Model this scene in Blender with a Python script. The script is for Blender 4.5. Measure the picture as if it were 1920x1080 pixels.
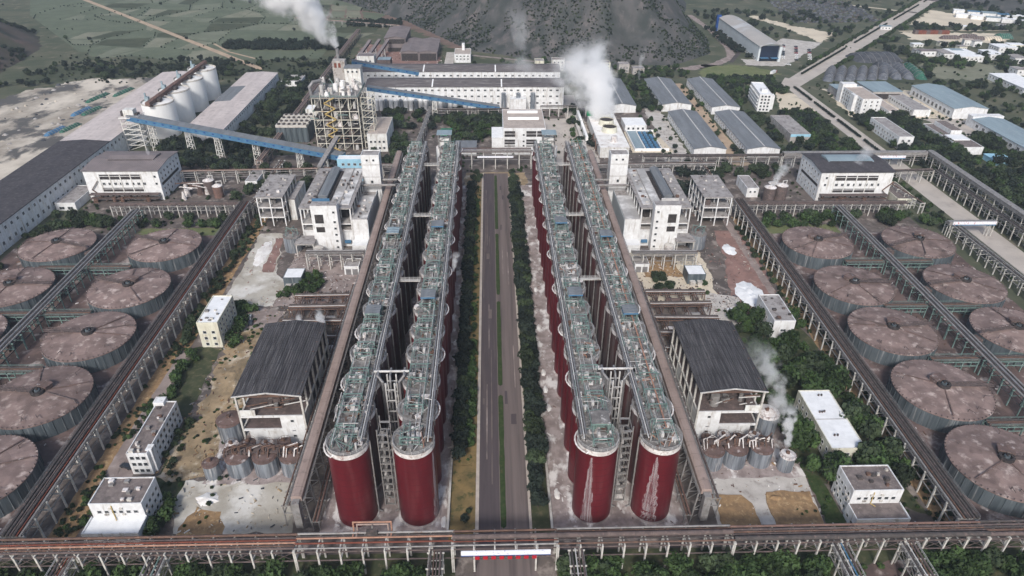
import bpy, math, random
import numpy as np
from mathutils import Vector, Matrix, noise as mnoise

for o in list(bpy.data.objects):
    bpy.data.objects.remove(o)
RND = random.Random(11)
SC = bpy.context.scene
COL = SC.collection
rad = math.radians

# ------------------------------------------------------------------ camera, sky, sun, exposure
CAM_H = 195.0
cam_d = bpy.data.cameras.new('camera')
cam = bpy.data.objects.new('camera', cam_d)
COL.objects.link(cam)
FOCAL = 1300.0 / 1920.0
cam_d.sensor_width = 36.0
cam_d.lens = 36.0 * FOCAL
cam_d.clip_start = 1.0
cam_d.clip_end = 9000.0
pitch, yaw, roll = math.atan(812 / 1300.0), rad(1.97), 0.0095
cam.matrix_world = (Matrix.Translation((0, 0, CAM_H)) @ Matrix.Rotation(-yaw, 4, 'Z')
                    @ Matrix.Rotation(math.pi / 2 - pitch, 4, 'X') @ Matrix.Rotation(roll, 4, 'Z'))
SC.camera = cam

SUN_EL, SUN_AZ = rad(39), rad(192)          # azimuth measured clockwise from +Y
world = bpy.data.worlds.new('World')
SC.world = world
world.use_nodes = True
nt = world.node_tree
nt.nodes.clear()
sky = nt.nodes.new('ShaderNodeTexSky')
sky.sky_type = 'NISHITA'
sky.sun_disc = False
sky.sun_elevation = SUN_EL
sky.sun_rotation = SUN_AZ
sky.air_density = 1.0
sky.dust_density = 2.5
sky.ozone_density = 0.6
bg = nt.nodes.new('ShaderNodeBackground')
bg.inputs['Strength'].default_value = 0.075
out = nt.nodes.new('ShaderNodeOutputWorld')
nt.links.new(sky.outputs[0], bg.inputs[0])
nt.links.new(bg.outputs[0], out.inputs[0])

sun_d = bpy.data.lights.new('sun', 'SUN')
sun_d.energy = 1.5
sun_d.angle = rad(11)
sun_d.color = (1.0, 0.972, 0.935)
sun = bpy.data.objects.new('sun', sun_d)
COL.objects.link(sun)
sdir = Vector((math.sin(SUN_AZ) * math.cos(SUN_EL), math.cos(SUN_AZ) * math.cos(SUN_EL), math.sin(SUN_EL)))
sun.rotation_euler = sdir.to_track_quat('Z', 'Y').to_euler()

vs = SC.view_settings
vs.view_transform = 'Standard'
vs.look = 'None'
vs.gamma = 1.0
vs.use_curve_mapping = False
vs.exposure = 1.0
cy = SC.cycles
cy.use_denoising = True
cy.max_bounces = 24
cy.diffuse_bounces = 3
cy.glossy_bounces = 2
cy.transparent_max_bounces = 12
cy.volume_bounces = 20
cy.use_adaptive_sampling = True
cy.adaptive_threshold = 0.02

# ------------------------------------------------------------------ materials
MATS = {}


def mat(name, c1, c2=None, sc=0.25, c3=None, sc3=1.0, t3=0.58, w3=0.08, rough=0.85, metal=0.0,
        stretch=(1, 1, 1), stretch3=(1, 1, 1), bump=0.0, wave=None, vary=0.0, spec=0.1, detail=6, line=None):
    """Noise blend of c1 and c2 in world metres, with patches of c3 on top."""
    m = bpy.data.materials.new(name)
    m.use_nodes = True
    t = m.node_tree
    N, L = t.nodes, t.links
    b = N['Principled BSDF']
    b.inputs['Roughness'].default_value = rough
    b.inputs['Metallic'].default_value = metal
    b.inputs['Specular IOR Level'].default_value = spec
    pos = N.new('ShaderNodeNewGeometry').outputs['Position']

    def nz(scale, st, det=detail):
        mp = N.new('ShaderNodeMapping')
        mp.inputs['Scale'].default_value = [scale * s for s in st]
        L.new(pos, mp.inputs['Vector'])
        n = N.new('ShaderNodeTexNoise')
        n.inputs['Scale'].default_value = 1.0
        n.inputs['Detail'].default_value = det
        n.inputs['Roughness'].default_value = 0.62
        L.new(mp.outputs[0], n.inputs['Vector'])
        return n.outputs['Fac']

    def ramp(fac, lo, hi):
        r = N.new('ShaderNodeMapRange')
        r.interpolation_type = 'SMOOTHSTEP'
        r.inputs['From Min'].default_value = lo
        r.inputs['From Max'].default_value = hi
        L.new(fac, r.inputs['Value'])
        return r.outputs['Result']

    def mix(fac, a, bb, mode='MIX'):
        x = N.new('ShaderNodeMix')
        x.data_type = 'RGBA'
        x.blend_type = mode
        for s, v in ((x.inputs['Factor'], fac), (x.inputs['A'], a), (x.inputs['B'], bb)):
            if isinstance(v, (tuple, list)):
                s.default_value = (*v[:3], 1)
            elif isinstance(v, (int, float)):
                s.default_value = v
            else:
                L.new(v, s)
        return x.outputs['Result']

    col = c1
    f1 = None
    if c2:
        f1 = nz(sc, stretch)
        col = mix(ramp(f1, 0.34, 0.66), c1, c2)
    if c3:
        f3 = nz(sc3, stretch3)
        col = mix(ramp(f3, t3 - w3, t3 + w3), col, c3)
    if line:                                   # (axis, spacing, width, colour): panel joints
        sep = N.new('ShaderNodeSeparateXYZ')
        L.new(pos, sep.inputs[0])
        md = N.new('ShaderNodeMath')
        md.operation = 'FRACT'
        dv = N.new('ShaderNodeMath')
        dv.operation = 'DIVIDE'
        L.new(sep.outputs[line[0]], dv.inputs[0])
        dv.inputs[1].default_value = line[1]
        L.new(dv.outputs[0], md.inputs[0])
        lt = N.new('ShaderNodeMath')
        lt.operation = 'LESS_THAN'
        L.new(md.outputs[0], lt.inputs[0])
        lt.inputs[1].default_value = line[2] / line[1]
        col = mix(lt.outputs[0], col, line[3])
    if vary:
        oi = N.new('ShaderNodeObjectInfo')
        mr = N.new('ShaderNodeMapRange')
        mr.inputs['To Min'].default_value = 1 - vary
        mr.inputs['To Max'].default_value = 1 + vary
        L.new(oi.outputs['Random'], mr.inputs['Value'])
        hs = N.new('ShaderNodeHueSaturation')
        L.new(mr.outputs[0], hs.inputs['Value'])
        if isinstance(col, tuple):
            hs.inputs['Color'].default_value = (*col, 1)
        else:
            L.new(col, hs.inputs['Color'])
        col = hs.outputs[0]
    if isinstance(col, tuple):
        b.inputs['Base Color'].default_value = (*col, 1)
    else:
        L.new(col, b.inputs['Base Color'])
    hgt = None
    if wave:                                   # (axis, spacing): corrugation
        sep = N.new('ShaderNodeSeparateXYZ')
        L.new(pos, sep.inputs[0])
        mu = N.new('ShaderNodeMath')
        mu.operation = 'MULTIPLY'
        L.new(sep.outputs[wave[0]], mu.inputs[0])
        mu.inputs[1].default_value = 2 * math.pi / wave[1]
        si = N.new('ShaderNodeMath')
        si.operation = 'SINE'
        L.new(mu.outputs[0], si.inputs[0])
        hgt = si.outputs[0]
    elif bump and f1 is not None:
        hgt = f1
    if hgt is not None:
        bp = N.new('ShaderNodeBump')
        bp.inputs['Strength'].default_value = bump or 0.4
        bp.inputs['Distance'].default_value = 0.3
        L.new(hgt, bp.inputs['Height'])
        L.new(bp.outputs[0], b.inputs['Normal'])
    MATS[name] = m
    return m


S_ = (1, 1, 0.18)      # vertical streaks
mat('white_wall', (0.74, 0.75, 0.76), (0.62, 0.62, 0.62), .35, (0.40, 0.37, 0.34), .6, .63, .12, stretch3=S_)
mat('old_white_wall', (0.70, 0.71, 0.70), (0.58, 0.57, 0.54), .3, (0.30, 0.26, 0.22), .5, .60, .12, stretch3=S_)
mat('cream_wall', (0.66, 0.65, 0.55), (0.58, 0.56, 0.46), .3, (0.32, 0.28, 0.22), .5, .62, .12, stretch3=S_)
mat('concrete', (0.42, 0.40, 0.38), (0.31, 0.29, 0.28), .25, (0.20, 0.17, 0.15), .4, .60, .1)
mat('pale_concrete', (0.56, 0.54, 0.50), (0.44, 0.41, 0.38), .15, (0.28, 0.25, 0.23), .3, .62, .1)
mat('roof_concrete', (0.36, 0.34, 0.33), (0.26, 0.24, 0.235), .2, (0.15, 0.13, 0.125), .35, .6, .1)
mat('roof_brown', (0.21, 0.175, 0.165), (0.13, 0.11, 0.105), .45, (0.27, 0.23, 0.21), .8, .62, .08)
mat('roof_white', (0.80, 0.81, 0.82), (0.70, 0.71, 0.72), .3, (0.42, 0.41, 0.41), 1.1, .70, .06)
mat('roof_stain_white', (0.40, 0.39, 0.385), (0.28, 0.27, 0.265), .18, (0.74, 0.73, 0.72), .09, .56, .12)
mat('roof_dark_corr', (0.078, 0.075, 0.080), (0.040, 0.038, 0.042), .3, (0.125, 0.12, 0.123), .6, .58, .1, stretch=(3, .2, 1), stretch3=(2.5, .12, 1), wave=(0, .9), bump=.5, line=(1, 9.0, .25, (0.04, 0.04, 0.042)))
mat('roof_grey_corr', (0.195, 0.21, 0.228), (0.152, 0.163, 0.177), .12, (0.30, 0.30, 0.30), .4, .68, .08, stretch=(2, .3, 1), wave=(1, 1.2), bump=.3)
mat('roof_black', (0.075, 0.07, 0.078), (0.055, 0.052, 0.058), .2, (0.11, 0.10, 0.105), .5, .6, .1, wave=(1, 1.4), bump=.3)
mat('roof_pale_sheet', (0.56, 0.50, 0.48), (0.46, 0.41, 0.395), .06, (0.36, 0.32, 0.31), .25, .62, .1, stretch=(3, .6, 1), line=(1, 12., .5, (.42, .38, .37)))
mat('roof_old_tile', (0.145, 0.13, 0.13), (0.10, 0.09, 0.092), .25, (0.25, 0.235, 0.23), .5, .60, .07, stretch=(.25, 2.2, 1), stretch3=(.2, 1.6, 1))
mat('roof_mauve', (0.215, 0.185, 0.185), (0.17, 0.148, 0.15), .1, wave=(0, 1.2), bump=.3)
mat('roof_tan', (0.46, 0.395, 0.35), (0.38, 0.325, 0.29), .2, (0.28, 0.24, 0.22), .7, .62, .08)
mat('roof_steel_blue', (0.26, 0.33, 0.37), (0.22, 0.28, 0.315), .1, (0.36, 0.40, 0.42), .4, .66, .08, stretch=(2, .3, 1), wave=(1, 2.4), bump=.4)
mat('hangar_roof', (0.40, 0.38, 0.36), (0.34, 0.33, 0.32), .03, (0.46, 0.47, 0.48), .03, .55, .06)
mat('hangar_wall', (0.55, 0.60, 0.63), (0.50, 0.545, 0.57), .1, wave=(1, 3.), bump=.2)
mat('blue_sheet', (0.085, 0.190, 0.315), (0.06, 0.145, 0.25), .3, (0.22, 0.32, 0.42), .5, .7, .06, rough=.5)
mat('pale_blue_sheet', (0.32, 0.55, 0.68), (0.26, 0.46, 0.58), .3, rough=.5)
mat('deep_blue', (0.02, 0.07, 0.25), (0.015, 0.05, 0.18), .2, rough=.5)
mat('navy_glass', (0.008, 0.014, 0.03), (0.013, 0.022, 0.048), .1, rough=.5, spec=.2)
mat('dull_red', (0.085, 0.030, 0.032), (0.062, 0.042, 0.042), .12, (0.125, 0.105, 0.105), .3, .56, .12, rough=.6, stretch=(1, 1, .2), stretch3=(1, 1, .12))  # dulled by dust and by gap shade put into the colour
mat('red_paint', (0.118, 0.0100, 0.0165), (0.082, 0.0075, 0.0125), .12, (0.125, 0.030, 0.034), .45, .62, .16, rough=.45, stretch=(1, 1, .25), stretch3=(1, 1, .10), spec=.4, line=(2, 2.9, .24, (0.075, .010, .014)))
mat('dirty_white', (0.72, 0.70, 0.69), (0.52, 0.48, 0.46), .5, (0.28, 0.2, 0.18), .9, .6, .1)
mat('tank_roof', (0.225, 0.215, 0.208), (0.135, 0.127, 0.124), .5, (0.55, 0.53, 0.52), .35, .645, .07, detail=9)
mat('steel_grey', (0.30, 0.29, 0.285), (0.21, 0.20, 0.195), .5, (0.16, 0.10, 0.075), .9, .64, .08, rough=.6, metal=.2)
mat('steel_pale', (0.55, 0.54, 0.53), (0.42, 0.41, 0.40), .5, (0.25, 0.2, 0.18), 1., .66, .08, rough=.6)
mat('rust', (0.155, 0.095, 0.075), (0.10, 0.068, 0.058), .4, (0.22, 0.13, 0.09), 1., .62, .1, rough=.9)
mat('rust_red', (0.19, 0.065, 0.045), (0.13, 0.047, 0.036), .4, rough=.85)
mat('mud_brown', (0.135, 0.105, 0.10), (0.09, 0.072, 0.07), .3, (0.2, 0.15, 0.135), .8, .62, .1)
mat('copper', (0.40, 0.23, 0.165), (0.28, 0.16, 0.12), .5, rough=.6)
mat('pipe_dark', (0.085, 0.075, 0.073), (0.058, 0.052, 0.052), .5, (0.16, 0.12, 0.11), .7, .62, .1, rough=.7)
mat('pipe_grey', (0.26, 0.255, 0.26), (0.19, 0.185, 0.19), .3, (0.4, 0.39, 0.39), .5, .66, .1, rough=.5, metal=.3)
mat('green_steel', (0.175, 0.26, 0.24), (0.12, 0.178, 0.165), .5, (0.33, 0.37, 0.36), .8, .64, .1, rough=.6)
mat('conv_cover', (0.335, 0.262, 0.235), (0.275, 0.212, 0.19), .12, (0.2, 0.155, 0.14), .4, .64, .1, line=(1, 6., .2, (.22, .17, .155)))
mat('conv_rust', (0.20, 0.125, 0.105), (0.13, 0.085, 0.075), .4)
mat('post_concrete', (0.56, 0.55, 0.52), (0.44, 0.42, 0.39), .4, (0.3, 0.27, 0.25), .8, .64, .1)
mat('dark_inside', (0.035, 0.032, 0.034), (0.055, 0.048, 0.047), .5, (0.10, 0.085, 0.08), .8, .62, .08)  # darkness of interiors put into the colour; thickener drives are plainly dark
mat('glass_dark', (0.028, 0.032, 0.038), (0.045, 0.05, 0.055), .8, rough=.2, spec=.6)
mat('frame_white', (0.62, 0.63, 0.63), (0.55, 0.55, 0.55), .6)
mat('silver', (0.37, 0.41, 0.46), (0.17, 0.19, 0.22), .9, (0.62, 0.63, 0.64), 1.2, .62, .1, rough=.4, metal=.55, stretch=(1, 1, .06), stretch3=(1, 1, .07))
mat('galvanised', (0.15, 0.18, 0.20), (0.088, 0.108, 0.122), .5, (0.38, 0.39, 0.395), .8, .64, .1, rough=.5, metal=.35, stretch=(1, 1, .08), stretch3=(1, 1, .06))
for nm_, k_ in (('mud_roof', 1.12), ('mud_roof_pale', 1.26), ('mud_roof_dark', .98)):
    mat(nm_, (0.215 * k_, 0.158 * k_, 0.143 * k_), (0.135 * k_, 0.099 * k_, 0.091 * k_), .16, (0.43, 0.355, 0.325), .26, .615, .09, bump=.25, detail=10, vary=.12)
mat('mud_heap', (0.16, 0.11, 0.10), (0.11, 0.08, 0.073), .3, (0.5, 0.46, 0.45), .5, .66, .1)
mat('silo_white', (0.82, 0.82, 0.81), (0.75, 0.75, 0.745), .15, (0.55, 0.53, 0.51), .3, .72, .1, stretch=S_, stretch3=S_)
mat('dust_white', (0.80, 0.79, 0.77), (0.66, 0.63, 0.60), .15, (0.42, 0.36, 0.32), .3, .66, .1, bump=.3)
mat('red_plate', (0.42, 0.02, 0.035), (0.36, 0.02, 0.03), 1.)
mat('sign_white', (0.72, 0.73, 0.80), (0.80, 0.81, 0.84), .6, (0.13, 0.16, 0.45), 1.3, .64, .03, stretch3=(1, 1, 2.0))
mat('banner_print', (0.74, 0.75, 0.78), (0.70, 0.71, 0.76), .6, (0.52, 0.20, 0.24), .9, .60, .04)
mat('yellow_paint', (0.52, 0.39, 0.15), (0.42, 0.31, 0.13), .5)
mat('lattice_white', (0.72, 0.71, 0.68), (0.6, 0.58, 0.54), .5, (0.45, 0.28, 0.12), .25, .70, .08)
mat('tower_steel', (0.60, 0.58, 0.51), (0.48, 0.46, 0.40), .3, (0.38, 0.25, 0.13), .3, .66, .08)
mat('green_sheet', (0.03, 0.30, 0.13), (0.025, 0.22, 0.10), .5)
mat('tarp_green', (0.04, 0.15, 0.10), (0.028, 0.09, 0.07), .3, (0.14, 0.2, 0.17), .5, .6, .1)
mat('tarp_grey', (0.135, 0.145, 0.165), (0.085, 0.092, 0.108), .25, (0.24, 0.25, 0.26), .4, .64, .08, bump=.4)
mat('coal', (0.05, 0.053, 0.062), (0.09, 0.095, 0.105), .15, bump=.5)
mat('car_white', (0.72, 0.72, 0.72), rough=.3, spec=.5)
mat('car_dark', (0.03, 0.035, 0.045), rough=.3, spec=.5)
mat('car_red', (0.25, 0.03, 0.03), rough=.3, spec=.5)
mat('rubber', (0.02, 0.02, 0.02))
# ground covers
mat('ground_green', (0.066, 0.078, 0.050), (0.112, 0.112, 0.076), .03, (0.19, 0.165, 0.125), .06, .64, .08, bump=.3)
mat('yard_soil', (0.155, 0.130, 0.117), (0.088, 0.075, 0.070), .1, (0.29, 0.25, 0.225), .14, .59, .08, bump=.2)
mat('mud_yard', (0.17, 0.12, 0.11), (0.09, 0.067, 0.063), .12, (0.38, 0.33, 0.31), .13, .60, .07, detail=9)
mat('tank_apron', (0.36, 0.305, 0.29), (0.215, 0.175, 0.165), .2, (0.66, 0.63, 0.61), .16, .565, .06, stretch3=(1, .6, 1))
mat('asphalt', (0.100, 0.082, 0.086), (0.072, 0.060, 0.065), .14, (0.135, 0.110, 0.108), .22, .60, .10, stretch=(2.5, .08, 1), stretch3=(1.6, .05, 1), detail=9)
mat('asphalt_worn', (0.178, 0.145, 0.136), (0.134, 0.109, 0.105), .14, (0.095, 0.078, 0.078), .22, .60, .10, stretch=(2.5, .07, 1), stretch3=(1.6, .05, 1), detail=9)
mat('road_pale', (0.47, 0.425, 0.38), (0.40, 0.36, 0.325), .06, (0.33, 0.295, 0.27), .12, .64, .1)
mat('dirt_road', (0.46, 0.35, 0.25), (0.36, 0.27, 0.20), .08)
mat('pink_road', (0.31, 0.255, 0.235), (0.215, 0.175, 0.163), .12, (0.36, 0.31, 0.29), .2, .6, .08, detail=9)
mat('kerb_stone', (0.50, 0.44, 0.39), (0.40, 0.35, 0.31), .4)
mat('grass_median', (0.032, 0.052, 0.020), (0.052, 0.074, 0.030), .7, (0.09, 0.08, 0.045), .5, .64, .1)
mat('grass_dark', (0.045, 0.055, 0.03), (0.075, 0.08, 0.045), .2, (0.12, 0.105, 0.065), .4, .62, .1)
mat('grass_dry', (0.235, 0.165, 0.075), (0.15, 0.115, 0.055), .18, (0.07, 0.075, 0.035), .3, .60, .1)
mat('lawn', (0.12, 0.145, 0.065), (0.16, 0.17, 0.085), .1, (0.20, 0.18, 0.11), .2, .64, .1)
mat('tan_dirt', (0.36, 0.27, 0.17), (0.20, 0.155, 0.10), .12, (0.55, 0.48, 0.38), .1, .585, .07, bump=.6, detail=9)
mat('orange_dirt', (0.33, 0.215, 0.115), (0.22, 0.145, 0.085), .35, (0.45, 0.32, 0.18), .5, .62, .1, bump=.8)
mat('pad_white', (0.46, 0.43, 0.375), (0.34, 0.31, 0.26), .09, (0.62, 0.60, 0.56), .06, .545, .10, detail=8, bump=.2)
mat('pad_concrete', (0.52, 0.49, 0.455), (0.40, 0.37, 0.34), .15, (0.28, 0.25, 0.23), .3, .64, .1)
mat('red_soil', (0.285, 0.175, 0.15), (0.205, 0.13, 0.115), .15, (0.40, 0.30, 0.27), .2, .64, .1)
mat('waste_pale', (0.60, 0.54, 0.46), (0.27, 0.235, 0.195), .022, (0.105, 0.10, 0.096), .03, .535, .05, stretch=(1, .8, 1), stretch3=(1, .7, 1), bump=.4, detail=10)
mat('sand_pale', (0.62, 0.545, 0.43), (0.54, 0.47, 0.37), .03, (0.42, 0.38, 0.31), .05, .64, .08)
mat('field_a', (0.125, 0.145, 0.10), (0.098, 0.116, 0.079), .05, (0.11, 0.13, 0.08), .12, .62, .1)
mat('field_b', (0.17, 0.183, 0.135), (0.135, 0.15, 0.106), .05, (0.135, 0.145, 0.095), .12, .62, .1)
mat('field_c', (0.215, 0.215, 0.16), (0.165, 0.17, 0.122), .05)
mat('field_d', (0.050, 0.060, 0.038), (0.075, 0.082, 0.052), .05)
mat('field_soil', (0.14, 0.095, 0.08), (0.19, 0.135, 0.11), .05)
mat('hill_rock', (0.044, 0.050, 0.048), (0.085, 0.083, 0.083), .04, (0.12, 0.108, 0.106), .07, .60, .08, stretch=(1, 1, .5), stretch3=(1, 1, .35), bump=.6)
mat('hill_soil', (0.055, 0.058, 0.042), (0.095, 0.074, 0.066), .015, (0.14, 0.10, 0.092), .02, .60, .08, bump=.5)
mat('leaf_green', (0.048, 0.082, 0.026), (0.024, 0.043, 0.016), .3, vary=.45, rough=.7, spec=.2)
mat('leaf_dark', (0.024, 0.033, 0.025), (0.013, 0.019, 0.016), .3, vary=.4, rough=.8, spec=.15)
mat('leaf_mid', (0.042, 0.060, 0.029), (0.023, 0.034, 0.019), .3, vary=.5, rough=.75, spec=.2)
mat('bark', (0.10, 0.08, 0.06), (0.07, 0.055, 0.045), .8)


# ------------------------------------------------------------------ mesh helpers
class MB:
    """Collects shapes; build() links them as ONE mesh object."""

    def __init__(s):
        s.v, s.f, s.m, s.sm = [], [], [], []
        s.mats = []

    def _mi(s, mt):
        if mt not in s.mats:
            s.mats.append(mt)
        return s.mats.index(mt)

    def quad(s, pts, mt=None, smooth=False):
        i = len(s.v)
        s.v += [tuple(p) for p in pts]
        s.f.append(tuple(range(i, i + len(pts))))
        s.m.append(mt)
        s.sm.append(smooth)

    def box(s, x0, y0, z0, x1, y1, z1, mt=None):
        i = len(s.v)
        s.v += [(x0, y0, z0), (x1, y0, z0), (x1, y1, z0), (x0, y1, z0), (x0, y0, z1), (x1, y0, z1), (x1, y1, z1), (x0, y1, z1)]
        for f in ((0, 3, 2, 1), (4, 5, 6, 7), (0, 1, 5, 4), (1, 2, 6, 5), (2, 3, 7, 6), (3, 0, 4, 7)):
            s.f.append(tuple(i + k for k in f))
            s.m.append(mt)
            s.sm.append(False)

    def prism(s, pts, z0, z1, mt=None):
        """vertical prism over a counter-clockwise outline"""
        n = len(pts)
        i = len(s.v)
        s.v += [(p[0], p[1], z0) for p in pts] + [(p[0], p[1], z1) for p in pts]
        fs = [tuple(i + n + k for k in range(n)), tuple(i + n - 1 - k for k in range(n))]
        fs += [(i + k, i + (k + 1) % n, i + n + (k + 1) % n, i + n + k) for k in range(n)]
        for f in fs:
            s.f.append(f)
            s.m.append(mt)
            s.sm.append(False)

    def extrude(s, prof, axis, a, b, mt=None):
        """closed profile [(u,z)] swept along axis 0 (x) or 1 (y) from a to b"""
        n = len(prof)
        i = len(s.v)
        for c in (a, b):
            s.v += [((c, u, z) if axis == 0 else (u, c, z)) for u, z in prof]
        fs = [tuple(i + k for k in range(n)), tuple(i + n + n - 1 - k for k in range(n))]
        fs += [(i + k, i + n + k, i + n + (k + 1) % n, i + (k + 1) % n) for k in range(n)]
        for f in fs:
            s.f.append(f)
            s.m.append(mt)
            s.sm.append(False)

    def cyl(s, x, y, z0, z1, r, n=24, r2=None, mt=None, top=True, bottom=False):
        r2 = r if r2 is None else r2
        i = len(s.v)
        an = [2 * math.pi * k / n for k in range(n)]
        s.v += [(x + r * math.cos(a), y + r * math.sin(a), z0) for a in an] + [(x + r2 * math.cos(a), y + r2 * math.sin(a), z1) for a in an]
        for k in range(n):
            s.f.append((i + k, i + (k + 1) % n, i + n + (k + 1) % n, i + n + k))
            s.m.append(mt)
            s.sm.append(True)
        if top and r2 > 0:
            s.quad([(x + r2 * math.cos(a), y + r2 * math.sin(a), z1) for a in an], mt)
        if bottom:
            s.quad([(x + r * math.cos(a), y + r * math.sin(a), z0) for a in reversed(an)], mt)

    def ring(s, x, y, z0, z1, ri, ro, n=40, mt=None):
        an = [2 * math.pi * k / n for k in range(n + 1)]
        for a, b in zip(an, an[1:]):
            ca, sa, cb, sb = math.cos(a), math.sin(a), math.cos(b), math.sin(b)
            P = lambda r, c, q, z: (x + r * c, y + r * q, z)
            s.quad([P(ri, ca, sa, z1), P(ro, ca, sa, z1), P(ro, cb, sb, z1), P(ri, cb, sb, z1)], mt)
            s.quad([P(ro, ca, sa, z0), P(ro, cb, sb, z0), P(ro, cb, sb, z1), P(ro, ca, sa, z1)], mt, True)
            s.quad([P(ri, ca, sa, z0), P(ri, ca, sa, z1), P(ri, cb, sb, z1), P(ri, cb, sb, z0)], mt, True)
            s.quad([P(ri, ca, sa, z0), P(ri, cb, sb, z0), P(ro, cb, sb, z0), P(ro, ca, sa, z0)], mt)

    def tube(s, p, q, r, n=8, mt=None, r2=None):
        p, q = Vector(p), Vector(q)
        d = (q - p)
        if d.length < 1e-6:
            return
        d.normalize()
        u = d.orthogonal().normalized()
        w = d.cross(u)
        r2 = r if r2 is None else r2
        i = len(s.v)
        an = [2 * math.pi * k / n for k in range(n)]
        s.v += [tuple(p + (u * math.cos(a) + w * math.sin(a)) * r) for a in an]
        s.v += [tuple(q + (u * math.cos(a) + w * math.sin(a)) * r2) for a in an]
        for k in range(n):
            s.f.append((i + k, i + (k + 1) % n, i + n + (k + 1) % n, i + n + k))
            s.m.append(mt)
            s.sm.append(True)
        s.quad([tuple(p + (u * math.cos(a) + w * math.sin(a)) * r) for a in reversed(an)], mt)
        s.quad([tuple(q + (u * math.cos(a) + w * math.sin(a)) * r2) for a in an], mt)

    def path(s, pts, r, n=8, mt=None):
        for a, b in zip(pts, pts[1:]):
            d = (Vector(b) - Vector(a)).normalized() * r * .6
            s.tube(Vector(a) - d, Vector(b) + d, r, n, mt)

    def bar(s, p, q, w, h=None, mt=None):
        p, q = Vector(p), Vector(q)
        h = w if h is None else h
        d = (q - p)
        if d.length < 1e-6:
            return
        d.normalize()
        up = Vector((0, 0, 1)) if abs(d.z) < .95 else Vector((0, 1, 0))
        u = d.cross(up).normalized() * w / 2
        v = u.cross(d).normalized() * h / 2
        i = len(s.v)
        for c in (p, q):
            s.v += [tuple(c - u - v), tuple(c + u - v), tuple(c + u + v), tuple(c - u + v)]
        for f in ((3, 2, 1, 0), (4, 5, 6, 7), (0, 1, 5, 4), (1, 2, 6, 5), (2, 3, 7, 6), (3, 0, 4, 7)):
            s.f.append(tuple(i + k for k in f))
            s.m.append(mt)
            s.sm.append(False)

    def mesh(s, name, mt):
        me = bpy.data.meshes.new(name)
        me.from_pydata(s.v, [], s.f)
        names = [mt]
        for x in s.m:
            if x and x not in names:
                names.append(x)
        for x in names:
            me.materials.append(MATS[x])
        if len(names) > 1:
            me.polygons.foreach_set('material_index', [names.index(x or mt) for x in s.m])
        me.polygons.foreach_set('use_smooth', s.sm)
        me.update()
        return me

    def build(s, name, mt, parent=None, loc=(0, 0, 0), rz=0):
        return link(name, s.mesh(name, mt), parent, loc, rz)


def link(name, data, parent=None, loc=(0, 0, 0), rz=0.0, scale=None):
    o = bpy.data.objects.new(name, data)
    o.location = loc
    if rz:
        o.rotation_euler = (0, 0, rz)
    if scale:
        o.scale = scale
    if parent is not None:
        o.parent = parent
    COL.objects.link(o)
    return o


def tag(o, label=None, cat=None, group=None, kind=None):
    if label:
        o['label'] = label
    if cat:
        o['category'] = cat
    if group:
        o['group'] = group
    if kind:
        o['kind'] = kind
    return o


def thing(name, label, cat, loc=(0, 0, 0), rz=0.0, group=None):
    return tag(link(name, None, None, loc, rz), label, cat, group)


def ragged(pts, amp, step=2.2):
    """an outline with uneven, natural edges"""
    out_ = []
    for a, b in zip(pts, pts[1:] + pts[:1]):
        d = Vector((b[0] - a[0], b[1] - a[1]))
        n = max(1, int(d.length / step))
        nrm = Vector((-d.y, d.x)).normalized() if d.length else Vector((0, 0))
        for k in range(n):
            p = (a[0] + d.x * k / n, a[1] + d.y * k / n)
            o = amp * (mnoise.noise(Vector((p[0] * .13, p[1] * .13, 2.7))) * 1.5 + mnoise.noise(Vector((p[0] * .5, p[1] * .5, 6.1))))
            out_.append((p[0] + nrm.x * o, p[1] + nrm.y * o))
    return out_


def sheet(name, pts, z, mt, parent=None, thick=None, rag=0):
    """a ground sheet (counter-clockwise outline); thick gives it a real step"""
    m = MB()
    if rag:
        pts = ragged(pts, rag)
    if thick:
        m.prism(pts, z - thick, z)
    else:
        m.quad([(p[0], p[1], z) for p in pts])
    o = m.build(name, mt, parent)
    if parent is None:
        o['kind'] = 'structure'
    return o


def rect(x0, y0, x1, y1):
    return [(x0, y0), (x1, y0), (x1, y1), (x0, y1)]


_UB = {}


def pbox(parent, name, mt, x0, y0, z0, x1, y1, z1):
    """one box part, sharing one unit-cube mesh per material"""
    if mt not in _UB:
        m = MB()
        m.box(-.5, -.5, -.5, .5, .5, .5)
        _UB[mt] = m.mesh('box_' + mt, mt)
    return link(name, _UB[mt], parent, ((x0 + x1) / 2, (y0 + y1) / 2, (z0 + z1) / 2), 0, (x1 - x0, y1 - y0, z1 - z0))


_UT = {}


def ptube(parent, name, mt, p, q, r, n=10):
    """one straight pipe part, sharing one unit tube along +X per material"""
    k = (mt, n)
    if k not in _UT:
        m = MB()
        m.tube((0, 0, 0), (1, 0, 0), 1, n)
        _UT[k] = m.mesh('tube_' + mt, mt)
    p, q = Vector(p), Vector(q)
    d = q - p
    o = bpy.data.objects.new(name, _UT[k])
    o.location = p
    o.rotation_mode = 'QUATERNION'
    o.rotation_quaternion = d.to_track_quat('X', 'Z')
    o.scale = (d.length, r, r)
    if parent is not None:
        o.parent = parent
    COL.objects.link(o)
    return o


_ONES = 'zeroth first second third fourth fifth sixth seventh eighth ninth tenth eleventh twelfth thirteenth fourteenth fifteenth sixteenth seventeenth eighteenth nineteenth'.split()
_TENS = {20: 'twenty', 30: 'thirty', 40: 'forty', 50: 'fifty', 60: 'sixty', 70: 'seventy', 80: 'eighty', 90: 'ninety'}


def nth(n):
    if n < 20:
        return _ONES[n]
    if n >= 100:
        return 'hundred-and-' + nth(n - 100) if n > 100 else 'hundredth'
    t, u = n // 10 * 10, n % 10
    return _TENS[t] + '-' + _ONES[u] if u else _TENS[t][:-1] + 'ieth'


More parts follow.
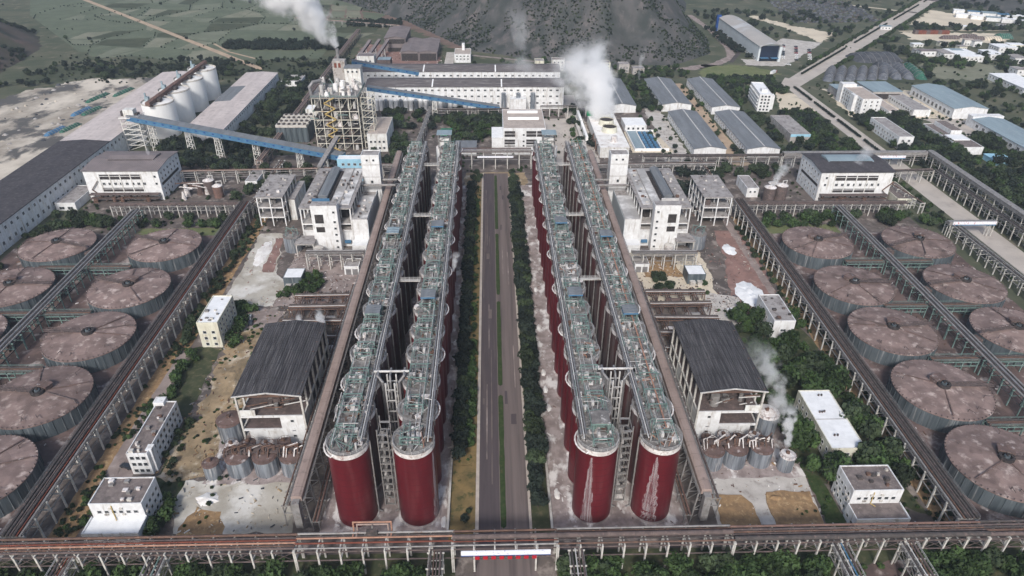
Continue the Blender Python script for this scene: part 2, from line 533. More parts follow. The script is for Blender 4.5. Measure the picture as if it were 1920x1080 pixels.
_WIN = {}


def win_mesh(w, h, fr='frame_white', gl='glass_dark'):
    """a window facing -Y: frame proud of the wall, dark pane set back in it"""
    k = (w, h, fr, gl)
    if k not in _WIN:
        m = MB()
        t = .12
        m.box(-w / 2, -.02, -h / 2, w / 2, .1, h / 2, gl)
        m.box(-w / 2 - t, -.12, h / 2, w / 2 + t, .1, h / 2 + t, fr)
        m.box(-w / 2 - t * 1.5, -.2, -h / 2 - t, w / 2 + t * 1.5, .1, -h / 2, fr)
        m.box(-w / 2 - t, -.12, -h / 2, -w / 2, .1, h / 2, fr)
        m.box(w / 2, -.12, -h / 2, w / 2 + t, .1, h / 2, fr)
        if w > 1.6:
            m.box(-.05, -.06, -h / 2, .05, .1, h / 2, fr)
        _WIN[k] = m.mesh('window', fr)
    return _WIN[k]


def windows(t, face, at, a0, a1, n, zs, w=1.5, h=1.5, skip=(), name='window', fr='frame_white', gl='glass_dark'):
    """n windows per row between a0 and a1 on a wall plane of thing t (face: y-, y+, x-, x+; at = plane position, local)"""
    me = win_mesh(w, h, fr, gl)
    rz = {'y-': 0, 'x+': math.pi / 2, 'y+': math.pi, 'x-': -math.pi / 2}[face]
    for z in zs:
        for i in range(n):
            if (i, z) in skip or i in skip:
                continue
            a = a0 + (a1 - a0) * (i + .5) / n
            link(name, me, t, (a, at, z) if face[0] == 'y' else (at, a, z), rz)


def railing(m, pts, z, h=1.1, step=2.5, r=.06):
    """posts and two rails along a polyline, into mesh m"""
    for a, b in zip(pts, pts[1:]):
        a, b = Vector((*a, z)), Vector((*b, z))
        L = (b - a).length
        k = max(1, int(L / step))
        for i in range(k + 1):
            p = a.lerp(b, i / k)
            m.bar(p, p + Vector((0, 0, h)), r * 1.4)
        for hh in (h * .55, h):
            m.bar(a + Vector((0, 0, hh)), b + Vector((0, 0, hh)), r * 1.6)
# ------------------------------------------------------------------ the setting: ground, roads, yards, hills
G3 = 3000
sheet('ground', rect(-G3, -600, G3, G3), 0.0, 'ground_green')
sheet('plant_yard', rect(-262, 120, 268, 505), 0.04, 'yard_soil')
sheet('back_yard', [(-150, 505), (150, 505), (150, 640), (70, 640), (70, 720), (-135, 720), (-150, 640)], 0.05, 'yard_soil', rag=3)
# the avenue
road = sheet('avenue_road', rect(-5.2, 100, 2.2, 468), 0.10, 'asphalt')
sheet('avenue_road_worn', rect(4.5, 100, 12.2, 468), 0.10, 'asphalt_worn')
sheet('avenue_mouth', [(-18, 100), (26, 100), (19, 118), (14.5, 134), (12.6, 150), (-5.6, 150), (-7.5, 134), (-12, 118)], 0.12, 'asphalt_worn')
for a, b in ((157, 226), (232, 299), (305, 374), (380, 464)):
    sheet('median', [(2.4, a + 1), (3.35, a), (4.3, a + 1), (4.3, b - 1), (3.35, b), (2.4, b - 1)], 0.30, 'grass_median', thick=.25, rag=.12)
sheet('median_strip', rect(2.1, 150, 4.6, 468), 0.115, 'asphalt_worn')
rpch = random.Random(8)
for k in range(12):                         # repair patches let into the carriageways
    x, y = rpch.uniform(-4.6, 0.2) if k % 2 else rpch.uniform(4.8, 10.0), rpch.uniform(150, 450)
    sheet('road_patch', rect(x, y, x + rpch.uniform(1, 2.4), y + rpch.uniform(2, 9)), 0.12 + .0006 * k, rpch.choice(('asphalt', 'asphalt_worn', 'asphalt')), rag=.12)
for k in range(16):                         # long dusty wheel tracks
    x, y = (rpch.uniform(-4.6, 1.4) if k % 2 else rpch.uniform(4.9, 11.2)), rpch.uniform(150, 380)
    sheet('dust_track', rect(x, y, x + rpch.uniform(.2, .4), y + rpch.uniform(30, 90)), 0.14 + .0006 * k, rpch.choice(('asphalt_worn', 'pink_road')), rag=.14)
sheet('verge_kerb_left', rect(-6.4, 152, -5.2, 462), 0.22, 'kerb_stone', thick=.2)
sheet('verge_kerb_right', rect(12.2, 152, 13.1, 462), 0.22, 'kerb_stone', thick=.2)
sheet('verge_soil_left', rect(-15.2, 152, -6.4, 186), 0.14, 'grass_dry', rag=0.3)
sheet('verge_grass_left', rect(-15.2, 186, -6.4, 445), 0.14, 'grass_dry')
sheet('verge_grass_right', rect(13.1, 152, 19.3, 445), 0.14, 'grass_dark')
sheet('forecourt', [(-18, 445), (25, 445), (25, 470), (-18, 470)], 0.08, 'tan_dirt', rag=1.2)
sheet('tank_apron_left', rect(-59, 155, -16.2, 446), 0.35, 'tank_apron', thick=.3)
sheet('tank_apron_right', rect(20.4, 155, 67, 446), 0.35, 'tank_apron', thick=.3)
# thickener yards (red mud on concrete)
sheet('mud_yard_left', rect(-275, 150, -161, 374), 0.12, 'mud_yard', rag=0.6)
sheet('mud_yard_right', rect(164.5, 150, 271, 372), 0.12, 'mud_yard', rag=0.6)
sheet('grass_strip_left', rect(-214, 374, -165, 384), 0.13, 'lawn', rag=1)
sheet('grass_strip_right', rect(168, 372, 214, 384), 0.13, 'lawn', rag=1)
sheet('bank_left', rect(-149, 152, -140, 400), 0.13, 'orange_dirt', rag=0.5)
sheet('bank_right', rect(153, 152, 160, 395), 0.13, 'orange_dirt', rag=0.5)
sheet('path_left', rect(-143.5, 180, -138.6, 260), 0.17, 'pink_road', rag=0.4)
sheet('path_right', rect(146, 300, 150.5, 395), 0.17, 'pink_road', rag=0.4)
# yards left of the conveyor
sheet('dirt_yard', [(-124, 182), (-99, 182), (-98, 215), (-97, 250), (-101, 272), (-112, 292), (-124, 292), (-125, 250), (-118, 214), (-124, 205)], 0.16, 'tan_dirt', rag=2.5)
sheet('slurry_pad', [(-108, 157), (-69, 157), (-70, 181), (-112, 181), (-113, 172)], 0.18, 'pad_white', rag=0.9)
sheet('sand_corner', [(-108, 155), (-92, 155), (-95, 166), (-104, 169)], 0.20, 'orange_dirt', rag=1.6)
sheet('silo_apron_left', rect(-106, 179, -70, 212), 0.22, 'tank_apron', rag=0.8)
sheet('office_yard_left', rect(-138.5, 180, -133, 215), 0.15, 'pink_road', rag=0.5)
sheet('grass_left_office', [(-124, 160), (-112, 160), (-111, 178), (-120, 214), (-124.8, 214)], 0.14, 'grass_dark', rag=1.3)
sheet('grass_bank_left', [(-138, 214), (-124, 214), (-124, 262), (-138, 262)], 0.15, 'grass_dark', rag=1.6)
sheet('small_yard_left', [(-124, 276), (-105, 276), (-103, 292), (-121, 295)], 0.19, 'pink_road', rag=1.2)
sheet('dust_yard', [(-137, 299), (-112, 297), (-109, 318), (-118, 330), (-125, 376), (-139, 376)], 0.18, 'pad_white', rag=0.9)
sheet('dust_yard_floor', [(-126, 330), (-119.5, 330), (-123.6, 370), (-128, 370)], 0.21, 'red_soil', rag=0.8)
sheet('process_yard_left', rect(-112, 296, -68, 352), 0.13, 'pink_road', rag=1.4)
# yards right of the conveyor
sheet('silo_apron_right', rect(76, 178, 116, 212), 0.22, 'tank_apron', rag=0.8)
sheet('concrete_pad', [(77, 156), (114, 156), (116, 181), (78, 181)], 0.20, 'pad_concrete')
sheet('dirt_bed_left', [(78.6, 156.4), (92.4, 156.4), (91.6, 165.5), (89, 169.6), (79.4, 169.6)], 0.55, 'orange_dirt', thick=.4, rag=.5)
sheet('dirt_bed_right', [(97.2, 156.4), (113.6, 156.4), (114.4, 170.4), (98.4, 170.6), (97, 166)], 0.6, 'orange_dirt', thick=.45, rag=.6)
sheet('red_yard', [(124, 284), (146, 284), (153, 330), (153, 376), (137, 376), (134, 350), (128, 318)], 0.16, 'red_soil', rag=1.4)
sheet('process_yard_right', [(74, 296), (118, 296), (122, 350), (74, 352)], 0.13, 'sand_pale', rag=1.5)
sheet('lawn_patch', rect(84, 322, 104, 345), 0.17, 'orange_dirt', rag=1.6)
sheet('parking_yard', [(104, 272), (126, 276), (128, 300), (112, 306)], 0.18, 'pad_concrete', rag=1.2)
sheet('tree_yard', [(106, 182), (152, 160), (152, 290), (128, 282), (108, 270)], 0.12, 'grass_dark', rag=1.5)
sheet('grass_wedge', [(115, 155), (122, 155), (121, 178), (116.5, 181)], 0.15, 'grass_median', rag=0.6)
# bottom belt in front of the gantry
sheet('front_belt', rect(-190, 100, -12.5, 148), 0.09, 'grass_dark')
sheet('front_belt_right', rect(20, 100, 190, 148), 0.09, 'grass_dark')
sheet('front_track', rect(112, 100, 136, 141), 0.11, 'mud_yard', rag=1)
# far ground
sheet('wasteland', [(-340, 440), (-316, 440), (-316, 716), (-345, 722), (-415, 712), (-440, 672), (-462, 640), (-400, 520)], 0.06, 'waste_pale', rag=7)
sheet('scrub_left', [(-330, 722), (-150, 722), (-150, 780), (-300, 790), (-470, 760), (-470, 690), (-420, 715)], 0.05, 'field_d', rag=8)
sheet('side_road', [(294.6, 300), (311.4, 300), (311.4, 690), (322, 708), (308, 722), (296, 700)], 0.08, 'road_pale')
sheet('side_road_branch', [(311, 318), (345, 345), (345, 352), (311, 334)], 0.085, 'road_pale')
sheet('main_road', [(296, 700), (312, 690), (362, 748), (727, 1182), (708, 1196), (330, 742)], 0.09, 'road_pale')
sheet('parking_lot', [(262, 606), (297, 606), (297, 664), (280, 670)], 0.07, 'sand_pale', rag=1.5)
sheet('shed_lane', [(130, 480), (152, 480), (154, 600), (148, 640), (140, 640), (138, 560)], 0.07, 'pad_concrete', rag=1.6)
sheet('shed_lane_middle', rect(181, 482, 194, 700), 0.065, 'dirt_road', rag=1.2)
sheet('paved_court', rect(42, 482, 82, 590), 0.09, 'road_pale', rag=1.0)
sheet('paved_court_end', rect(66, 590, 80, 660), 0.085, 'road_pale')
sheet('basin_court', [(110, 508), (143, 508), (137, 556), (111, 556)], 0.10, 'sand_pale')
sheet('green_field', [(215, 716), (285, 706), (308, 735), (292, 766), (235, 776)], 0.07, 'lawn', rag=4)
sheet('hangar_court', [(283, 772), (322, 768), (342, 788), (412, 880), (372, 905), (330, 850), (326, 792), (286, 800)], 0.08, 'pad_concrete', rag=1.5)
sheet('curving_road', [(205, 752), (220, 752), (256, 774), (281, 804), (293, 850), (298, 942), (294, 1055), (286, 1055), (289, 942), (283, 852), (273, 810), (250, 783), (207, 761)], 0.07, 'pink_road', rag=1.0)
sheet('sand_field', [(582, 992), (600, 985), (686, 980), (720, 1035), (672, 1098)], 0.06, 'sand_pale', rag=4)
sheet('sand_yard', [(536, 900), (642, 874), (680, 936), (545, 942)], 0.06, 'sand_pale', rag=4)
sheet('sand_strip', [(384, 1052), (372, 1046), (398, 976), (410, 884), (456, 934), (415, 980)], 0.06, 'sand_pale', rag=4)
sheet('pile_yard', [(335, 702), (450, 702), (475, 775), (462, 835), (430, 836), (388, 790)], 0.06, 'field_d', rag=4)
sheet('works_yard', [(322, 592), (440, 585), (440, 670), (330, 680)], 0.06, 'sand_pale', rag=3)
sheet('works_yard_front', [(380, 545), (440, 540), (440, 586), (384, 590)], 0.07, 'road_pale', rag=2)
sheet('dry_meadow', [(470, 720), (540, 700), (575, 770), (520, 800), (480, 780)], 0.06, 'field_c', rag=6)
sheet('brown_slope', [(-250, 1010), (-128, 985), (-70, 900), (-30, 830), (-18, 845), (-60, 940), (-120, 1040), (-240, 1130)], 0.07, 'field_soil', rag=8)
sheet('ore_yard', [(-150, 770), (-55, 770), (-55, 800), (-100, 860), (-150, 870)], 0.08, 'red_soil', rag=4)
sheet('lane_behind', rect(-50, 775, -40, 830), 0.09, 'pad_concrete')


def ribbon(name, pts, w, z, mt):
    m = MB()
    for (a, b) in zip(pts, pts[1:]):
        d = Vector((b[0] - a[0], b[1] - a[1], 0)).normalized()
        n = Vector((-d.y, d.x, 0)) * w / 2
        m.quad([Vector((*a, z)) - n - d * .5, Vector((*b, z)) - n + d * .5, Vector((*b, z)) + n + d * .5, Vector((*a, z)) + n - d * .5])
    return tag(m.build(name, mt), kind='structure')


ribbon('dirt_track', [(-650, 1190), (-426, 951), (-242, 754)], 7, .12, 'dirt_road')
ribbon('foot_track', [(-330, 870), (-300, 830), (-262, 800)], 3, .11, 'dirt_road')
ribbon('hill_path', [(-20, 815), (30, 795), (120, 762), (206, 756)], 5, .09, 'pink_road')
ribbon('far_track', [(560, 1140), (640, 1075), (660, 1062)], 7, .09, 'sand_pale')
ribbon('village_track', [(545, 948), (600, 952), (700, 956)], 5, .10, 'sand_pale')
ribbon('canal', [(296, 955), (300, 880), (292, 828), (270, 785)], 5, .11, 'pipe_dark')

# farmland parcels: a jittered grid of fields with dark bunds between them
farm = sheet('farmland', [(-190, 800), (-190, 1260), (-760, 1260), (-640, 1040), (-470, 830), (-330, 790)], 0.045, 'field_a')
cols, rows = 11, 9
gx = lambda i, j: -640 + i * 43 + (RND.random() - .5) * 34 + j * 4
gy = lambda i, j: 815 + j * 47 + (RND.random() - .5) * 30 - i * 3
pt = [[(gx(i, j), gy(i, j)) for j in range(rows + 1)] for i in range(cols + 1)]
for i in range(cols):
    for j in range(rows):
        q = [pt[i][j], pt[i + 1][j], pt[i + 1][j + 1], pt[i][j + 1]]
        cx, cyy = sum(p[0] for p in q) / 4, sum(p[1] for p in q) / 4
        if cx < -470 - (cyy - 830) * .45 or (cx > -290 and cyy < 850):
            continue
        if RND.random() < .1:
            continue
        k = .95 - RND.random() * .09
        q = [(cx + (p[0] - cx) * k, cyy + (p[1] - cyy) * k) for p in q]
        if RND.random() < .35:                       # split a parcel in two strips
            a = [(q[0][0] * .5 + q[1][0] * .5, q[0][1] * .5 + q[1][1] * .5), (q[3][0] * .5 + q[2][0] * .5, q[3][1] * .5 + q[2][1] * .5)]
            sheet('field_patch', [q[0], (a[0][0] - .8, a[0][1]), (a[1][0] - .8, a[1][1]), q[3]], .08, RND.choice(('field_a', 'field_b', 'field_c')), farm, rag=1.2)
            q = [(a[0][0] + .8, a[0][1]), q[1], q[2], (a[1][0] + .8, a[1][1])]
        sheet('field_patch', q, .08, RND.choice(('field_a', 'field_a', 'field_b', 'field_b', 'field_a', 'field_c', 'field_d')), farm, rag=1.2)


def inside(p, poly):
    x, y = p
    c = False
    for (x0, y0), (x1, y1) in zip(poly, poly[1:] + poly[:1]):
        if (y0 > y) != (y1 > y) and x < (x1 - x0) * (y - y0) / (y1 - y0) + x0:
            c = not c
    return c


def edge_dist(p, poly):
    d = 1e9
    for (x0, y0), (x1, y1) in zip(poly, poly[1:] + poly[:1]):
        L = (x1 - x0) ** 2 + (y1 - y0) ** 2
        t = max(0, min(1, ((p[0] - x0) * (x1 - x0) + (p[1] - y0) * (y1 - y0)) / L))
        d = min(d, math.hypot(p[0] - x0 - t * (x1 - x0), p[1] - y0 - t * (y1 - y0)))
    return d


def hill(name, poly, x0, y0, x1, y1, step, slope, top, mt, seed):
    nx, ny = int((x1 - x0) / step) + 1, int((y1 - y0) / step) + 1
    H = {}
    vs_, fs = [], []
    for j in range(ny):
        for i in range(nx):
            x, y = x0 + i * step, y0 + j * step
            z = -3.0
            if inside((x, y), poly):
                d = edge_dist((x, y), poly)
                n = mnoise.fractal(Vector((x * .011 + seed, y * .011, 0)), 1.0, 2.0, 5)
                n2 = mnoise.fractal(Vector((x * .035 + seed, y * .035, 3)), 1.0, 2.0, 4)
                z = min(top, slope * d * (1 + .35 * n)) + min(d, 40) * .22 * n + min(d, 30) * .22 * n2
                z = min(z, top + 8 * n)
                if d < 3:
                    z = min(z, .4 * d)
                z = max(z, .05)
            H[i, j] = z
            vs_.append((x, y, z))
    for j in range(ny - 1):
        for i in range(nx - 1):
            a = j * nx + i
            if max(vs_[k][2] for k in (a, a + 1, a + nx, a + nx + 1)) > -2.5:
                fs.append((a, a + 1, a + nx + 1, a + nx))
    me = bpy.data.meshes.new(name)
    me.from_pydata(vs_, [], fs)
    me.materials.append(MATS[mt])
    me.polygons.foreach_set('use_smooth', [True] * len(fs))
    o = link(name, me)
    o['kind'] = 'structure'

    def h(x, y):
        i, j = int((x - x0) / step), int((y - y0) / step)
        if not (0 <= i < nx - 1 and 0 <= j < ny - 1):
            return -3
        u, v = (x - x0) / step - i, (y - y0) / step - j
        return H[i, j] * (1 - u) * (1 - v) + H[i + 1, j] * u * (1 - v) + H[i, j + 1] * (1 - u) * v + H[i + 1, j + 1] * u * v
    return h


KARST = [(-310, 1250), (-225, 1150), (-118, 1010), (-25, 838), (40, 800), (123, 774), (205, 772), (258, 822), (276, 900), (282, 1048), (310, 1150), (330, 1420), (-310, 1420)]
karst_h = hill('hill_karst', KARST, -312, 768, 336, 1424, 6, .72, 185, 'hill_rock', 4.2)
LHILL = [(-1100, 560), (-560, 640), (-492, 690), (-505, 760), (-520, 850), (-570, 930), (-660, 1000), (-800, 1080), (-1100, 1100)]
left_h = hill('hill_left', LHILL, -1104, 556, -480, 1104, 8, .42, 95, 'hill_soil', 9.1)
FHILL = [(560, 1215), (700, 1205), (780, 1070), (900, 1010), (1400, 950), (1400, 1500), (560, 1500)]
far_h = hill('hill_far', FHILL, 552, 940, 1404, 1504, 12, .4, 150, 'hill_rock', 14.7)
# ------------------------------------------------------------------ the red precipitation tanks
TR, TH = 6.75, 34.3
TY0, TPITCH, TN = 165.0, 15.5, 18
ROWS = [(-47.0, -1, 'outer row left of the avenue'), (-25.7, 1, 'inner row left of the avenue'),
        (34.2, -1, 'inner row right of the avenue'), (54.9, 1, 'outer row right of the avenue')]

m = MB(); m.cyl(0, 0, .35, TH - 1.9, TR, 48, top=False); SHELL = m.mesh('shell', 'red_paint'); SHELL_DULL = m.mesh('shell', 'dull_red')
m = MB(); m.ring(0, 0, TH - 1.9, TH, TR - .3, TR + .06, 48); BAND = m.mesh('top_band', 'dirty_white')
m = MB(); m.cyl(0, 0, TH - .15, TH + .35, TR - .32, 48, .6); ROOF = m.mesh('roof', 'tank_roof')
m = MB(); m.ring(0, 0, TH + .02, TH + .16, TR - .6, TR + .12, 40); RIM = m.mesh('rim_walkway', 'steel_grey')
m = MB()
for k in range(20):
    a, b = 2 * math.pi * k / 20, 2 * math.pi * (k + 1) / 20
    p, q = [Vector(((TR + .02) * math.cos(t), (TR + .02) * math.sin(t), TH + .16)) for t in (a, b)]
    m.bar(p, p + Vector((0, 0, 1.1)), .09)
    m.bar(p + Vector((0, 0, 1.1)), q + Vector((0, 0, 1.1)), .09)
    m.bar(p + Vector((0, 0, .6)), q + Vector((0, 0, .6)), .07)
RAIL = m.mesh('handrail', 'steel_pale')
m = MB()
m.cyl(0, 0, TH + .3, TH + 1.2, 1.1, 14, .9, 'steel_grey'); m.cyl(0, 0, TH + 1.2, TH + 2.3, .55, 12, mt='steel_pale')
m.box(-.45, -1.6, TH + 1.0, .45, .2, TH + 2.6, 'steel_pale'); m.cyl(0, 0, TH + 2.3, TH + 3.4, .4, 10, .35, 'pipe_grey')
m.box(-1.8, -1.0, TH + .45, 1.8, 1.0, TH + .62, 'pipe_dark')
DRIVE = m.mesh('agitator_drive', 'steel_grey')
m = MB()                                     # a green portal frame across the tank top
for s in (-3.1, 3.1):
    m.bar((s, 0, TH + .2), (s, 0, TH + 3.6), .26)
m.bar((-3.3, 0, TH + 3.6), (3.3, 0, TH + 3.6), .26)
m.bar((-3.1, 0, TH + 2.2), (3.1, 0, TH + 2.2), .2)
m.bar((-3.1, 0, TH + 2.9), (-1.9, 0, TH + 3.6), .18); m.bar((3.1, 0, TH + 2.9), (1.9, 0, TH + 3.6), .18)
PORTAL = m.mesh('portal_frame', 'green_steel')
m = MB()
for s in (-3.1, 3.1):
    m.bar((s, -TPITCH / 2 + .1, TH + 3.55), (s, TPITCH / 2 - .1, TH + 3.55), .18)
m.bar((-3.1, -3.9, TH + .9), (-3.1, 3.9, TH + 1.3), .14); m.bar((3.1, -3.9, TH + 1.3), (3.1, 3.9, TH + .9), .14)
RUNNER = m.mesh('runway_beam', 'green_steel')
HATCH = []
for k in range(4):
    rr = random.Random(50 + k)
    m = MB()
    for q in range(15):
        a, d = rr.random() * 6.28, rr.uniform(2.6, 5.8)
        x, y = d * math.cos(a), d * math.sin(a)
        z = TH + .3 - .04 * d
        w = rr.choice(('dirty_white', 'pipe_dark', 'tank_roof', 'steel_pale', 'steel_grey', 'rust'))
        if q % 2:
            m.cyl(x, y, z, z + rr.uniform(.5, 1.3), rr.uniform(.25, .7), 10, mt=w)
        else:
            s1, s2 = rr.uniform(.4, 1.1), rr.uniform(.3, .9)
            m.box(x - s1, y - s2, z, x + s1, y + s2, z + rr.uniform(.4, 1.4), w)
    for q in range(9):
        a = rr.random() * 6.28
        p = Vector((5.6 * math.cos(a), 5.6 * math.sin(a), TH + rr.uniform(.6, 1.4)))
        b = a + rr.uniform(1.2, 2.6)
        e = Vector((4.6 * math.cos(b), 4.6 * math.sin(b), p.z))
        m.path([p, e, e + Vector((0, 0, -1.1))], rr.uniform(.12, .22), 6, rr.choice(('steel_grey', 'pipe_grey', 'copper', 'steel_pale', 'green_steel')))
    HATCH.append(m.mesh('roof_pipework', 'steel_grey'))
STEEL = []                                   # taller steelwork standing about on a tank top
for k in range(5):
    rr = random.Random(150 + k)
    m = MB()
    xs_, ys_ = sorted(rr.uniform(-5.4, 5.4) for _ in range(4)), sorted(rr.uniform(-5.6, 5.6) for _ in range(4))
    for i, x in enumerate(xs_):
        for j, y in enumerate(ys_):
            if math.hypot(x, y) > 6.4 or rr.random() < .25:
                continue
            h_ = rr.choice((1.6, 2.4, 3.4, 4.6))
            mt_ = rr.choice(('green_steel', 'steel_pale', 'steel_grey', 'green_steel'))
            m.bar((x, y, TH), (x, y, TH + h_), .2, mt=mt_)
            if i < 3 and math.hypot(xs_[i + 1], y) < 6.4:
                m.bar((x, y, TH + h_), (xs_[i + 1], y, TH + h_), .18, mt=mt_)
            if j < 3 and math.hypot(x, ys_[j + 1]) < 6.4:
                m.bar((x, y, TH + h_ * .8), (x, ys_[j + 1], TH + h_ * .8), .16, mt=mt_)
    for q in range(4):
        x, y = rr.uniform(-4.5, 4.5), rr.uniform(-4.5, 4.5)
        m.box(x - 1.3, y - .9, TH + 1.2, x + 1.3, y + .9, TH + 1.3, rr.choice(('steel_grey', 'tank_roof', 'dirty_white')))
        m.cyl(y, x, TH + .2, TH + rr.uniform(1.4, 2.8), rr.uniform(.3, .8), 10, mt=rr.choice(('dirty_white', 'steel_pale', 'pipe_grey', 'dirty_white')))
    STEEL.append(m.mesh('top_steelwork', 'steel_grey'))
m = MB()                                     # overflow pipe hugging the outer rim; its white arc paints the rim's highlight
arc = [Vector((7.5 * math.cos(a), 7.5 * math.sin(a), TH - 1.4 + .05 * k)) for k, a in enumerate(np.linspace(-.95, .95, 9))]
m.path([arc[0] + Vector((-1.1, .3, .6))] + arc + [arc[-1] + Vector((-1.1, -.3, .6))], .3, 8)
OVER = m.mesh('rim_highlight_pipe', 'dirty_white')
m = MB()
m.path([(TR + .35, 0, TH - .5), (TR + .35, 0, 1.4), (TR + 1.6, 0, .8)], .28, 8)
for z in (6, 12, 18, 24):
    m.box(TR - .05, -.25, z, TR + .4, .25, z + .3)
DOWN = m.mesh('downcomer', 'steel_grey')
m = MB()
m.cyl(0, 0, .35, .75, TR + .75, 40, TR + .35); PLINTH = m.mesh('plinth', 'tank_apron')


def spill(a0, w0, w1, z0, z1, seed):
    """dried white slurry clinging to a shell: a ragged wedge that widens downwards, from the overflow to the foot"""
    rr = random.Random(seed)
    mm = MB()
    r = TR + .025
    n = 26
    pts = []
    for k in range(n + 1):
        t = k / n
        z = z1 + (z0 - z1) * t
        w = w0 + (w1 - w0) * t ** .8
        pts.append((z, a0 - w * (.55 + .45 * rr.random()), a0 + w * (.55 + .45 * rr.random())))
    for (za, l0, r0), (zb, l1, r1) in zip(pts, pts[1:]):
        for k in range(4):
            u, v = k / 4, (k + 1) / 4
            f = lambda l, rt, t: l + (rt - l) * t
            P = lambda a, z: (r * math.cos(a), r * math.sin(a), z)
            mm.quad([P(f(l1, r1, u), zb), P(f(l1, r1, v), zb), P(f(l0, r0, v), za), P(f(l0, r0, u), za)])
    return mm.mesh('slurry_streak', 'streak')


# streak material: white deposit that breaks up into the paint
sm = bpy.data.materials.new('streak')
sm.use_nodes = True
t = sm.node_tree
pb = t.nodes['Principled BSDF']
pb.inputs['Base Color'].default_value = (.62, .56, .58, 1)
pb.inputs['Roughness'].default_value = .7
ge = t.nodes.new('ShaderNodeNewGeometry'); mp = t.nodes.new('ShaderNodeMapping'); nz = t.nodes.new('ShaderNodeTexNoise')
mp.inputs['Scale'].default_value = (1.9, 1.9, .09)
nz.inputs['Scale'].default_value = 1.0
nz.inputs['Detail'].default_value = 7
mr = t.nodes.new('ShaderNodeMapRange')
mr.inputs['From Min'].default_value = .30
mr.inputs['From Max'].default_value = .82
tr = t.nodes.new('ShaderNodeBsdfTransparent'); mx = t.nodes.new('ShaderNodeMixShader')
t.links.new(ge.outputs['Position'], mp.inputs[0]); t.links.new(mp.outputs[0], nz.inputs[0]); t.links.new(nz.outputs[0], mr.inputs[0])
mr.inputs['To Max'].default_value = .72; t.links.new(mr.outputs[0], mx.inputs[0]); t.links.new(tr.outputs[0], mx.inputs[1]); t.links.new(pb.outputs[0], mx.inputs[2])
t.links.new(mx.outputs[0], t.nodes['Material Output'].inputs[0])
MATS['streak'] = sm

STREAK = {(1, 0): (-.42, .05, .28, 1), (1, 1): (.1, .1, .3, 2), (2, 0): (-1.98, .05, .36, 3), (3, 0): (-1.9, .04, .55, 4), (1, 5): (0, .05, .2, 5), (2, 3): (3.0, .05, .25, 6), (2, 8): (3.1, .05, .2, 7)}
for ri, (rx, out_s, phrase) in enumerate(ROWS):
    for k in range(TN):
        y = TY0 + TPITCH * k
        t = thing('precipitation_tank', f'dark red cylindrical tank, {nth(k + 1)} from the front in the {phrase}', 'tank', (rx, y, 0), 0, 'dark red precipitation tanks')
        sh_ = link('shell', SHELL_DULL if ri in (0, 3) and k else SHELL, t); link('top_band', BAND, sh_); rf_ = link('roof', ROOF, t); rw_ = link('rim_walkway', RIM, t)  # gap-facing shells behind the front carry dust plus painted shade
        if (k * 5 + ri * 3) % 3 == 0:
            link('handrail', RAIL, rw_)
        link('agitator_drive', DRIVE, rf_); link('plinth', PLINTH, t)
        off = -1.2 * out_s * (1 if ri in (0, 3) else -1)
        for s in ((-3.9, 3.9), (-2.6,), (-4.4, 2.2), (3.4,))[RND.randrange(4)]:
            link('portal_frame', PORTAL, t, (.9 * (1 if ri < 2 else -1) * -1, s, 0))
        if (k * 2 + ri) % 5 != 1:
            link('runway_beam', RUNNER, t, (.9 * (1 if ri < 2 else -1) * -1, 0, 0))
        for o_ in (link('top_steelwork', STEEL[RND.randrange(5)], rf_, rz=RND.choice((0, math.pi / 2, math.pi, -math.pi / 2))), link('roof_pipework', HATCH[(k * 3 + ri) % 4], rf_, rz=RND.random() * 6.28)):
            o_['kind'] = 'stuff'
        side = -1 if ri in (0, 2) else 1
        if (k + ri) % 2 == 0:
            link('rim_highlight_pipe', OVER, sh_, rz=0 if side > 0 else math.pi)
        link('downcomer', DOWN, sh_, rz=math.pi if (ri in (1, 3)) else 0)
        if (ri, k) in STREAK:
            a, w0, w1, sd = STREAK[ri, k]
            link('slurry_streak', spill(a, w0, w1, 1.0, TH - 3.0, sd), sh_)

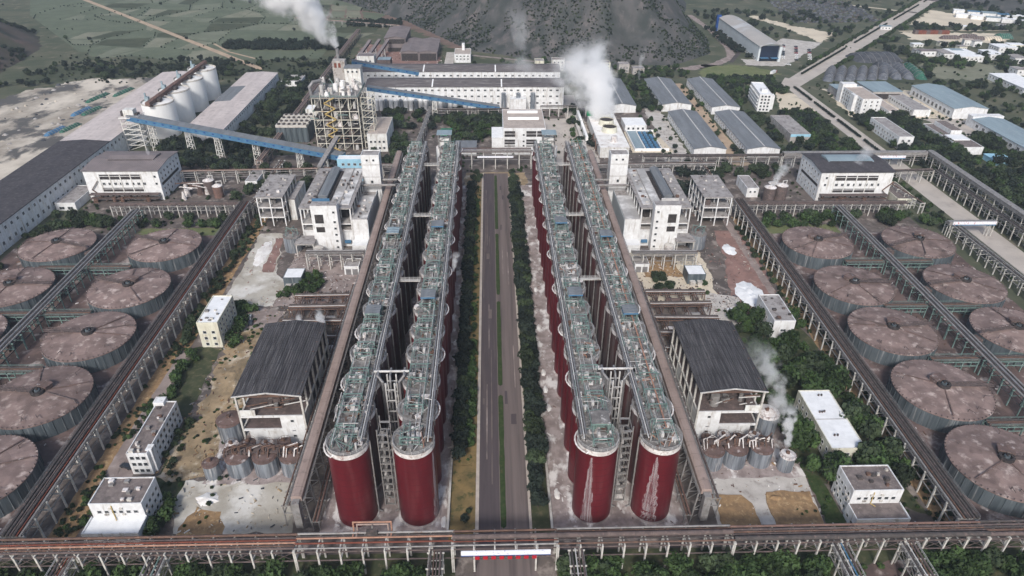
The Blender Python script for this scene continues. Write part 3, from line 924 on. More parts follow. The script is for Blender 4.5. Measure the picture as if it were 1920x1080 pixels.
# pipe bundles and grating walkway that run over each row
for ri, (rx, out_s, phrase) in enumerate(ROWS):
    sgn = 1 if ri < 2 else -1
    y0, y1 = TY0 - 3, TY0 + TPITCH * (TN - 1) + 6
    t = thing('overhead_pipe_bundle', f'grey pipe bundle over the {phrase}', 'pipe bundle', (rx, y0, TH), 0, 'pipe bundles over the tank rows')
    L = y1 - y0
    for dx, dz, r, mt in ((4.1, 2.3, .30, 'pipe_grey'), (4.9, 2.3, .22, 'steel_pale'), (5.6, 2.2, .34, 'pipe_grey'), (6.3, 1.9, .18, 'pipe_dark'), (4.5, 1.5, .2, 'pipe_dark')):
        ptube(t, 'pipe', mt, (sgn * dx, 0 if r < .3 else 2, dz), (sgn * dx, L, dz), r)
    if ri in (0, 3):
        ptube(t, 'pipe', 'steel_pale', (sgn * -4.4, 0, 1.6), (sgn * -4.4, L, 1.6), .2)
    if ri == 3:
        ptube(t, 'pipe', 'copper', (sgn * -1.6, 4, 3.1), (sgn * -1.6, L, 3.1), .3)
    rp = random.Random(ri + 40)
    for q in range(130):
        a = Vector((rp.uniform(-6, 6), rp.uniform(2, L - 12), rp.uniform(.5, 3.6)))
        b = a + (Vector((0, rp.uniform(4, 16), 0)) if q % 3 else Vector((rp.uniform(-5, 5), rp.uniform(-1, 1), rp.uniform(-.4, .4))))
        b.x = max(-6.4, min(6.4, b.x))
        ptube(t, 'pipe', rp.choice(('steel_grey', 'steel_pale', 'pipe_grey', 'dirty_white', 'green_steel', 'pipe_dark', 'tank_roof')), a, b, rp.uniform(.08, .2), 6)
    w = MB(); w.box(sgn * 1.0 - .7, 0, .9, sgn * 1.0 + .7, L, 1.0); w.build('grating', 'steel_grey', t)
    w = MB()
    for s in (-.7, .7):
        railing(w, [(sgn * 1.0 + s, 0), (sgn * 1.0 + s, L)], 1.0, 1.1, 3.0, .05)
    w.build('handrail', 'steel_pale', t)
    pf = MB(); pf.box(-4.6, -2.6, -.25, 4.6, 2.6, -.05); pfm = pf.mesh('platform', 'tank_roof')
    for k in range(TN - 1):
        link('platform', pfm, t, (0, 3 + TPITCH * (k + .5), 0))
    sp = MB()
    sp.bar((0, 0, 0), (0, 0, 2.1), .2); sp.bar((2.6, 0, 0), (2.6, 0, 2.1), .2); sp.bar((-.2, 0, 1.95), (2.8, 0, 1.95), .2)
    spm = sp.mesh('pipe_support', 'steel_grey')
    for k in range(int(L / 7.8)):
        link('pipe_support', spm, t, (3.9 if sgn > 0 else -6.5, 2 + k * 7.8, 0))

# kiosks standing on the tank tops
KI = [(0, 303.2, 'roof_steel_blue', 'steel_grey'), (0, 233.8, 'roof_grey_corr', 'green_steel'), (1, 310.3, 'roof_grey_corr', 'blue_sheet'), (1, 245.3, 'roof_grey_corr', 'blue_sheet'),
      (2, 313.6, 'roof_grey_corr', 'blue_sheet'), (2, 246.3, 'roof_grey_corr', 'blue_sheet'), (2, 168.8, 'tank_roof', 'green_steel'), (3, 299.0, 'roof_grey_corr', 'blue_sheet'), (3, 232.2, 'roof_grey_corr', 'blue_sheet')]
WH = ['far', 'near', 'far', 'near', 'far', 'middle', 'front', 'far', 'near']
for (ri, y, rm, bm), wh in zip(KI, WH):
    rx = ROWS[ri][0] + (-.9 if ri < 2 else .9)
    col = 'blue and grey' if bm == 'blue_sheet' else 'grey'
    t = thing('valve_kiosk', f'{col} kiosk, {wh} one on the {ROWS[ri][2]}', 'kiosk', (rx, y, TH + .35), 0, 'kiosks on the tank tops')
    for sx in (-2.4, 2.4):
        for sy in (-2.6, 2.6):
            pbox(t, 'post', 'green_steel', sx - .15, sy - .15, -.2, sx + .15, sy + .15, 4.6)
    pbox(t, 'side_panel', bm, -2.65, -2.7, 2.6, -2.5, 2.7, 4.6)
    r = MB(); r.extrude([(-3.0, 4.6), (3.0, 4.6), (3.0, 4.75), (0, 5.1), (-3.0, 4.75)], 1, -3.1, 3.1); r.build('roof', rm, t)
    pbox(t, 'fascia', bm, -3.02, -3.2, 4.15, 3.02, -3.1, 4.75)
    pbox(t, 'motor', 'pipe_dark', -1, -1, -.1, 1, 1, 1.6)

# bridges and stair towers in the gaps between the rows
for gx_, side in ((-36.3, 'left'), (44.6, 'right')):
    for y, nm in ((328.3, 'far'), (263.4, 'middle'), (398.0, 'farthest')):
        t = thing('foot_bridge', f'{nm} pale foot bridge linking the two tank rows {side} of the avenue', 'bridge', (gx_, y, TH + .3), 0, 'foot bridges between the tank rows')
        pbox(t, 'deck', 'pale_concrete', -5.2, -.8, 0, 5.2, .8, .25)
        w = MB()
        for s in (-.75, .75):
            railing(w, [(-5.2, s), (5.2, s)], .25, 1.1, 1.7, .06)
        w.build('handrail', 'steel_pale', t)
    t = thing('stair_tower', f'grey steel stair tower between the front tanks {side} of the avenue', 'stair tower', (gx_, 171.5, .35), 0, 'stair towers between the tank rows')
    H_, Wx, Wy = 35.5, 1.7, 3.4
    for sx in (-Wx, Wx):
        for sy in (-Wy, Wy):
            pbox(t, 'post', 'steel_grey', sx - .16, sy - .16, 0, sx + .16, sy + .16, H_)
    fl = MB(); fl.box(-Wx, -Wy, 0, Wx, -Wy + .8, .06); fl.box(-Wx, Wy - .8, .02, Wx, Wy, .08)
    for s in (-Wx, Wx):
        fl.bar((s, -Wy, 0), (s, Wy, 0), .2)
    for s in (-Wy, Wy):
        fl.bar((-Wx, s, .05), (Wx, s, .05), .2)
    flm = fl.mesh('landing', 'steel_grey')
    st = MB()
    st.bar((-.85, -Wy + 1.2, 0), (-.85, Wy - 1.2, 3.3), .8, .12)
    st.bar((-.2, -Wy + 1.2, 1.0), (-.2, Wy - 1.2, 4.3), .08); st.bar((-1.5, -Wy + 1.2, 1.0), (-1.5, Wy - 1.2, 4.3), .08)
    stm = st.mesh('stair_flight', 'steel_grey')
    for k in range(11):
        link('landing', flm, t, (0, 0, 3.3 * k))
        if k < 10:
            link('stair_flight', stm, t, (0, 0, 3.3 * k), math.pi if k % 2 else 0)
    # pipe tower with thick bent pipes a little further back
    t = thing('riser_pipes', f'cluster of grey riser pipes bridging the gap between tank rows {side} of the avenue', 'pipes', (gx_, 193.5, .35), 0, 'riser pipe clusters')
    for k, (dx, dy) in enumerate(((-1.6, -2.5), (1.6, -2.5), (-1.6, 2.5), (1.6, 2.5))):
        pbox(t, 'post', 'steel_pale', dx - .25, dy - .25, 0, dx + .25, dy + .25, 36)
    for z in range(3, 36, 5):
        w = MB(); w.bar((-1.6, -2.5, z), (1.6, -2.5, z), .3); w.bar((-1.6, 2.5, z), (1.6, 2.5, z), .3); w.bar((-1.6, -2.5, z), (-1.6, 2.5, z), .3); w.bar((1.6, -2.5, z), (1.6, 2.5, z), .3)
        w.build('cross_beam', 'steel_pale', t)
    for dx, r in ((-3.0, .55), (-.2, .4), (2.9, .5)):
        w = MB(); w.path([(dx, 0, .5), (dx, 0, 34.5), (dx * 1.6, 1.2, 36.4), (dx * 1.6, 5, 36.6)], r, 10); w.build('riser', 'pipe_grey', t)
    w = MB(); w.path([(-6, 3.4, 36.7), (6, 3.4, 36.7)], .45, 10); w.build('header_pipe', 'steel_pale', t)

# low pale retaining walls beside the tank aprons
for x, s, nm in ((-15.7, -1, 'left'), (19.85, 1, 'right')):
    t = thing('retaining_wall', f'low pale wall between the {nm} tank apron and the avenue trees', 'wall', (x, 156, 0), 0, 'low walls beside the aprons')
    pbox(t, 'wall_body', 'concrete', -.25, 0, 0, .25, 288, 1.2)
    pbox(t, 'coping', 'pale_concrete', -.4, 0, 1.2, .4, 288, 1.4)
# ------------------------------------------------------------------ pipe racks and gantries
def rack(name, label, a, b, h, w, step, pipes, post='post_concrete', postw=.5, deck=None, rail=None, cat='pipe rack', group=None, girder='steel_grey', mid=True, brace=False, roof=None, skip_posts=None):
    """a straight rack from a to b (x, y); local +X runs along it; pipes are (offset, dz, radius, material)"""
    d = Vector((b[0] - a[0], b[1] - a[1]))
    L = d.length
    t = thing(name, label, cat, (a[0], a[1], 0), math.atan2(d.y, d.x), group)
    n = max(1, round(L / step))
    for i in range(n + 1):
        x = L * i / n
        for s in (-w / 2, w / 2):
            if not (skip_posts and skip_posts(x, s)):
                pbox(t, 'post', post, x - postw / 2, s - postw / 2, 0, x + postw / 2, s + postw / 2, h - .3)
        pbox(t, 'cross_beam', post, x - postw * .4, -w / 2 - .5, h - .3, x + postw * .4, w / 2 + .5, h + .15)
        if mid:
            pbox(t, 'cross_beam', post, x - postw * .35, -w / 2, h * .62, x + postw * .35, w / 2, h * .62 + .35)
    for s in (-w / 2, w / 2):
        pbox(t, 'girder', girder, 0, s - .14, h - .75, L, s + .14, h - .32)
        if mid:
            pbox(t, 'girder', girder, 0, s - .13, h * .62 - .4, L, s + .13, h * .62 - .02)
    if brace:
        for s in (-w / 2, w / 2):
            m = MB()
            for i in range(n):
                x0, x1 = L * i / n, L * (i + 1) / n
                m.bar((x0, s, h * .62), (x1, s, h - .5), .14)
                m.bar((x0, s, h - .5), (x1, s, h * .62), .12)
            m.build('bracing', girder, t)
    for (o, dz, r, mt) in pipes:
        ptube(t, 'pipe', mt, (-.3, o, h + .15 + dz), (L + .3, o, h + .15 + dz), r)
    if deck:
        pbox(t, 'deck', deck, 0, -w / 2, h + .16, L, w / 2, h + .3)
    if rail:
        m = MB()
        for s in (-w / 2 - .3, w / 2 + .3):
            railing(m, [(0, s), (L, s)], h + .2, 1.1, 3.2, .06)
        m.build('handrail', rail, t)
    if roof:
        m = MB()
        m.extrude([(-w / 2 - .5, h + 2.6), (w / 2 + .5, h + 2.6), (w / 2 + .5, h + 2.8), (0, h + 3.3), (-w / 2 - .5, h + 2.8)], 0, 0, L)
        m.build('roof', roof, t)
        pbox(t, 'side_panel', roof, 0, -w / 2 - .4, h + .3, L, -w / 2 - .3, h + 2.6)
        pbox(t, 'side_panel', roof, 0, w / 2 + .3, h + .3, L, w / 2 + .4, h + 2.6)
    return t


PIPES_BIG = [(-2.6, .75, .7, 'mud_brown'), (-1.2, .5, .3, 'copper'), (-.4, .45, .25, 'steel_pale'), (.5, .5, .32, 'rust_red'), (1.5, .65, .5, 'pipe_dark'), (2.6, .6, .4, 'mud_brown')]
# front gantry across the whole foot of the plant, in bays
FG = [(-205, -154, 'far left bay beside the mud thickeners'), (-154, -62, 'bay below the left offices and slurry pad'), (-62, -13, 'bay in front of the left red tanks'),
      (-13, 20, 'bay that bridges the avenue'), (20, 76, 'bay in front of the right red tanks'), (76, 158, 'bay below the concrete pad and right office'), (158, 210, 'far right bay beside the mud thickeners')]
SETS = [PIPES_BIG,
        [(-2.6, .5, .35, 'mud_brown'), (-1.6, .4, .25, 'rust'), (-.5, .45, .3, 'copper'), (.5, .45, .3, 'rust_red'), (1.4, .4, .24, 'mud_brown'), (2.6, .55, .42, 'rust')],
        [(-2.7, .4, .25, 'steel_grey'), (-.9, .5, .3, 'rust_red'), (1.0, .45, .3, 'copper'), (1.8, .4, .22, 'pipe_dark'), (2.7, .6, .4, 'steel_grey')],
        [(-2.6, .4, .3, 'steel_grey'), (-1.2, .4, .2, 'rust_red'), (.2, .9, .85, 'mud_brown'), (2.6, .55, .35, 'rust')],
        [(-2.6, .4, .3, 'rust'), (-1.2, .4, .2, 'pipe_dark'), (.2, .9, .85, 'mud_brown'), (1.9, .5, .3, 'rust'), (2.9, .55, .35, 'steel_grey')],
        [(-2.4, .95, .85, 'pipe_dark'), (-.6, .5, .35, 'mud_brown'), (.4, .45, .3, 'rust'), (1.3, .45, .3, 'mud_brown'), (2.5, .5, .4, 'conv_rust')],
        [(-2.5, .8, .7, 'mud_brown'), (-.8, .55, .42, 'rust'), (.4, .5, .35, 'pipe_dark'), (1.4, .45, .3, 'mud_brown'), (2.6, .55, .45, 'pipe_dark')]]
for (a, b, ph), ps in zip(FG, SETS):
    rack('front_gantry', f'front pipe gantry, {ph}', (a + .2, 143.9), (b - .2, 143.9), 11.6, 6.4, 6.6, [(-o, dz, r, mt) if False else (o, dz, r, mt) for o, dz, r, mt in ps],
         postw=.55, girder='mud_brown', cat='gantry', group='bays of the front pipe gantry', brace=(a == -154 or a == 76 or a == 158), skip_posts=(lambda x, s: 7 < x < 26) if a == -13 else None)
# expansion loop of copper pipes on the gantry before the left tanks
t = thing('expansion_loop', 'square loop of copper pipes on the gantry before the left tanks', 'pipe loop', (-38.5, 146.4, 12.2), 0)
for k, (o, mt) in enumerate(((0, 'copper'), (1.1, 'conv_cover'))):
    m = MB(); m.path([(-6 + o, -1.5 + o * .4, 0), (-6 + o, 1.2, 0), (-6 + o, 1.5, 3.6 - o), (6 - o, 1.5, 3.6 - o), (6 - o, 1.2, 0), (6 - o, -1.5 + o * .4, 0)], .3, 8); m.build('pipe', mt, t)
pbox(t, 'post', 'steel_grey', -.2, .6, -.4, .2, 1.0, 3.0)
pbox(t, 'stand', 'pipe_dark', -1.8, -.8, -.4, 1.8, .6, 1.6)

# sign board and red plates over the avenue
t = thing('sign_board', 'long white sign board with small blue print over the avenue entrance', 'sign', (3.7, 139.9, 10.3))
m = MB(); m.box(-14, -.35, -.9, 14, .1, .9); m.build('panel', 'sign_white', t)
pbox(t, 'lower_edge', 'deep_blue', -14, -.38, -1.25, 14, .12, -.9)
for s in (-14.2, 14.0):
    pbox(t, 'end_cap', 'pipe_dark', s, -.4, -1.1, s + .2, .2, .95)
m = MB()
for s in (-10, -3.5, 3.5, 10):
    m.bar((s, .1, .6), (s, 1.0, 2.4), .15)
m.build('bracket', 'steel_pale', t)
t = thing('plate_row', 'row of eight square red plates hung under the sign board', 'sign', (3.7, 140.2, 7.4))
m = MB(); m.bar((-10.5, 0, .9), (10.5, 0, .9), .16); m.bar((-10.5, .2, -.8), (10.5, .2, -.8), .14); m.build('hanger_rail', 'pipe_dark', t)
for k in range(8):
    x = -9 + k * 18 / 7
    m = MB(); m.box(x - .72, -.12, -.75, x + .72, .02, .75); m.build('plate', 'red_plate', t)

# racks that leave the front gantry towards the camera
LEAD = [(-131.5, 'rust_red', 'rusty narrow pipe rack below the left office'), (-103.5, 'green_steel', 'pipe rack with a green pipe below the slurry pad'), (-18.2, 'mud_brown', 'pipe rack left of the avenue mouth, running forward'),
        (25.8, 'mud_brown', 'pipe rack right of the avenue mouth, running forward'), (109.5, 'blue_sheet', 'pipe rack with a blue pipe below the concrete pad'), (131.5, 'rust', 'rusty pipe rack with a platform below the right office')]
for x, mt, lb in LEAD:
    rack('lead_rack', lb, (x, 112), (x, 140.2), 10.2, 4.4, 6, [(-1.6, .4, .35, 'mud_brown'), (-.5, .35, .22, mt), (.4, .35, .22, 'steel_pale' if x > 0 else 'rust'), (1.5, .45, .35, 'pipe_dark')],
         postw=.4, rail='steel_pale' if abs(x) > 90 else None, group='racks running forward from the front gantry', brace=True)

# long gantries on either side (beside the thickeners)
for x, nm, s in ((-152.5, 'left', 1), (156.6, 'right', -1)):
    for y0, y1, ph in ((149, 232, 'near stretch'), (232.4, 315, 'middle stretch'), (315.4, 398, 'far stretch')):
        rack('side_gantry', f'{ph} of the long dark pipe gantry beside the {nm} thickeners', (x, y0), (x, y1), 10.6, 6.4, 7.2,
             [(2.6 * s, .6, .5, 'pipe_dark'), (1.4 * s, .55, .42, 'pipe_dark'), (.4 * s, .5, .3, 'mud_brown'), (-.7 * s, .6, .5, 'pipe_dark'), (-1.7 * s, .45, .26, 'rust_red' if s > 0 else 'rust'), (-2.8 * s, .5, .33, 'steel_grey')],
             postw=.55, deck='pipe_dark', rail='steel_grey', cat='gantry', group='long pipe gantries beside the thickeners')
# racks between the two thickener columns, with green posts, and cross racks
for x, nm in ((-217.0, 'left'), (219.0, 'right')):
    for y0, y1, ph in ((195, 262, 'near stretch'), (262.4, 329, 'middle stretch'), (329.4, 392, 'far stretch')):
        rack('thickener_rack', f'{ph} of the green-posted pipe rack between the {nm} thickeners', (x, y0), (x, y1), 8.4, 6.0, 6.6,
             [(-2.2, .5, .4, 'steel_grey'), (-1.1, .4, .28, 'pipe_dark'), (-.2, .55, .5, 'pipe_grey'), (1.0, .4, .28, 'pipe_dark'), (2.2, .55, .45, 'steel_grey')],
             post='green_steel', postw=.42, girder='pipe_dark', group='racks between the thickener columns', brace=False)
    for y, ph in zip((198, 239, 282, 326), ('first', 'second', 'third', 'fourth')):
        s = -1 if x < 0 else 1
        for xa, xb, side in ((x - 24, x - 3.4, 'outer' if s < 0 else 'inner'), (x + 3.4, x + 24, 'inner' if s < 0 else 'outer')):
            rack('cross_rack', f'{ph} {side} cross rack from the front among the {nm} thickeners', (xa, y), (xb, y), 6.4, 3.6, 6.5,
                 [(-1.1, .45, .35, 'mud_brown'), (0, .4, .25, 'rust'), (1.1, .45, .35, 'pipe_dark')], post='green_steel', postw=.4, girder='green_steel', group='cross racks among the thickeners', deck='mud_brown', rail='green_steel')

# racks across the plant behind the thickeners and in front of the process halls
rack('cross_gantry', 'pipe rack in front of the left evaporation hall', (-236, 401), (-149, 402), 8.2, 5, 6, [(-1.6, .4, .3, 'mud_brown'), (0, .5, .4, 'mud_brown'), (1.6, .4, .3, 'pipe_dark')], group='racks in front of the halls', deck='mud_brown', brace=True)
rack('cross_gantry', 'pipe rack in front of the right evaporation hall', (157, 398.5), (266, 398), 8.2, 5, 6, [(-1.6, .4, .3, 'mud_brown'), (0, .5, .4, 'mud_brown'), (1.6, .4, .3, 'pipe_dark')], group='racks in front of the halls', deck='mud_brown', brace=True)
for x0, x1, y, nm in ((-101, -70, 335, 'left'), (77.5, 113, 332, 'right')):
    rack('hall_gantry', f'dark grey pipe gantry in front of the {nm} white process hall', (x0, y), (x1, y), 9.6, 4.6, 6, [(-1.5, .5, .4, 'steel_grey'), (-.3, .4, .25, 'pipe_dark'), (1.2, .5, .4, 'pipe_grey')], post='post_concrete', group='gantries in front of the process halls', deck='steel_grey', rail='steel_grey')
for x, nm in ((-149.5, 'left'), (151.5, 'right')):
    rack('hall_rack', f'rusty pipe rack running back past the {nm} concrete frame', (x, 404), (x, 474), 8.2, 4, 7, [(-1, .4, .3, 'rust'), (.3, .4, .3, 'mud_brown'), (1.2, .4, .2, 'steel_grey')], group='racks past the concrete frames')
rack('transverse_rack', 'long pipe rack behind the left process hall', (-212, 452), (-93, 457), 9, 3.6, 9, [(-.8, .4, .3, 'conv_cover'), (.7, .4, .3, 'rust')], group='transverse racks')
rack('transverse_rack', 'pipe bridge behind the avenue head, left part', (-92, 462), (-60, 462), 9, 5, 8, [(-1.4, .6, .5, 'steel_grey'), (.4, .4, .3, 'rust'), (1.6, .5, .4, 'pipe_dark')], group='transverse racks', deck='steel_grey')
rack('transverse_rack', 'pipe rack behind the right process hall', (76, 461), (160, 463), 9, 5, 8, [(-1.4, .6, .5, 'steel_grey'), (.4, .4, .3, 'rust'), (1.6, .5, .4, 'pipe_dark')], group='transverse racks', deck='steel_grey')
rack('transverse_rack', 'long dark pipe rack behind the row of trees on the right', (112, 479), (214, 479.5), 8.5, 4.5, 9, [(-1.2, .6, .5, 'pipe_dark'), (.2, .4, .3, 'mud_brown'), (1.4, .5, .4, 'pipe_dark')], group='transverse racks', deck='pipe_dark')
rack('covered_gallery', 'grey covered gallery crossing the side road', (215, 479), (323, 480), 8.5, 3.6, 9, [], group='covered galleries', deck='pipe_dark', roof='steel_grey', cat='gallery')
rack('covered_gallery', 'grey covered gallery running forward beyond the side road', (327, 482), (327, 300), 8.5, 3.6, 9, [], group='covered galleries', deck='pipe_dark', roof='steel_grey', cat='gallery')
rack('road_rack', 'dark pipe rack crossing the side road behind the right hall', (280, 449), (312, 451), 8.5, 3.6, 8, [(-1, .5, .4, 'pipe_dark'), (.6, .5, .4, 'mud_brown')], group='racks beyond the side road', deck='pipe_dark')
rack('road_rack', 'dark pipe rack running forward just beyond the side road', (315, 450), (315, 290), 8.5, 3.6, 8, [(-1, .5, .4, 'pipe_dark'), (.6, .5, .4, 'pipe_dark')], group='racks beyond the side road', deck='pipe_dark', rail='steel_grey')
rack('road_rack', 'pipe rack between the right thickeners and the side road', (279.5, 372), (279.5, 250), 7.4, 4.4, 7, [(-1.4, .5, .35, 'steel_grey'), (0, .4, .25, 'pipe_dark'), (1.4, .5, .35, 'steel_grey')], group='racks beyond the side road', rail='steel_grey')
rack('link_rack', 'short pipe rack linking the right hall to the front rack', (271, 436), (277.6, 399), 7.2, 3, 7, [(0, .4, .3, 'rust')])
for a, y0, nm in (((283, 304.5), 477, 'far'), ((277.5, 304), 366, 'near')):
    t = thing('road_banner', f'{nm} white and blue banner board across the side road', 'sign', (a[0], y0 - 3.2 if nm == 'far' else y0, 8.2), 0, 'banners over the side road')
    L = a[1] - a[0]
    pbox(t, 'panel', 'banner_print', 0, -.2, .35, L, .1, 2.2)
    pbox(t, 'lower_edge', 'blue_sheet', 0, -.22, -.3, L, .12, .35)
    if nm == 'near':
        pbox(t, 'walkway', 'steel_grey', -2, .1, -.3, L + 1, 3, 1.9)
        for x in (-.8, L - .4, L - 3.0):
            for yy in (.4, 2.6):
                pbox(t, 'post', 'post_concrete', x, yy, -8.2, x + .45, yy + .45, -.3)
# portal bridge at the head of the avenue
t = rack('avenue_portal', 'brown pipe bridge across the far end of the avenue', (-22.5, 481), (29.5, 481), 12, 9, 8.6, [(-3.6, .5, .45, 'steel_grey'), (-2.2, .4, .3, 'mud_brown'), (0, .6, .6, 'steel_grey'), (1.6, .4, .3, 'rust'), (3.6, .5, .4, 'mud_brown')], cat='bridge', rail='rust', postw=.6)
t = thing('portal_sign', 'narrow white sign board on the pipe bridge at the avenue head', 'sign', (3.4, 475.6, 9.0))
pbox(t, 'panel', 'sign_white', -13, -.3, 0, 13, .1, 1.4)
pbox(t, 'lower_edge', 'pipe_dark', -13, -.32, -.3, 13, .12, 0)
# long rack running back to the left
for y0, y1, ph in ((475, 620, 'near stretch'), (620.4, 765, 'middle stretch'), (765.4, 915, 'far stretch')):
    rack('long_conveyor_rack', f'{ph} of the long brown pipe conveyor heading to the fields', (-166, y0), (-164.5, y1), 7.5, 4.2, 12, [(-1.4, .5, .4, 'conv_cover'), (1.4, .5, .4, 'conv_cover'), (0, .4, .25, 'steel_grey')], group='long brown conveyor rack', deck='conv_rust', post='conv_cover')
rack('ridge_rack', 'thin pale pipe rack crossing behind the brown roofed sheds', (-265, 1006), (-118, 956), 4, 2.5, 12, [(0, .4, .5, 'conv_cover')], mid=False)
rack('garden_rack', 'pipe rack running back through the trees behind the left tanks', (-58, 470), (-52, 602), 7, 3, 11, [(-.6, .4, .35, 'steel_grey'), (.6, .4, .3, 'steel_grey')], deck='steel_grey', mid=False)
rack('warehouse_rack', 'dark pipe rack in front of the long white warehouses', (-46, 594), (16, 596), 7, 4, 9, [(-1, .5, .5, 'pipe_dark'), (.8, .4, .3, 'steel_grey')], deck='pipe_dark')
rack('warehouse_rack', 'pipe rack right of the tan roofed hall', (44, 596), (84, 597), 9, 3.5, 8, [(-1, .5, .4, 'pipe_dark'), (.8, .4, .3, 'steel_grey')], mid=False)

# ------------------------------------------------------------------ covered belt conveyors beside the tank rows
for x, nm in ((-64.6, 'left'), (71.0, 'right')):
    y0, y1, h = 158, 470, 14.5
    t = thing('belt_conveyor', f'long brown covered belt conveyor beside the {nm} tank rows', 'conveyor', (x, y0, 0), 0, 'covered conveyors beside the tanks')
    L = y1 - y0
    m = MB(); m.extrude([(-1.75, h), (1.75, h), (1.75, h + 1.9), (.9, h + 2.35), (-.9, h + 2.35), (-1.75, h + 1.9)], 1, 0, L); m.build('gallery', 'conv_cover', t)
    pbox(t, 'girder', 'steel_grey', -1.9, .5, h - .7, -1.6, L, h - .05)
    pbox(t, 'girder', 'steel_grey', 1.6, .5, h - .7, 1.9, L, h - .05)
    lad = MB()
    for s in (-2.5, 2.5):
        railing(lad, [(s, 0), (s, L)], h, 1.1, 2.5, .07)
    lad.box(-2.55, 0, h - .08, -1.8, L, h - .01); lad.box(1.8, 0, h - .08, 2.55, L, h - .01)
    lad.build('side_walkway', 'steel_grey', t)
    tre = MB()
    for s in (-1, 1):
        tre.bar((2.6 * s, 0, 0), (1.7 * s, 0, h - .6), .45)
    for k in range(3):
        z0, z1 = k * 4.6 + .3, (k + 1) * 4.6
        w0, w1 = 2.6 - .9 * z0 / h, 2.6 - .9 * z1 / h
        tre.bar((-w0, 0, z0), (w1, 0, z1), .2); tre.bar((-w1, 0, z1), (w1, 0, z1), .24)
    trm = tre.mesh('trestle', 'steel_grey')
    for k in range(int(L / 8) + 1):
        link('trestle', trm, t, (0, 2 + 8 * k, 0))
    pbox(t, 'head_chute', 'steel_grey', -1.2, -2.4, 4, 1.2, -.1, h + 1.2)
    # brown ground-level pipe trench rack beside it
    s = -1 if x < 0 else 1
    rack('trench_rack', f'low rusty pipe rack between the {nm} conveyor and the tank apron', (x - s * 4.6, 158), (x - s * 4.6, 440), 4.2, 2.2, 9, [(-.6, .4, .35, 'conv_rust'), (.5, .4, .3, 'rust')], post='steel_grey', postw=.35, mid=False, group='low racks beside the tank aprons')
    rack('tall_rack', f'tall dark lattice pipe rack outside the {nm} conveyor', (x + s * 4.4, 160), (x + s * 4.4, 300), 10, 3.0, 6, [(-.8, .4, .35, 'mud_brown'), (.2, .35, .25, 'steel_grey'), (1, .35, .25, 'rust')], post='steel_grey', postw=.35, group='lattice racks outside the conveyors', brace=True)

# ------------------------------------------------------------------ mud thickeners
KR, KH = 19.2, 7.8
m = MB(); m.cyl(0, 0, .1, KH, KR, 72, top=False); KSHELL = m.mesh('shell', 'galvanised')
m = MB()
for k in range(36):
    a = 2 * math.pi * k / 36
    c, s = math.cos(a), math.sin(a)
    m.bar(((KR + .1) * c, (KR + .1) * s, .1), ((KR + .1) * c, (KR + .1) * s, KH), .22)
KRIBS = m.mesh('stiffener_ribs', 'galvanised')
def lid(seed):
    """a lid of separate plates, some paler or darker than their neighbours"""
    rr = random.Random(seed)
    m = MB()
    n = 72
    rs = (KR + .25, 15.5, 11.5, 7.5, 2.2)
    zs = (KH + .05, KH + .5, KH + .95, KH + 1.3, KH + 1.7)
    shade = {(q, i): rr.choice((None, None, None, 'mud_roof_pale', 'mud_roof_dark')) for q in range(18) for i in range(4)}
    for k in range(n):
        a, b = 2 * math.pi * k / n, 2 * math.pi * (k + 1) / n
        for i in range(4):
            r0, z0, r1, z1 = rs[i], zs[i], rs[i + 1], zs[i + 1]
            m.quad([(r0 * math.cos(a), r0 * math.sin(a), z0), (r0 * math.cos(b), r0 * math.sin(b), z0), (r1 * math.cos(b), r1 * math.sin(b), z1), (r1 * math.cos(a), r1 * math.sin(a), z1)], shade[(k + i * 2) % n // 4, i])
        m.quad([((KR + .25) * math.cos(a), (KR + .25) * math.sin(a), KH - .35), ((KR + .25) * math.cos(b), (KR + .25) * math.sin(b), KH - .35), ((KR + .25) * math.cos(b), (KR + .25) * math.sin(b), KH + .05), ((KR + .25) * math.cos(a), (KR + .25) * math.sin(a), KH + .05)])
    m.cyl(0, 0, KH + 1.6, KH + 1.75, 2.3, 24)
    return m.mesh('roof', 'mud_roof')


KROOF = lid(1)
KLIDS = [lid(k) for k in range(6)]

m = MB()
for k in range(60):
    a = 2 * math.pi * k / 60
    c, s = math.cos(a) * KR, math.sin(a) * KR
    m.box(c - .13, s - .13, KH, c + .13, s + .13, KH + .75)
KTEETH = m.mesh('rim_posts', 'mud_brown')
m = MB(); m.ring(0, 0, KH + 1.7, KH + 3.0, 1.7, 2.7, 20, 'dark_inside'); m.cyl(0, 0, KH + 1.7, KH + 3.2, 1.2, 14, 1.0, 'galvanised'); m.cyl(0, 0, KH + 3.2, KH + 4.2, .5, 10, mt='dark_inside'); KDRIVE = m.mesh('centre_drive', 'pipe_dark')
m = MB(); m.box(-2.6, 1.6, KH + 1.9, 2.6, 5.0, KH + 3.6); m.extrude([(-2.9, KH + 3.6), (2.9, KH + 3.6), (0, KH + 4.1)], 1, 1.3, 5.3); KHOUSE = m.mesh('drive_house', 'mud_heap')
m = MB()                                    # raking bridge with pipe from the rim to the drive
for s in (-.9, .9):
    m.bar((2, s, KH + 2.2), (KR + 1.5, s, KH + 2.0), .22); m.bar((2, s, KH + 3.2), (KR + 1.5, s, KH + 3.0), .16)
    for k in range(9):
        x = 2 + k * 2.2
        m.bar((x, s, KH + 2.2), (x, s, KH + 3.2), .12)
m.box(2, -.9, KH + 2.05, KR + 1.5, .9, KH + 2.15)
KBRIDGE = m.mesh('bridge', 'mud_brown')
m = MB(); m.bar((-KR + 1, 0, KH + .95), (-2, 0, KH + 1.9), .5, .25); KTRAY = m.mesh('cable_tray', 'mud_heap')
m = MB(); m.path([(15, 0, KH + .6), (15, 0, KH + 1.9), (17.5, .8, KH + 1.9)], .14, 6); KVENT = m.mesh('vent_pipe', 'mud_brown')
m = MB()
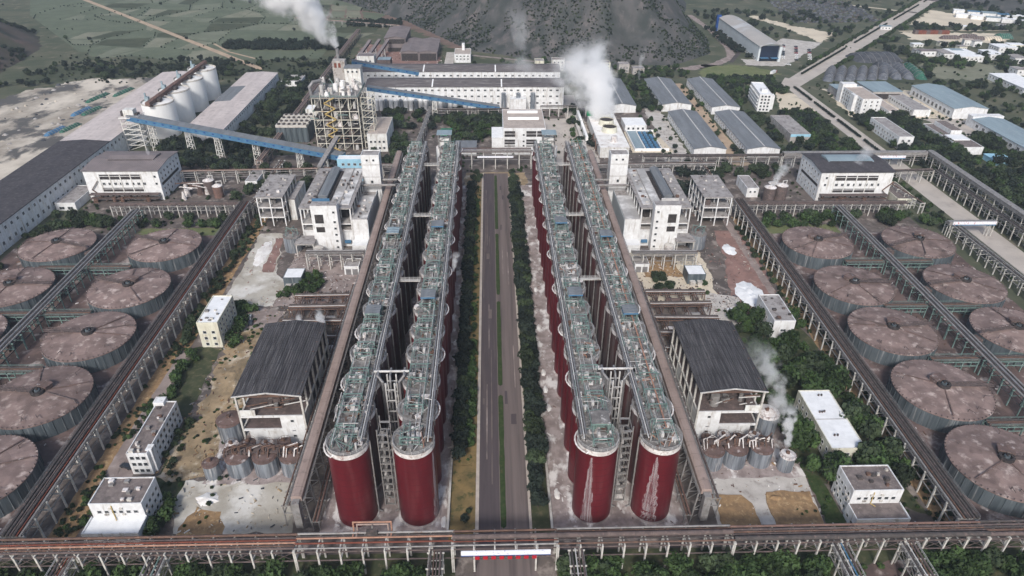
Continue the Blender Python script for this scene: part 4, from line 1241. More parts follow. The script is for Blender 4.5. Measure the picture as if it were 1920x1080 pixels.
m.path([(3, -2, KH + 2.0), (12, -12, KH + 1.2), (12.5, -14, KH + .9)], .25, 8)
KPIPE = m.mesh('roof_piping', 'mud_brown')
m = MB(); m.box(KR + .3, -2.2, .1, KR + 3.4, 2.2, 6.5); KPUMP = m.mesh('feed_box', 'mud_brown')
TK = [('left', 'inner', -183.4, (178.5, 220.5, 262, 303.4, 348.8)), ('left', 'outer', -243, (263, 305, 350)),
      ('right', 'inner', 187.2, (176.4, 217.5, 259.5, 300.0, 346.6)), ('right', 'outer', 246, (258.5, 300.6, 346.4))]
for side, colm, x, ys in TK:
    for k, y in enumerate(ys):
        t = thing('mud_thickener', f'round red mud thickener, {nth(len(ys) - k)} from the back in the {colm} {side} column', 'thickener tank', (x, y, 0), 0, 'round mud thickeners')
        rot = RND.random() * .5 + (math.pi * .86 if side == 'left' else -.1) + (math.pi if colm == 'outer' else 0)
        for nm_, me in (('shell', KSHELL), ('stiffener_ribs', KRIBS), ('roof', KLIDS[RND.randrange(6)]), ('rim_posts', KTEETH), ('centre_drive', KDRIVE)):
            o_ = link(nm_, me, t)
            if nm_ in ('rim_posts', 'stiffener_ribs'):
                o_['kind'] = 'stuff'
        for q in range(5):
            link('vent_pipe', KVENT, t, rz=RND.random() * 6.28)
        link('bridge', KBRIDGE, t, rz=rot)
        link('cable_tray', KTRAY, t, rz=rot + RND.uniform(-.8, .8))
        link('cable_tray', KTRAY, t, rz=rot + RND.uniform(1.0, 2.4))
        link('feed_box', KPUMP, t, rz=rot)
        link('roof_piping', KPIPE, t, rz=RND.random() * 6.28)
        if (k + len(ys)) % 2 == 0 or side == 'right':
            link('drive_house', KHOUSE, t, rz=RND.uniform(-.8, .8))
# ------------------------------------------------------------------ buildings
def flat(name, label, x0, y0, x1, y1, h, wall='white_wall', roof='roof_brown', par=.8, cat='building', group=None, rz=0):
    t = thing(name, label, cat, (x0, y0, 0), rz, group)
    w, d = x1 - x0, y1 - y0
    m = MB(); m.box(0, 0, 0, w, d, h); m.build('wall', wall, t)
    if par:
        m = MB()
        e = .02
        m.box(-e, -e, h - .3, w + e, .3, h + par); m.box(-e, d - .3, h - .3, w + e, d + e, h + par)
        m.box(-e, .3, h - .3, .3, d - .3, h + par); m.box(w - .3, .3, h - .3, w + e, d - .3, h + par)
        m.build('parapet', wall, t)
        pbox(t, 'roof', roof, .31, .31, h + .01, w - .31, d - .31, h + .12)
    else:
        pbox(t, 'roof', roof, -.4, -.4, h + .003, w + .4, d + .4, h + .3)
    return t


def gable(name, label, x0, y0, x1, y1, h, rise, wall='white_wall', roof='roof_grey_corr', cat='shed', group=None, over=.6, rz=0, ridge=None, axis=1, openfront=None):
    """ridge along local Y (axis 1) or X (axis 0)"""
    t = thing(name, label, cat, (x0, y0, 0), rz, group)
    w, d = x1 - x0, y1 - y0
    W, D = (w, d) if axis == 1 else (d, w)
    m = MB(); m.extrude([(0, 0), (W, 0), (W, h), (W / 2, h + rise), (0, h)], axis, 0, D); m.build('wall', wall, t)
    k = rise / (W / 2)
    for s in (0, 1):
        m = MB()
        e = [(-over, h - over * k + .02), (W / 2, h + rise + .02), (W / 2, h + rise + .3), (-over, h - over * k + .3)]
        if s:
            e = [(W - u, z) for u, z in e]
        m.extrude(e, axis, -over, D + over)
        m.build('roof_slope', roof, t)
    if ridge:
        m = MB(); m.extrude([(W / 2 - .5, h + rise + .1), (W / 2 + .5, h + rise + .1), (W / 2 + .4, h + rise + .5), (W / 2 - .4, h + rise + .5)], axis, -over, D + over); m.build('ridge_cap', ridge, t)
    return t


def clutter(t, x0, y0, x1, y1, z, n, seed, mats=('steel_grey', 'pale_concrete', 'dirty_white', 'pipe_dark', 'rust')):
    """vents, boxes and tanks standing about on a flat roof"""
    rr = random.Random(seed)
    for k in range(n):
        x, y, s = rr.uniform(x0, x1), rr.uniform(y0, y1), rr.uniform(.35, .9)
        pbox(t, 'roof_box', rr.choice(mats), x - s, y - s * rr.uniform(.5, 1), z, x + s, y + s * .7, z + rr.uniform(.4, 1.4))


def coolers(t, face, at, a0, a1, zs, n, seed):
    """air conditioner boxes hung on a wall"""
    rr = random.Random(seed)
    for k in range(n):
        a, z = rr.uniform(a0, a1), rr.choice(zs)
        s = .45
        if face[0] == 'y':
            pbox(t, 'air_conditioner', 'pale_concrete', a - s, at - .5, z, a + s, at - .01, z + .7)
        else:
            d_ = (at + .01, at + .5) if face[1] == '+' else (at - .5, at - .01)
            pbox(t, 'air_conditioner', 'pale_concrete', d_[0], a - s, z, d_[1], a + s, z + .7)


# --- offices in the front corners
for side, X0, X1, lowroof in (('left', -133.7, -116.4, 'roof_white'), ('right', 122.6, 140.0, 'roof_brown')):
    t = flat('front_office', f'white two-step office block in the front {side} corner', X0, 160, X1, 171.5, 12, 'white_wall', 'roof_brown', .5, group='front corner offices')
    w = X1 - X0
    windows(t, 'y-', 0, 1.5, w - 1.5, 6, (8.6,), 1.3, 1.2)
    fx, at = ('x+', w) if side == 'left' else ('x-', 0)
    windows(t, fx, at, .8, 10.8, 4, (2.4, 5.6, 8.8), 1.3, 1.4)
    clutter(t, 1.5, 1.5, w - 1.5, 10, 12.1, 9, int(X1)); coolers(t, 'y-', 0, 1, w - 1, (7.2, 10), 5, 3); coolers(t, fx, at, 1, 10, (.8, 4, 7.2), 6, 4)
    pbox(t, 'low_wing', 'white_wall', -.6, -7.2, 0, w + .4, -.01, 5.9)
    m = MB()
    m.box(-.62, -7.22, 5.6, w + .42, -6.9, 6.6); m.box(-.62, -6.9, 5.6, -.3, -.02, 6.6); m.box(w + .1, -6.9, 5.6, w + .42, -.02, 6.6); m.build('low_parapet', 'white_wall', t)
    pbox(t, 'low_roof', lowroof, -.29, -6.89, 5.91, w + .09, -.03, 6.02)
    windows(t, fx, w + .4 if side == 'left' else -.6, -6.6, -.6, 2, (2.6,), 1.2, 1.3)
    m = MB(); m.path([(w * .42, -.25, 11.5), (w * .42, -.25, 6.3), (w * .42 + 1, -1.6, 6.3)], .16, 6); m.build('drain_pipe', 'yellow_paint', t)
# --- long left office
t = flat('long_office', 'long white three-storey office with grey flat roof beside the left gantry', -132.7, 184.6, -125.2, 213, 10, 'white_wall', 'roof_brown', .5)
windows(t, 'x+', 7.5, 1.2, 27.6, 9, (1.9, 5.1, 8.2), 1.5, 1.6)
windows(t, 'y-', 0, .6, 6.9, 3, (1.9, 5.1, 8.2), 1.4, 1.5)
clutter(t, 1, 1, 6.5, 26, 10.1, 12, 5); coolers(t, 'x+', 7.5, 5, 27, (.6, 3.6, 6.8), 12, 6)
pbox(t, 'stair_head', 'white_wall', -.6, 26, 0, 3.5, 29.6, 11.8)
pbox(t, 'stair_bay', 'white_wall', 6.2, 1.6, 0, 8.4, 4.6, 10.6)
t = flat('canteen_block', 'long low block with bright white roof among the right trees', 126.2, 183.8, 139.2, 217, 8, 'cream_wall', 'roof_white', .35)
windows(t, 'x-', 0, 1, 32, 8, (2, 5.2), 1.5, 1.5)
windows(t, 'y-', 0, 1, 12, 3, (2, 5.2), 1.5, 1.5)
for x, y in ((4, 7), (5.2, 7), (3.6, 20), (4.6, 20), (5.6, 20.3), (7.2, 30), (8.4, 30)):
    m = MB(); m.cyl(x, y, 8.1, 8.9, .42, 10, .3); m.build('roof_vent', 'pipe_dark', t)
pbox(t, 'roof_joint', 'roof_concrete', .4, 15.9, 8.13, 12.6, 16.2, 8.2)
t = flat('yellowed_office', 'four-storey white office with white roof and stained walls, left yard', -134.2, 262.3, -124.8, 285.2, 13.5, 'cream_wall', 'roof_white', .5)
windows(t, 'x+', 9.4, 1, 22, 6, (2, 5.3, 8.6, 11.6), 1.4, 1.4)
windows(t, 'y-', 0, .8, 8.6, 2, (2, 5.3, 8.6), 1.4, 1.4)
clutter(t, 1, 1, 8.4, 21.5, 13.6, 8, 7)
t = flat('lab_block', 'small white block with grey roof at the edge of the right trees', 133, 264.8, 143.2, 288, 9.5, 'white_wall', 'roof_concrete', .5)
windows(t, 'y-', 0, 1, 9.2, 1, (4.5,), 2.4, 1.2)
windows(t, 'x-', 0, 1, 22, 4, (2.4, 6.0), 1.4, 1.4)
clutter(t, 1, 1, 9.2, 22, 9.6, 8, 8)
pbox(t, 'side_slab', 'pale_concrete', 10.2, 8, 0, 14.5, 16, 3.2)

# --- the two black-roofed process sheds with silver tanks in front
for side, X0, X1, Y0, Y1 in (('left', -95.6, -71.6, 199.6, 244.6), ('right', 78.7, 102.8, 198.6, 242.8)):
    mir = side == 'right'
    w, d, h = X1 - X0, Y1 - Y0, 24.5
    t = thing('process_shed', f'tall open process shed with black corrugated roof {side} of the tanks', 'shed', (X0, Y0, 0), 0, 'black roofed process sheds')
    for s in (0, 1):
        e = [(-.9, h - .1), (w / 2, h + 1.7), (w / 2, h + 2.0), (-.9, h + .2)]
        if s:
            e = [(w - u, z) for u, z in e]
        m = MB(); m.extrude(e, 1, -1.2, d + 1.0); m.build('roof_slope', 'roof_dark_corr', t)
    m = MB()
    m.bar((-.9, -1.25, h - .05), (w / 2, -1.25, h + 1.75), .3, .5); m.bar((w / 2, -1.25, h + 1.75), (w + .9, -1.25, h - .05), .3, .5); m.build('verge_trim', 'steel_pale', t)
    for i in range(8):
        y = i * d / 7
        for x in (0, w):
            pbox(t, 'column', 'post_concrete', x - .35, y - .35, 0, x + .35, y + .35, h - .12)
        m = MB(); m.bar((0, y, h - .5), (w, y, h - .5), .3, .6)
        for q in range(6):
            m.bar((w * q / 6, y, h - .5), (w * (q + 1) / 6, y, h + (1.4 if 1 < q < 4 else .6)), .15)
        m.build('roof_truss', 'rust', t)
    for z in (7.6, 14.2):
        pbox(t, 'floor_slab', 'mud_brown', .4, 1.0, z - .5, w - .4, d - .4, z)
        for x in (0, w):
            pbox(t, 'edge_beam', 'post_concrete', x - .3, .36, z - .7, x + .3, d - .36, z - .02)
        pbox(t, 'edge_beam', 'white_wall', .36, -.3, z - .8, w - .36, .3, z)
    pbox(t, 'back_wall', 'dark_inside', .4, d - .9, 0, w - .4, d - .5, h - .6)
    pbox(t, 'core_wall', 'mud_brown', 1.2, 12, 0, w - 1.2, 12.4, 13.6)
    pbox(t, 'upper_wall', 'rust', .4, 3.0, 20.6, w - .4, 3.3, h - .6)
    f = (lambda a, b: (w - b, w - a)) if mir else (lambda a, b: (a, b))
    a, b = f(w * .62, w - .36)
    pbox(t, 'wall_panel', 'white_wall', a, -.25, .2, b, .15, 13.4)
    windows(t, 'y-', -.25, (a + b) / 2 - 1, (a + b) / 2 + 1, 1, (4.0, 7.0, 11.6), 1.2, 1.1)
    a, b = f(.36, w * .25)
    pbox(t, 'wall_panel', 'old_white_wall', a, -.25, 14.3, b, .15, 17)
    a, b = f(1.2, w * .58)
    pbox(t, 'low_wall', 'white_wall', a, 2, 0, b, 2.4, 6.0)
    xs = w if not mir else 0
    for y0, y1, z1 in ((.4, 12.6, 14), (25.8, 31.8, 14)):
        pbox(t, 'side_panel', 'old_white_wall', xs - .2, y0, .2, xs + .2, y1, z1)
    for k in range(7):
        m = MB(); x, y = RND.uniform(3, w - 3), RND.uniform(3.5, 10)
        m.cyl(x, y, 14.0, 14 + RND.uniform(2.5, 5.5), RND.uniform(.6, 1.8), 14, mt=None); m.build('vessel', RND.choice(('pipe_dark', 'mud_brown', 'steel_grey')), t)
        x0 = RND.uniform(1, w - 6)
        ptube(t, 'pipe', RND.choice(('rust', 'pipe_dark', 'steel_pale')), (x0, 2.2, 15.5 + k * .7), (x0 + RND.uniform(4, 9), 2.2 + RND.random() * 3, 15.5 + k * .7), .25)
    # side pipe rack clutter on the conveyor side
    sx = w + 2.6 if not mir else -2.6
    for i in range(8):
        pbox(t, 'side_post', 'post_concrete', sx - .25, i * 6.2 - .25, 0, sx + .25, i * 6.2 + .25, 11)
    for z, r, mt in ((10.5, .4, 'steel_grey'), (8, .3, 'rust'), (5.5, .35, 'pipe_grey')):
        ptube(t, 'pipe', mt, (sx, -1, z), (sx, d - 1, z), r)
# silver tanks in front of the sheds
def silver(label, x, y, r, h, top='mud_heap', group='silver tanks before the sheds'):
    t = thing('silver_tank', label, 'tank', (x, y, 0), 0, group)
    m = MB(); m.cyl(0, 0, .2, h, r, 32, top=False); m.build('shell', 'silver', t)
    m = MB(); m.cyl(0, 0, h, h + r * .22, r + .12, 32, r * .25); m.cyl(0, 0, h - .25, h, r + .12, 32, top=False); m.build('roof', top, t)
    m = MB(); m.cyl(0, 0, h + r * .2, h + r * .2 + 1.1, .5, 10); m.box(-.9, -.5, h + .9, .2, .5, h + 1.8); m.build('agitator', 'rust', t)
    m = MB()
    for k in range(14):
        a, b = 2 * math.pi * k / 14, 2 * math.pi * (k + 1) / 14
        p, q = [Vector((r * math.cos(c), r * math.sin(c), h)) for c in (a, b)]
        m.bar(p, p + Vector((0, 0, 1.1)), .08); m.bar(p + Vector((0, 0, 1.1)), q + Vector((0, 0, 1.1)), .08)
    m.build('handrail', 'rust', t)
    return t
for k, (x, y) in enumerate(((-93.8, 185.6), (-83.8, 185.6), (-74.0, 185.6))):
    silver(f'{nth(k + 1)} silver tank from the outside in the row before the left black-roofed shed', x, y, 4.4, 7.6)
for k, (x, y) in enumerate(((82.0, 185.2), (91.0, 185.8), (100.8, 186.2))):
    silver(f'{nth(k + 1)} silver tank from the conveyor in the row before the right black-roofed shed', x, y, 4.3, 7.6)
silver('small silver tank at the outer end of the left silver row', -103, 183.4, 2.9, 6.6)
silver('small silver tank at the outer end of the right silver row', 109.4, 182.4, 2.9, 7.0, 'dirty_white')
silver('stout silver tank standing left of the left black-roofed shed', -102, 203.8, 4.9, 9)
silver('stout silver tank with white top right of the right black-roofed shed', 108.2, 203, 4.7, 9.4, 'dirty_white')
for k in range(4):
    silver(f'{nth(k + 1)} small vat from the outside between the left silver row and shed', -98.5 + k * 6.6, 193.4, 2.4, 5.6 + k % 2, 'mud_heap' if k % 2 else 'dirty_white', 'small vats behind the silver tanks')
    silver(f'{nth(k + 1)} small vat from the conveyor between the right silver row and shed', 82.5 + k * 6.0, 193.2, 2.4, 5.6 + k % 2, 'dirty_white' if k % 2 else 'mud_heap', 'small vats behind the silver tanks')
# tangled pipework on top of the silver rows
for x0, x1, y, side in ((-99, -70, 186.6, 'left'), (78, 105, 187.2, 'right')):
    t = thing('tank_top_pipework', f'tangle of rusty pipes over the {side} silver tank row', 'pipework', (x0, y, 7.8), 0, 'pipe tangles over the silver tanks')
    L = x1 - x0
    rr = random.Random(int(x1))
    pbox(t, 'deck', 'mud_brown', 0, -1.2, 1.1, L, 1.6, 1.3)
    for k in range(26):
        x = rr.uniform(0, L)
        m = MB()
        m.path([(x, rr.uniform(-3, -1), .6), (x, rr.uniform(-1, 0), 2 + rr.random() * 1.6), (min(L, x + rr.uniform(1, 5)), rr.uniform(0, 2.5), 2 + rr.random() * 1.6), (min(L, x + 5), 3, .8)], rr.uniform(.14, .32), 6)
        m.build('pipe', rr.choice(('rust', 'mud_brown', 'rust', 'dirty_white', 'pipe_dark')), t)
    for k in range(7):
        x = L * (k + .5) / 7
        m = MB(); m.cyl(x, rr.uniform(-.6, .6), 1.3, 2.9, .55, 10); m.build('pump', rr.choice(('rust', 'dirty_white')), t)

# --- open concrete frames (left and right)
def frame(name, label, x0, y0, x1, y1, levels, bx, by, colmat='white_wall', slab='roof_concrete', roof='roof_concrete', cw=.6, cat='building', group=None):
    t = thing(name, label, cat, (x0, y0, 0), 0, group)
    w, d, H_ = x1 - x0, y1 - y0, levels[-1]
    for i in range(bx + 1):
        for j in range(by + 1):
            x, y = w * i / bx, d * j / by
            pbox(t, 'column', colmat, x - cw / 2, y - cw / 2, 0, x + cw / 2, y + cw / 2, H_ - .6)
    for z in levels:
        top = z == H_
        pbox(t, 'roof' if top else 'floor_slab', roof if top else slab, -cw / 2 - (.5 if top else -.1), -cw / 2 - (.5 if top else -.1), z - .35, w + cw / 2 + (.5 if top else -.1), d + cw / 2 + (.5 if top else -.1), z)
        for x in (0, w):
            pbox(t, 'edge_beam', colmat, x - cw / 2 - .03, -cw / 2, z - .95, x + cw / 2 + .03, d + cw / 2, z - .36)
        for y in (0, d):
            pbox(t, 'edge_beam', colmat, cw / 2 + .04, y - cw / 2 - .03, z - .95, w - cw / 2 - .04, y + cw / 2 + .03, z - .36)
    return t
for side, X0, X1, Y0, Y1 in (('left', -141, -126, 386.6, 420), ('right', 130.3, 146.8, 383.4, 416.5)):
    t = frame('concrete_frame', f'open three-storey concrete frame with flat roof {side} of the process hall', X0, Y0, X1, Y1, (6.5, 13, 19.6), 2, 5, group='open concrete frames')
    w = X1 - X0
    for k in range(7):
        m = MB(); m.cyl(RND.uniform(2.5, w - 2.5), RND.uniform(2, 28), (0, 6.5, 13)[k % 3], (0, 6.5, 13)[k % 3] + RND.uniform(2, 4), RND.uniform(.8, 2), 14); m.build('vessel', RND.choice(('steel_grey', 'mud_brown', 'pipe_dark')), t)
    clutter(t, 1.5, 1.5, w - 1.5, 31, 19.6, 10, int(X0) + 900)
    if side == 'left':
        pbox(t, 'side_block', 'old_white_wall', w + 1.2, 8, 0, w + 5, 36, 14)
        pbox(t, 'side_roof', 'roof_concrete', w + 1.0, 7.8, 14.003, w + 5.2, 36.2, 14.3)

# --- white process halls with stair towers (F)
for side, mir in (('left', False), ('right', True)):
    X0, Y0 = (-108.0, 359.4) if not mir else (86.2, 357.6)
    w, d, h = 28.0, 57.5, 25.0
    t = frame('process_hall', f'white multi-level process hall with stair tower {side} of the tank rows', X0, Y0, X0 + w, Y0 + d, (11.2, 15.4, h), 4, 8, 'white_wall', 'concrete', 'roof_concrete', .7, group='white process halls')
    F = (lambda a, b: (w - b, w - a)) if mir else (lambda a, b: (a, b))

    def B_(nm, mt, a, y0, z0, b, y1, z1):
        a, b = F(a, b)
        return pbox(t, nm, mt, a, y0, z0, b, y1, z1)
    B_('lower_wall', 'white_wall', .4, .4, 0, w - .4, d - .4, 10.3)
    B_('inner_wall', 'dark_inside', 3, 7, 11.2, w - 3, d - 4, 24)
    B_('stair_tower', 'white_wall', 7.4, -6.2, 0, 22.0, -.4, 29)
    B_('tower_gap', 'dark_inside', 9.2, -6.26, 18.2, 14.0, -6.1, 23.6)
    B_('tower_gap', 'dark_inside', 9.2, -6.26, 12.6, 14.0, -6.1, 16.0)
    B_('tower_sill', 'white_wall', 9.0, -6.4, 16.0, 14.2, -6.2, 18.2)
    B_('tower_roof', 'roof_concrete', 7.6, -6.0, 29.003, 21.8, -.6, 29.2)
    a, b = F(19.0, 21.0)
    windows(t, 'y-', -6.2, a, b, 1, (3, 7, 11, 15, 19, 25), 1.3, 1.2)
    B_('roof_monitor', 'roof_grey_corr', 8.6, 10, h, 13.4, d - 5, h + 2.6)
    m = MB(); a, b = F(8.2, 13.8); m.extrude([(a, h + 2.6), (b, h + 2.6), ((a + b) / 2, h + 3.8)], 1, 9.6, d - 4.6); m.build('monitor_roof', 'roof_grey_corr', t)
    B_('monitor_well', 'dark_inside', 6.4, 10, h + .01, 8.5, d - 5, h + .5)
    B_('monitor_well', 'dark_inside', 13.5, 10, h + .01, 15.6, d - 5, h + .5)
    B_('screen', 'blue_sheet' if not mir else 'steel_pale', 5.4, 7.4, h, 15.4, 7.8, h + 2.2)
    B_('roof_bed', 'roof_stain_white', 16.2, 3.6, h + .01, w - 1, d - 1, h + .35)
    B_('roof_bed', 'roof_concrete', .6, 3.6, h + .01, 5.8, d - 1, h + .25)
    B_('roof_rib', 'concrete', 21.4, 3.6, h + .36, 21.8, d - 1, h + 1.0)
    clutter(t, 2, 4, 5.6, d - 4, h + .1, 14, 9 + mir); clutter(t, 16.5, 6, w - 2, d - 4, h + .35, 22, 19 + mir); clutter(t, w + 1.5, 0, w + 8.5, 30, 18.35, 10, 29 + mir)
    # annex on the conveyor side
    B_('annex_wall', 'white_wall', w + .6, -1, 0, w + 9.2, 31, 18)
    B_('annex_roof', 'roof_stain_white', w + .5, -1.1, 18.003, w + 9.3, 31.1, 18.35)
    B_('annex_cladding', 'hangar_wall', w + 9.25, -1, 1.5, w + 9.5, 42, 17.5)
    B_('low_annex', 'white_wall', w + .5, -8.5, 0, w + 9.0, -1.12, 5)
    B_('low_annex_roof', 'roof_white', w + .3, -8.7, 5.003, w + 9.2, -1.15, 5.3)
    B_('rear_annex', 'old_white_wall', w + .6, 33, 0, w + 8.0, 48, 14)
    B_('rear_annex_roof', 'roof_concrete', w + .5, 32.9, 14.003, w + 8.1, 48.1, 14.3)
    for y in (40.5, 49):
        a, b = F(w, w + 21)
        ptube(t, 'link_pipe', 'steel_grey', (a, y, 21), (b, y, 21), .8)
    B_('door_canopy', 'blue_sheet', 23.0, -1.6, 3.0, 26.6, -.36, 4.6)
    # rear lift tower, white
    x = -79.6 if not mir else 74.6
    t2 = flat('lift_tower', f'slim white lift tower behind the {side} process hall', x, 405, x + 11, 414, 38, 'white_wall', 'roof_concrete', .6, 'tower', 'lift towers behind the process halls')
    windows(t2, 'y-', 0, 1.5, 9.5, 2, (35.2,), 1.2, 1.2)
    for z in (24, 32):
        pbox(t2, 'string_course', 'steel_pale', -.08, -.08, z, 11.08, 9.08, z + .5)
    windows(t2, 'y-', 0, 4, 7, 1, (21,), 1.4, 1.8)
    # bits in front: grey silo, small canopy, white vat
    gx0 = -114.2 if not mir else 120.4
    s2 = silver(f'grey silo with pipes on its roof beside the {side} process hall', gx0, 364 if False else 356, 4.9, 9.5, 'tank_roof', 'grey silos beside the process halls')
    m = MB()
    for k in range(5):
        a = k * 1.3
        m.path([(3.5 * math.cos(a), 3.5 * math.sin(a), 10), (3.5 * math.cos(a), 3.5 * math.sin(a), 13.5), (0, 0, 13.5)], .2, 6)
    m.build('pipe_frame', 'green_steel', s2)
    cx0 = -108 if not mir else 108.5
    t3 = frame('pump_canopy', f'small flat-roofed pump canopy before the {side} process hall', cx0 - 2, 347.5, cx0 + 7.5, 356.5, (8.5,), 1, 1, 'post_concrete', 'concrete', 'roof_concrete', .5, 'canopy', 'pump canopies before the process halls')
    v0 = -97.6 if not mir else 102.0
    t4 = thing('white_vat', f'squat white vat at the foot of the {side} stair tower', 'tank', (v0, 347.4, 0), 0, 'white vats')
    m = MB(); m.cyl(0, 0, .1, 6.2, 2.6, 24, top=False); m.build('shell', 'dirty_white', t4)
    m = MB(); m.cyl(0, 0, 6.2, 6.9, 2.7, 24, .5); m.build('roof', 'pale_concrete', t4)

# --- evaporation halls (J)
for side, X0, X1, Y0, Y1 in (('left', -262.5, -215, 425.5, 459.4), ('right', 216.8, 265, 418.6, 452)):
    w, d, h = X1 - X0, Y1 - Y0, 20.5
    t = gable('evaporation_hall', f'big white evaporation hall with dark low gable roof behind the {side} thickeners', X0, Y0, X1, Y1, h, 1.6, 'white_wall', 'roof_black' if side == 'right' else 'roof_mauve', 'building', 'white evaporation halls', .8, axis=0)
    m = MB(); m.extrude([(d * .42, h + 1.3), (d * .78, h + 1.3), (d * .78, h + 2.2), (d * .6, h + 2.9), (d * .42, h + 2.2)], 0, w * .2, w * .84); m.build('roof_monitor', 'roof_steel_blue' if side == 'right' else 'roof_mauve', t)
    pbox(t, 'monitor_slot', 'dark_inside', w * .22, d * .42 - .1, h + 1.45, w * .82, d * .42 + .05, h + 2.1)
    a0, a1 = (w * .2, w * .76) if side == 'left' else (w * .2, w * .8)
    for z0, z1 in ((14.6, 18.0), (6.2, 8.8)):
        n = 4
        for k in range(n):
            a = a0 + (a1 - a0) * k / n
            pbox(t, 'opening', 'dark_inside', a + .35, -.1, z0, a + (a1 - a0) / n - .35, .05, z1)
            pbox(t, 'opening_rail', 'white_wall', a + .35, -.2, (z0 + z1) / 2 + .4, a + (a1 - a0) / n - .35, -.11, (z0 + z1) / 2 + .75)
    for k in range(5):
        a = a0 + (a1 - a0) * k / 4
        pbox(t, 'pilaster', 'old_white_wall', a - .3, -.35, 0, a + .3, -.01, 18.4)
    windows(t, 'y-', 0, a0, a1 + 3, 8, (11.6,), 1.7, 1.7, name='port_window')
    windows(t, 'y-', 0, a0, a1 + 3, 8, (3.0,), 1.5, 1.3)
    windows(t, 'y-', 0, w - 4 if side == 'left' else 2, w - 1 if side == 'left' else 6, 1, (16.5, 11.6), 1.4, 1.4)
    fx, at = ('x+', w) if side == 'left' else ('x-', 0)
    windows(t, fx, at, 1.5, d - 1.5, 6, (17.4, 13.6, 6.8, 3.2), 1.4, 1.5)
    pbox(t, 'side_opening', 'dark_inside', at - .08, 2, 9.4, at + .08, d - 4, 11.2)
    m = MB()
    for k in range(16):
        x = RND.uniform(2, w - 2); z = RND.uniform(1, 5)
        m.path([(x, -1, z), (x, -3, z), (x + RND.uniform(-4, 4), -3.4, z + RND.uniform(-1, 2))], RND.uniform(.15, .35), 6)
    for k in range(6):
        x = RND.uniform(3, w - 3)
        m.cyl(x, -3.6, .1, RND.uniform(2, 4), RND.uniform(.8, 1.4), 12)
    m.build('front_pipework', 'rust', t)
    m = MB()
    for z in (2.6, 5.4):
        m.box(1.5, -4.5, z, w - 1.5, -.4, z + .15)
    m.build('front_platform', 'mud_brown', t)
    sx = w - 5 if side == 'right' else 3
    m = MB(); m.bar((sx, -.9, 8), (sx + (6 if side == 'right' else 5), -.9, 14), .9, .25); m.bar((sx, -.9, 8), (sx + 5, -.9, 3), .9, .25); m.build('stair_flight', 'rust', t)
    x0 = -277 if side == 'left' else 267.5
    t = flat('hall_annex', f'low flat annex beside the {side} evaporation hall', x0, 410, x0 + 12.6, 438, 5, 'white_wall' if side == 'left' else 'cream_wall', 'roof_concrete' if side == 'left' else 'roof_brown', .4, group='annexes of the evaporation halls')
    windows(t, 'y-', 0, 1, 11.6, 2, (1.8,), 3.2, 1.6)
# dark mud vessels beside the halls, caked white
for k, (x, y, r, h, lb) in enumerate(((-181, 430, 3.2, 8, 'rust-red upright vessel right of the left evaporation hall'), (-189, 437, 3.6, 9, 'upright vessel behind the rust-red vessel, caked white'), (184, 417, 3.8, 11, 'dark upright vessel left of the right evaporation hall'),
                                   (193, 420, 3.8, 11, 'second dark upright vessel beside the right evaporation hall'), (190, 428, 3.2, 9, 'vessel with a white crust behind the dark vessels on the right'))):
    t = thing('upright_vessel', lb, 'vessel', (x, y, 0), 0, 'upright vessels beside the halls')
    m = MB(); m.cyl(0, 0, .1, h, r, 24, top=False); m.build('shell', 'conv_rust' if k == 0 else 'mud_brown', t)
    m = MB(); m.cyl(0, 0, h, h + 1.4, r + .1, 24, .6); m.build('dome', 'dirty_white', t)
    m = MB(); m.path([(0, 0, h + 1), (0, 0, h + 3), (3, 1, h + 3), (3, 1, 1)], .3, 8); m.build('vapour_pipe', 'steel_pale', t)
t = thing('crusted_vessels', 'heap of white crusted vessels beside the left evaporation hall', 'vessels', (-207, 428, 0))
for k in range(7):
    rr = random.Random(k)
    m = MB(); x, y = rr.uniform(0, 20), rr.uniform(-4, 10); m.cyl(x, y, .1, rr.uniform(4, 8), rr.uniform(1.5, 2.6), 16, rr.uniform(.6, 1.6)); m.build('vessel', rr.choice(('dirty_white', 'dirty_white', 'mud_heap')), t)
for k in range(8):
    rr = random.Random(k + 9)
    ptube(t, 'pipe', rr.choice(('rust', 'dirty_white')), (rr.uniform(-2, 10), rr.uniform(-5, 8), 6 + k * .4), (rr.uniform(10, 22), rr.uniform(-5, 8), 6 + k * .4), .3)

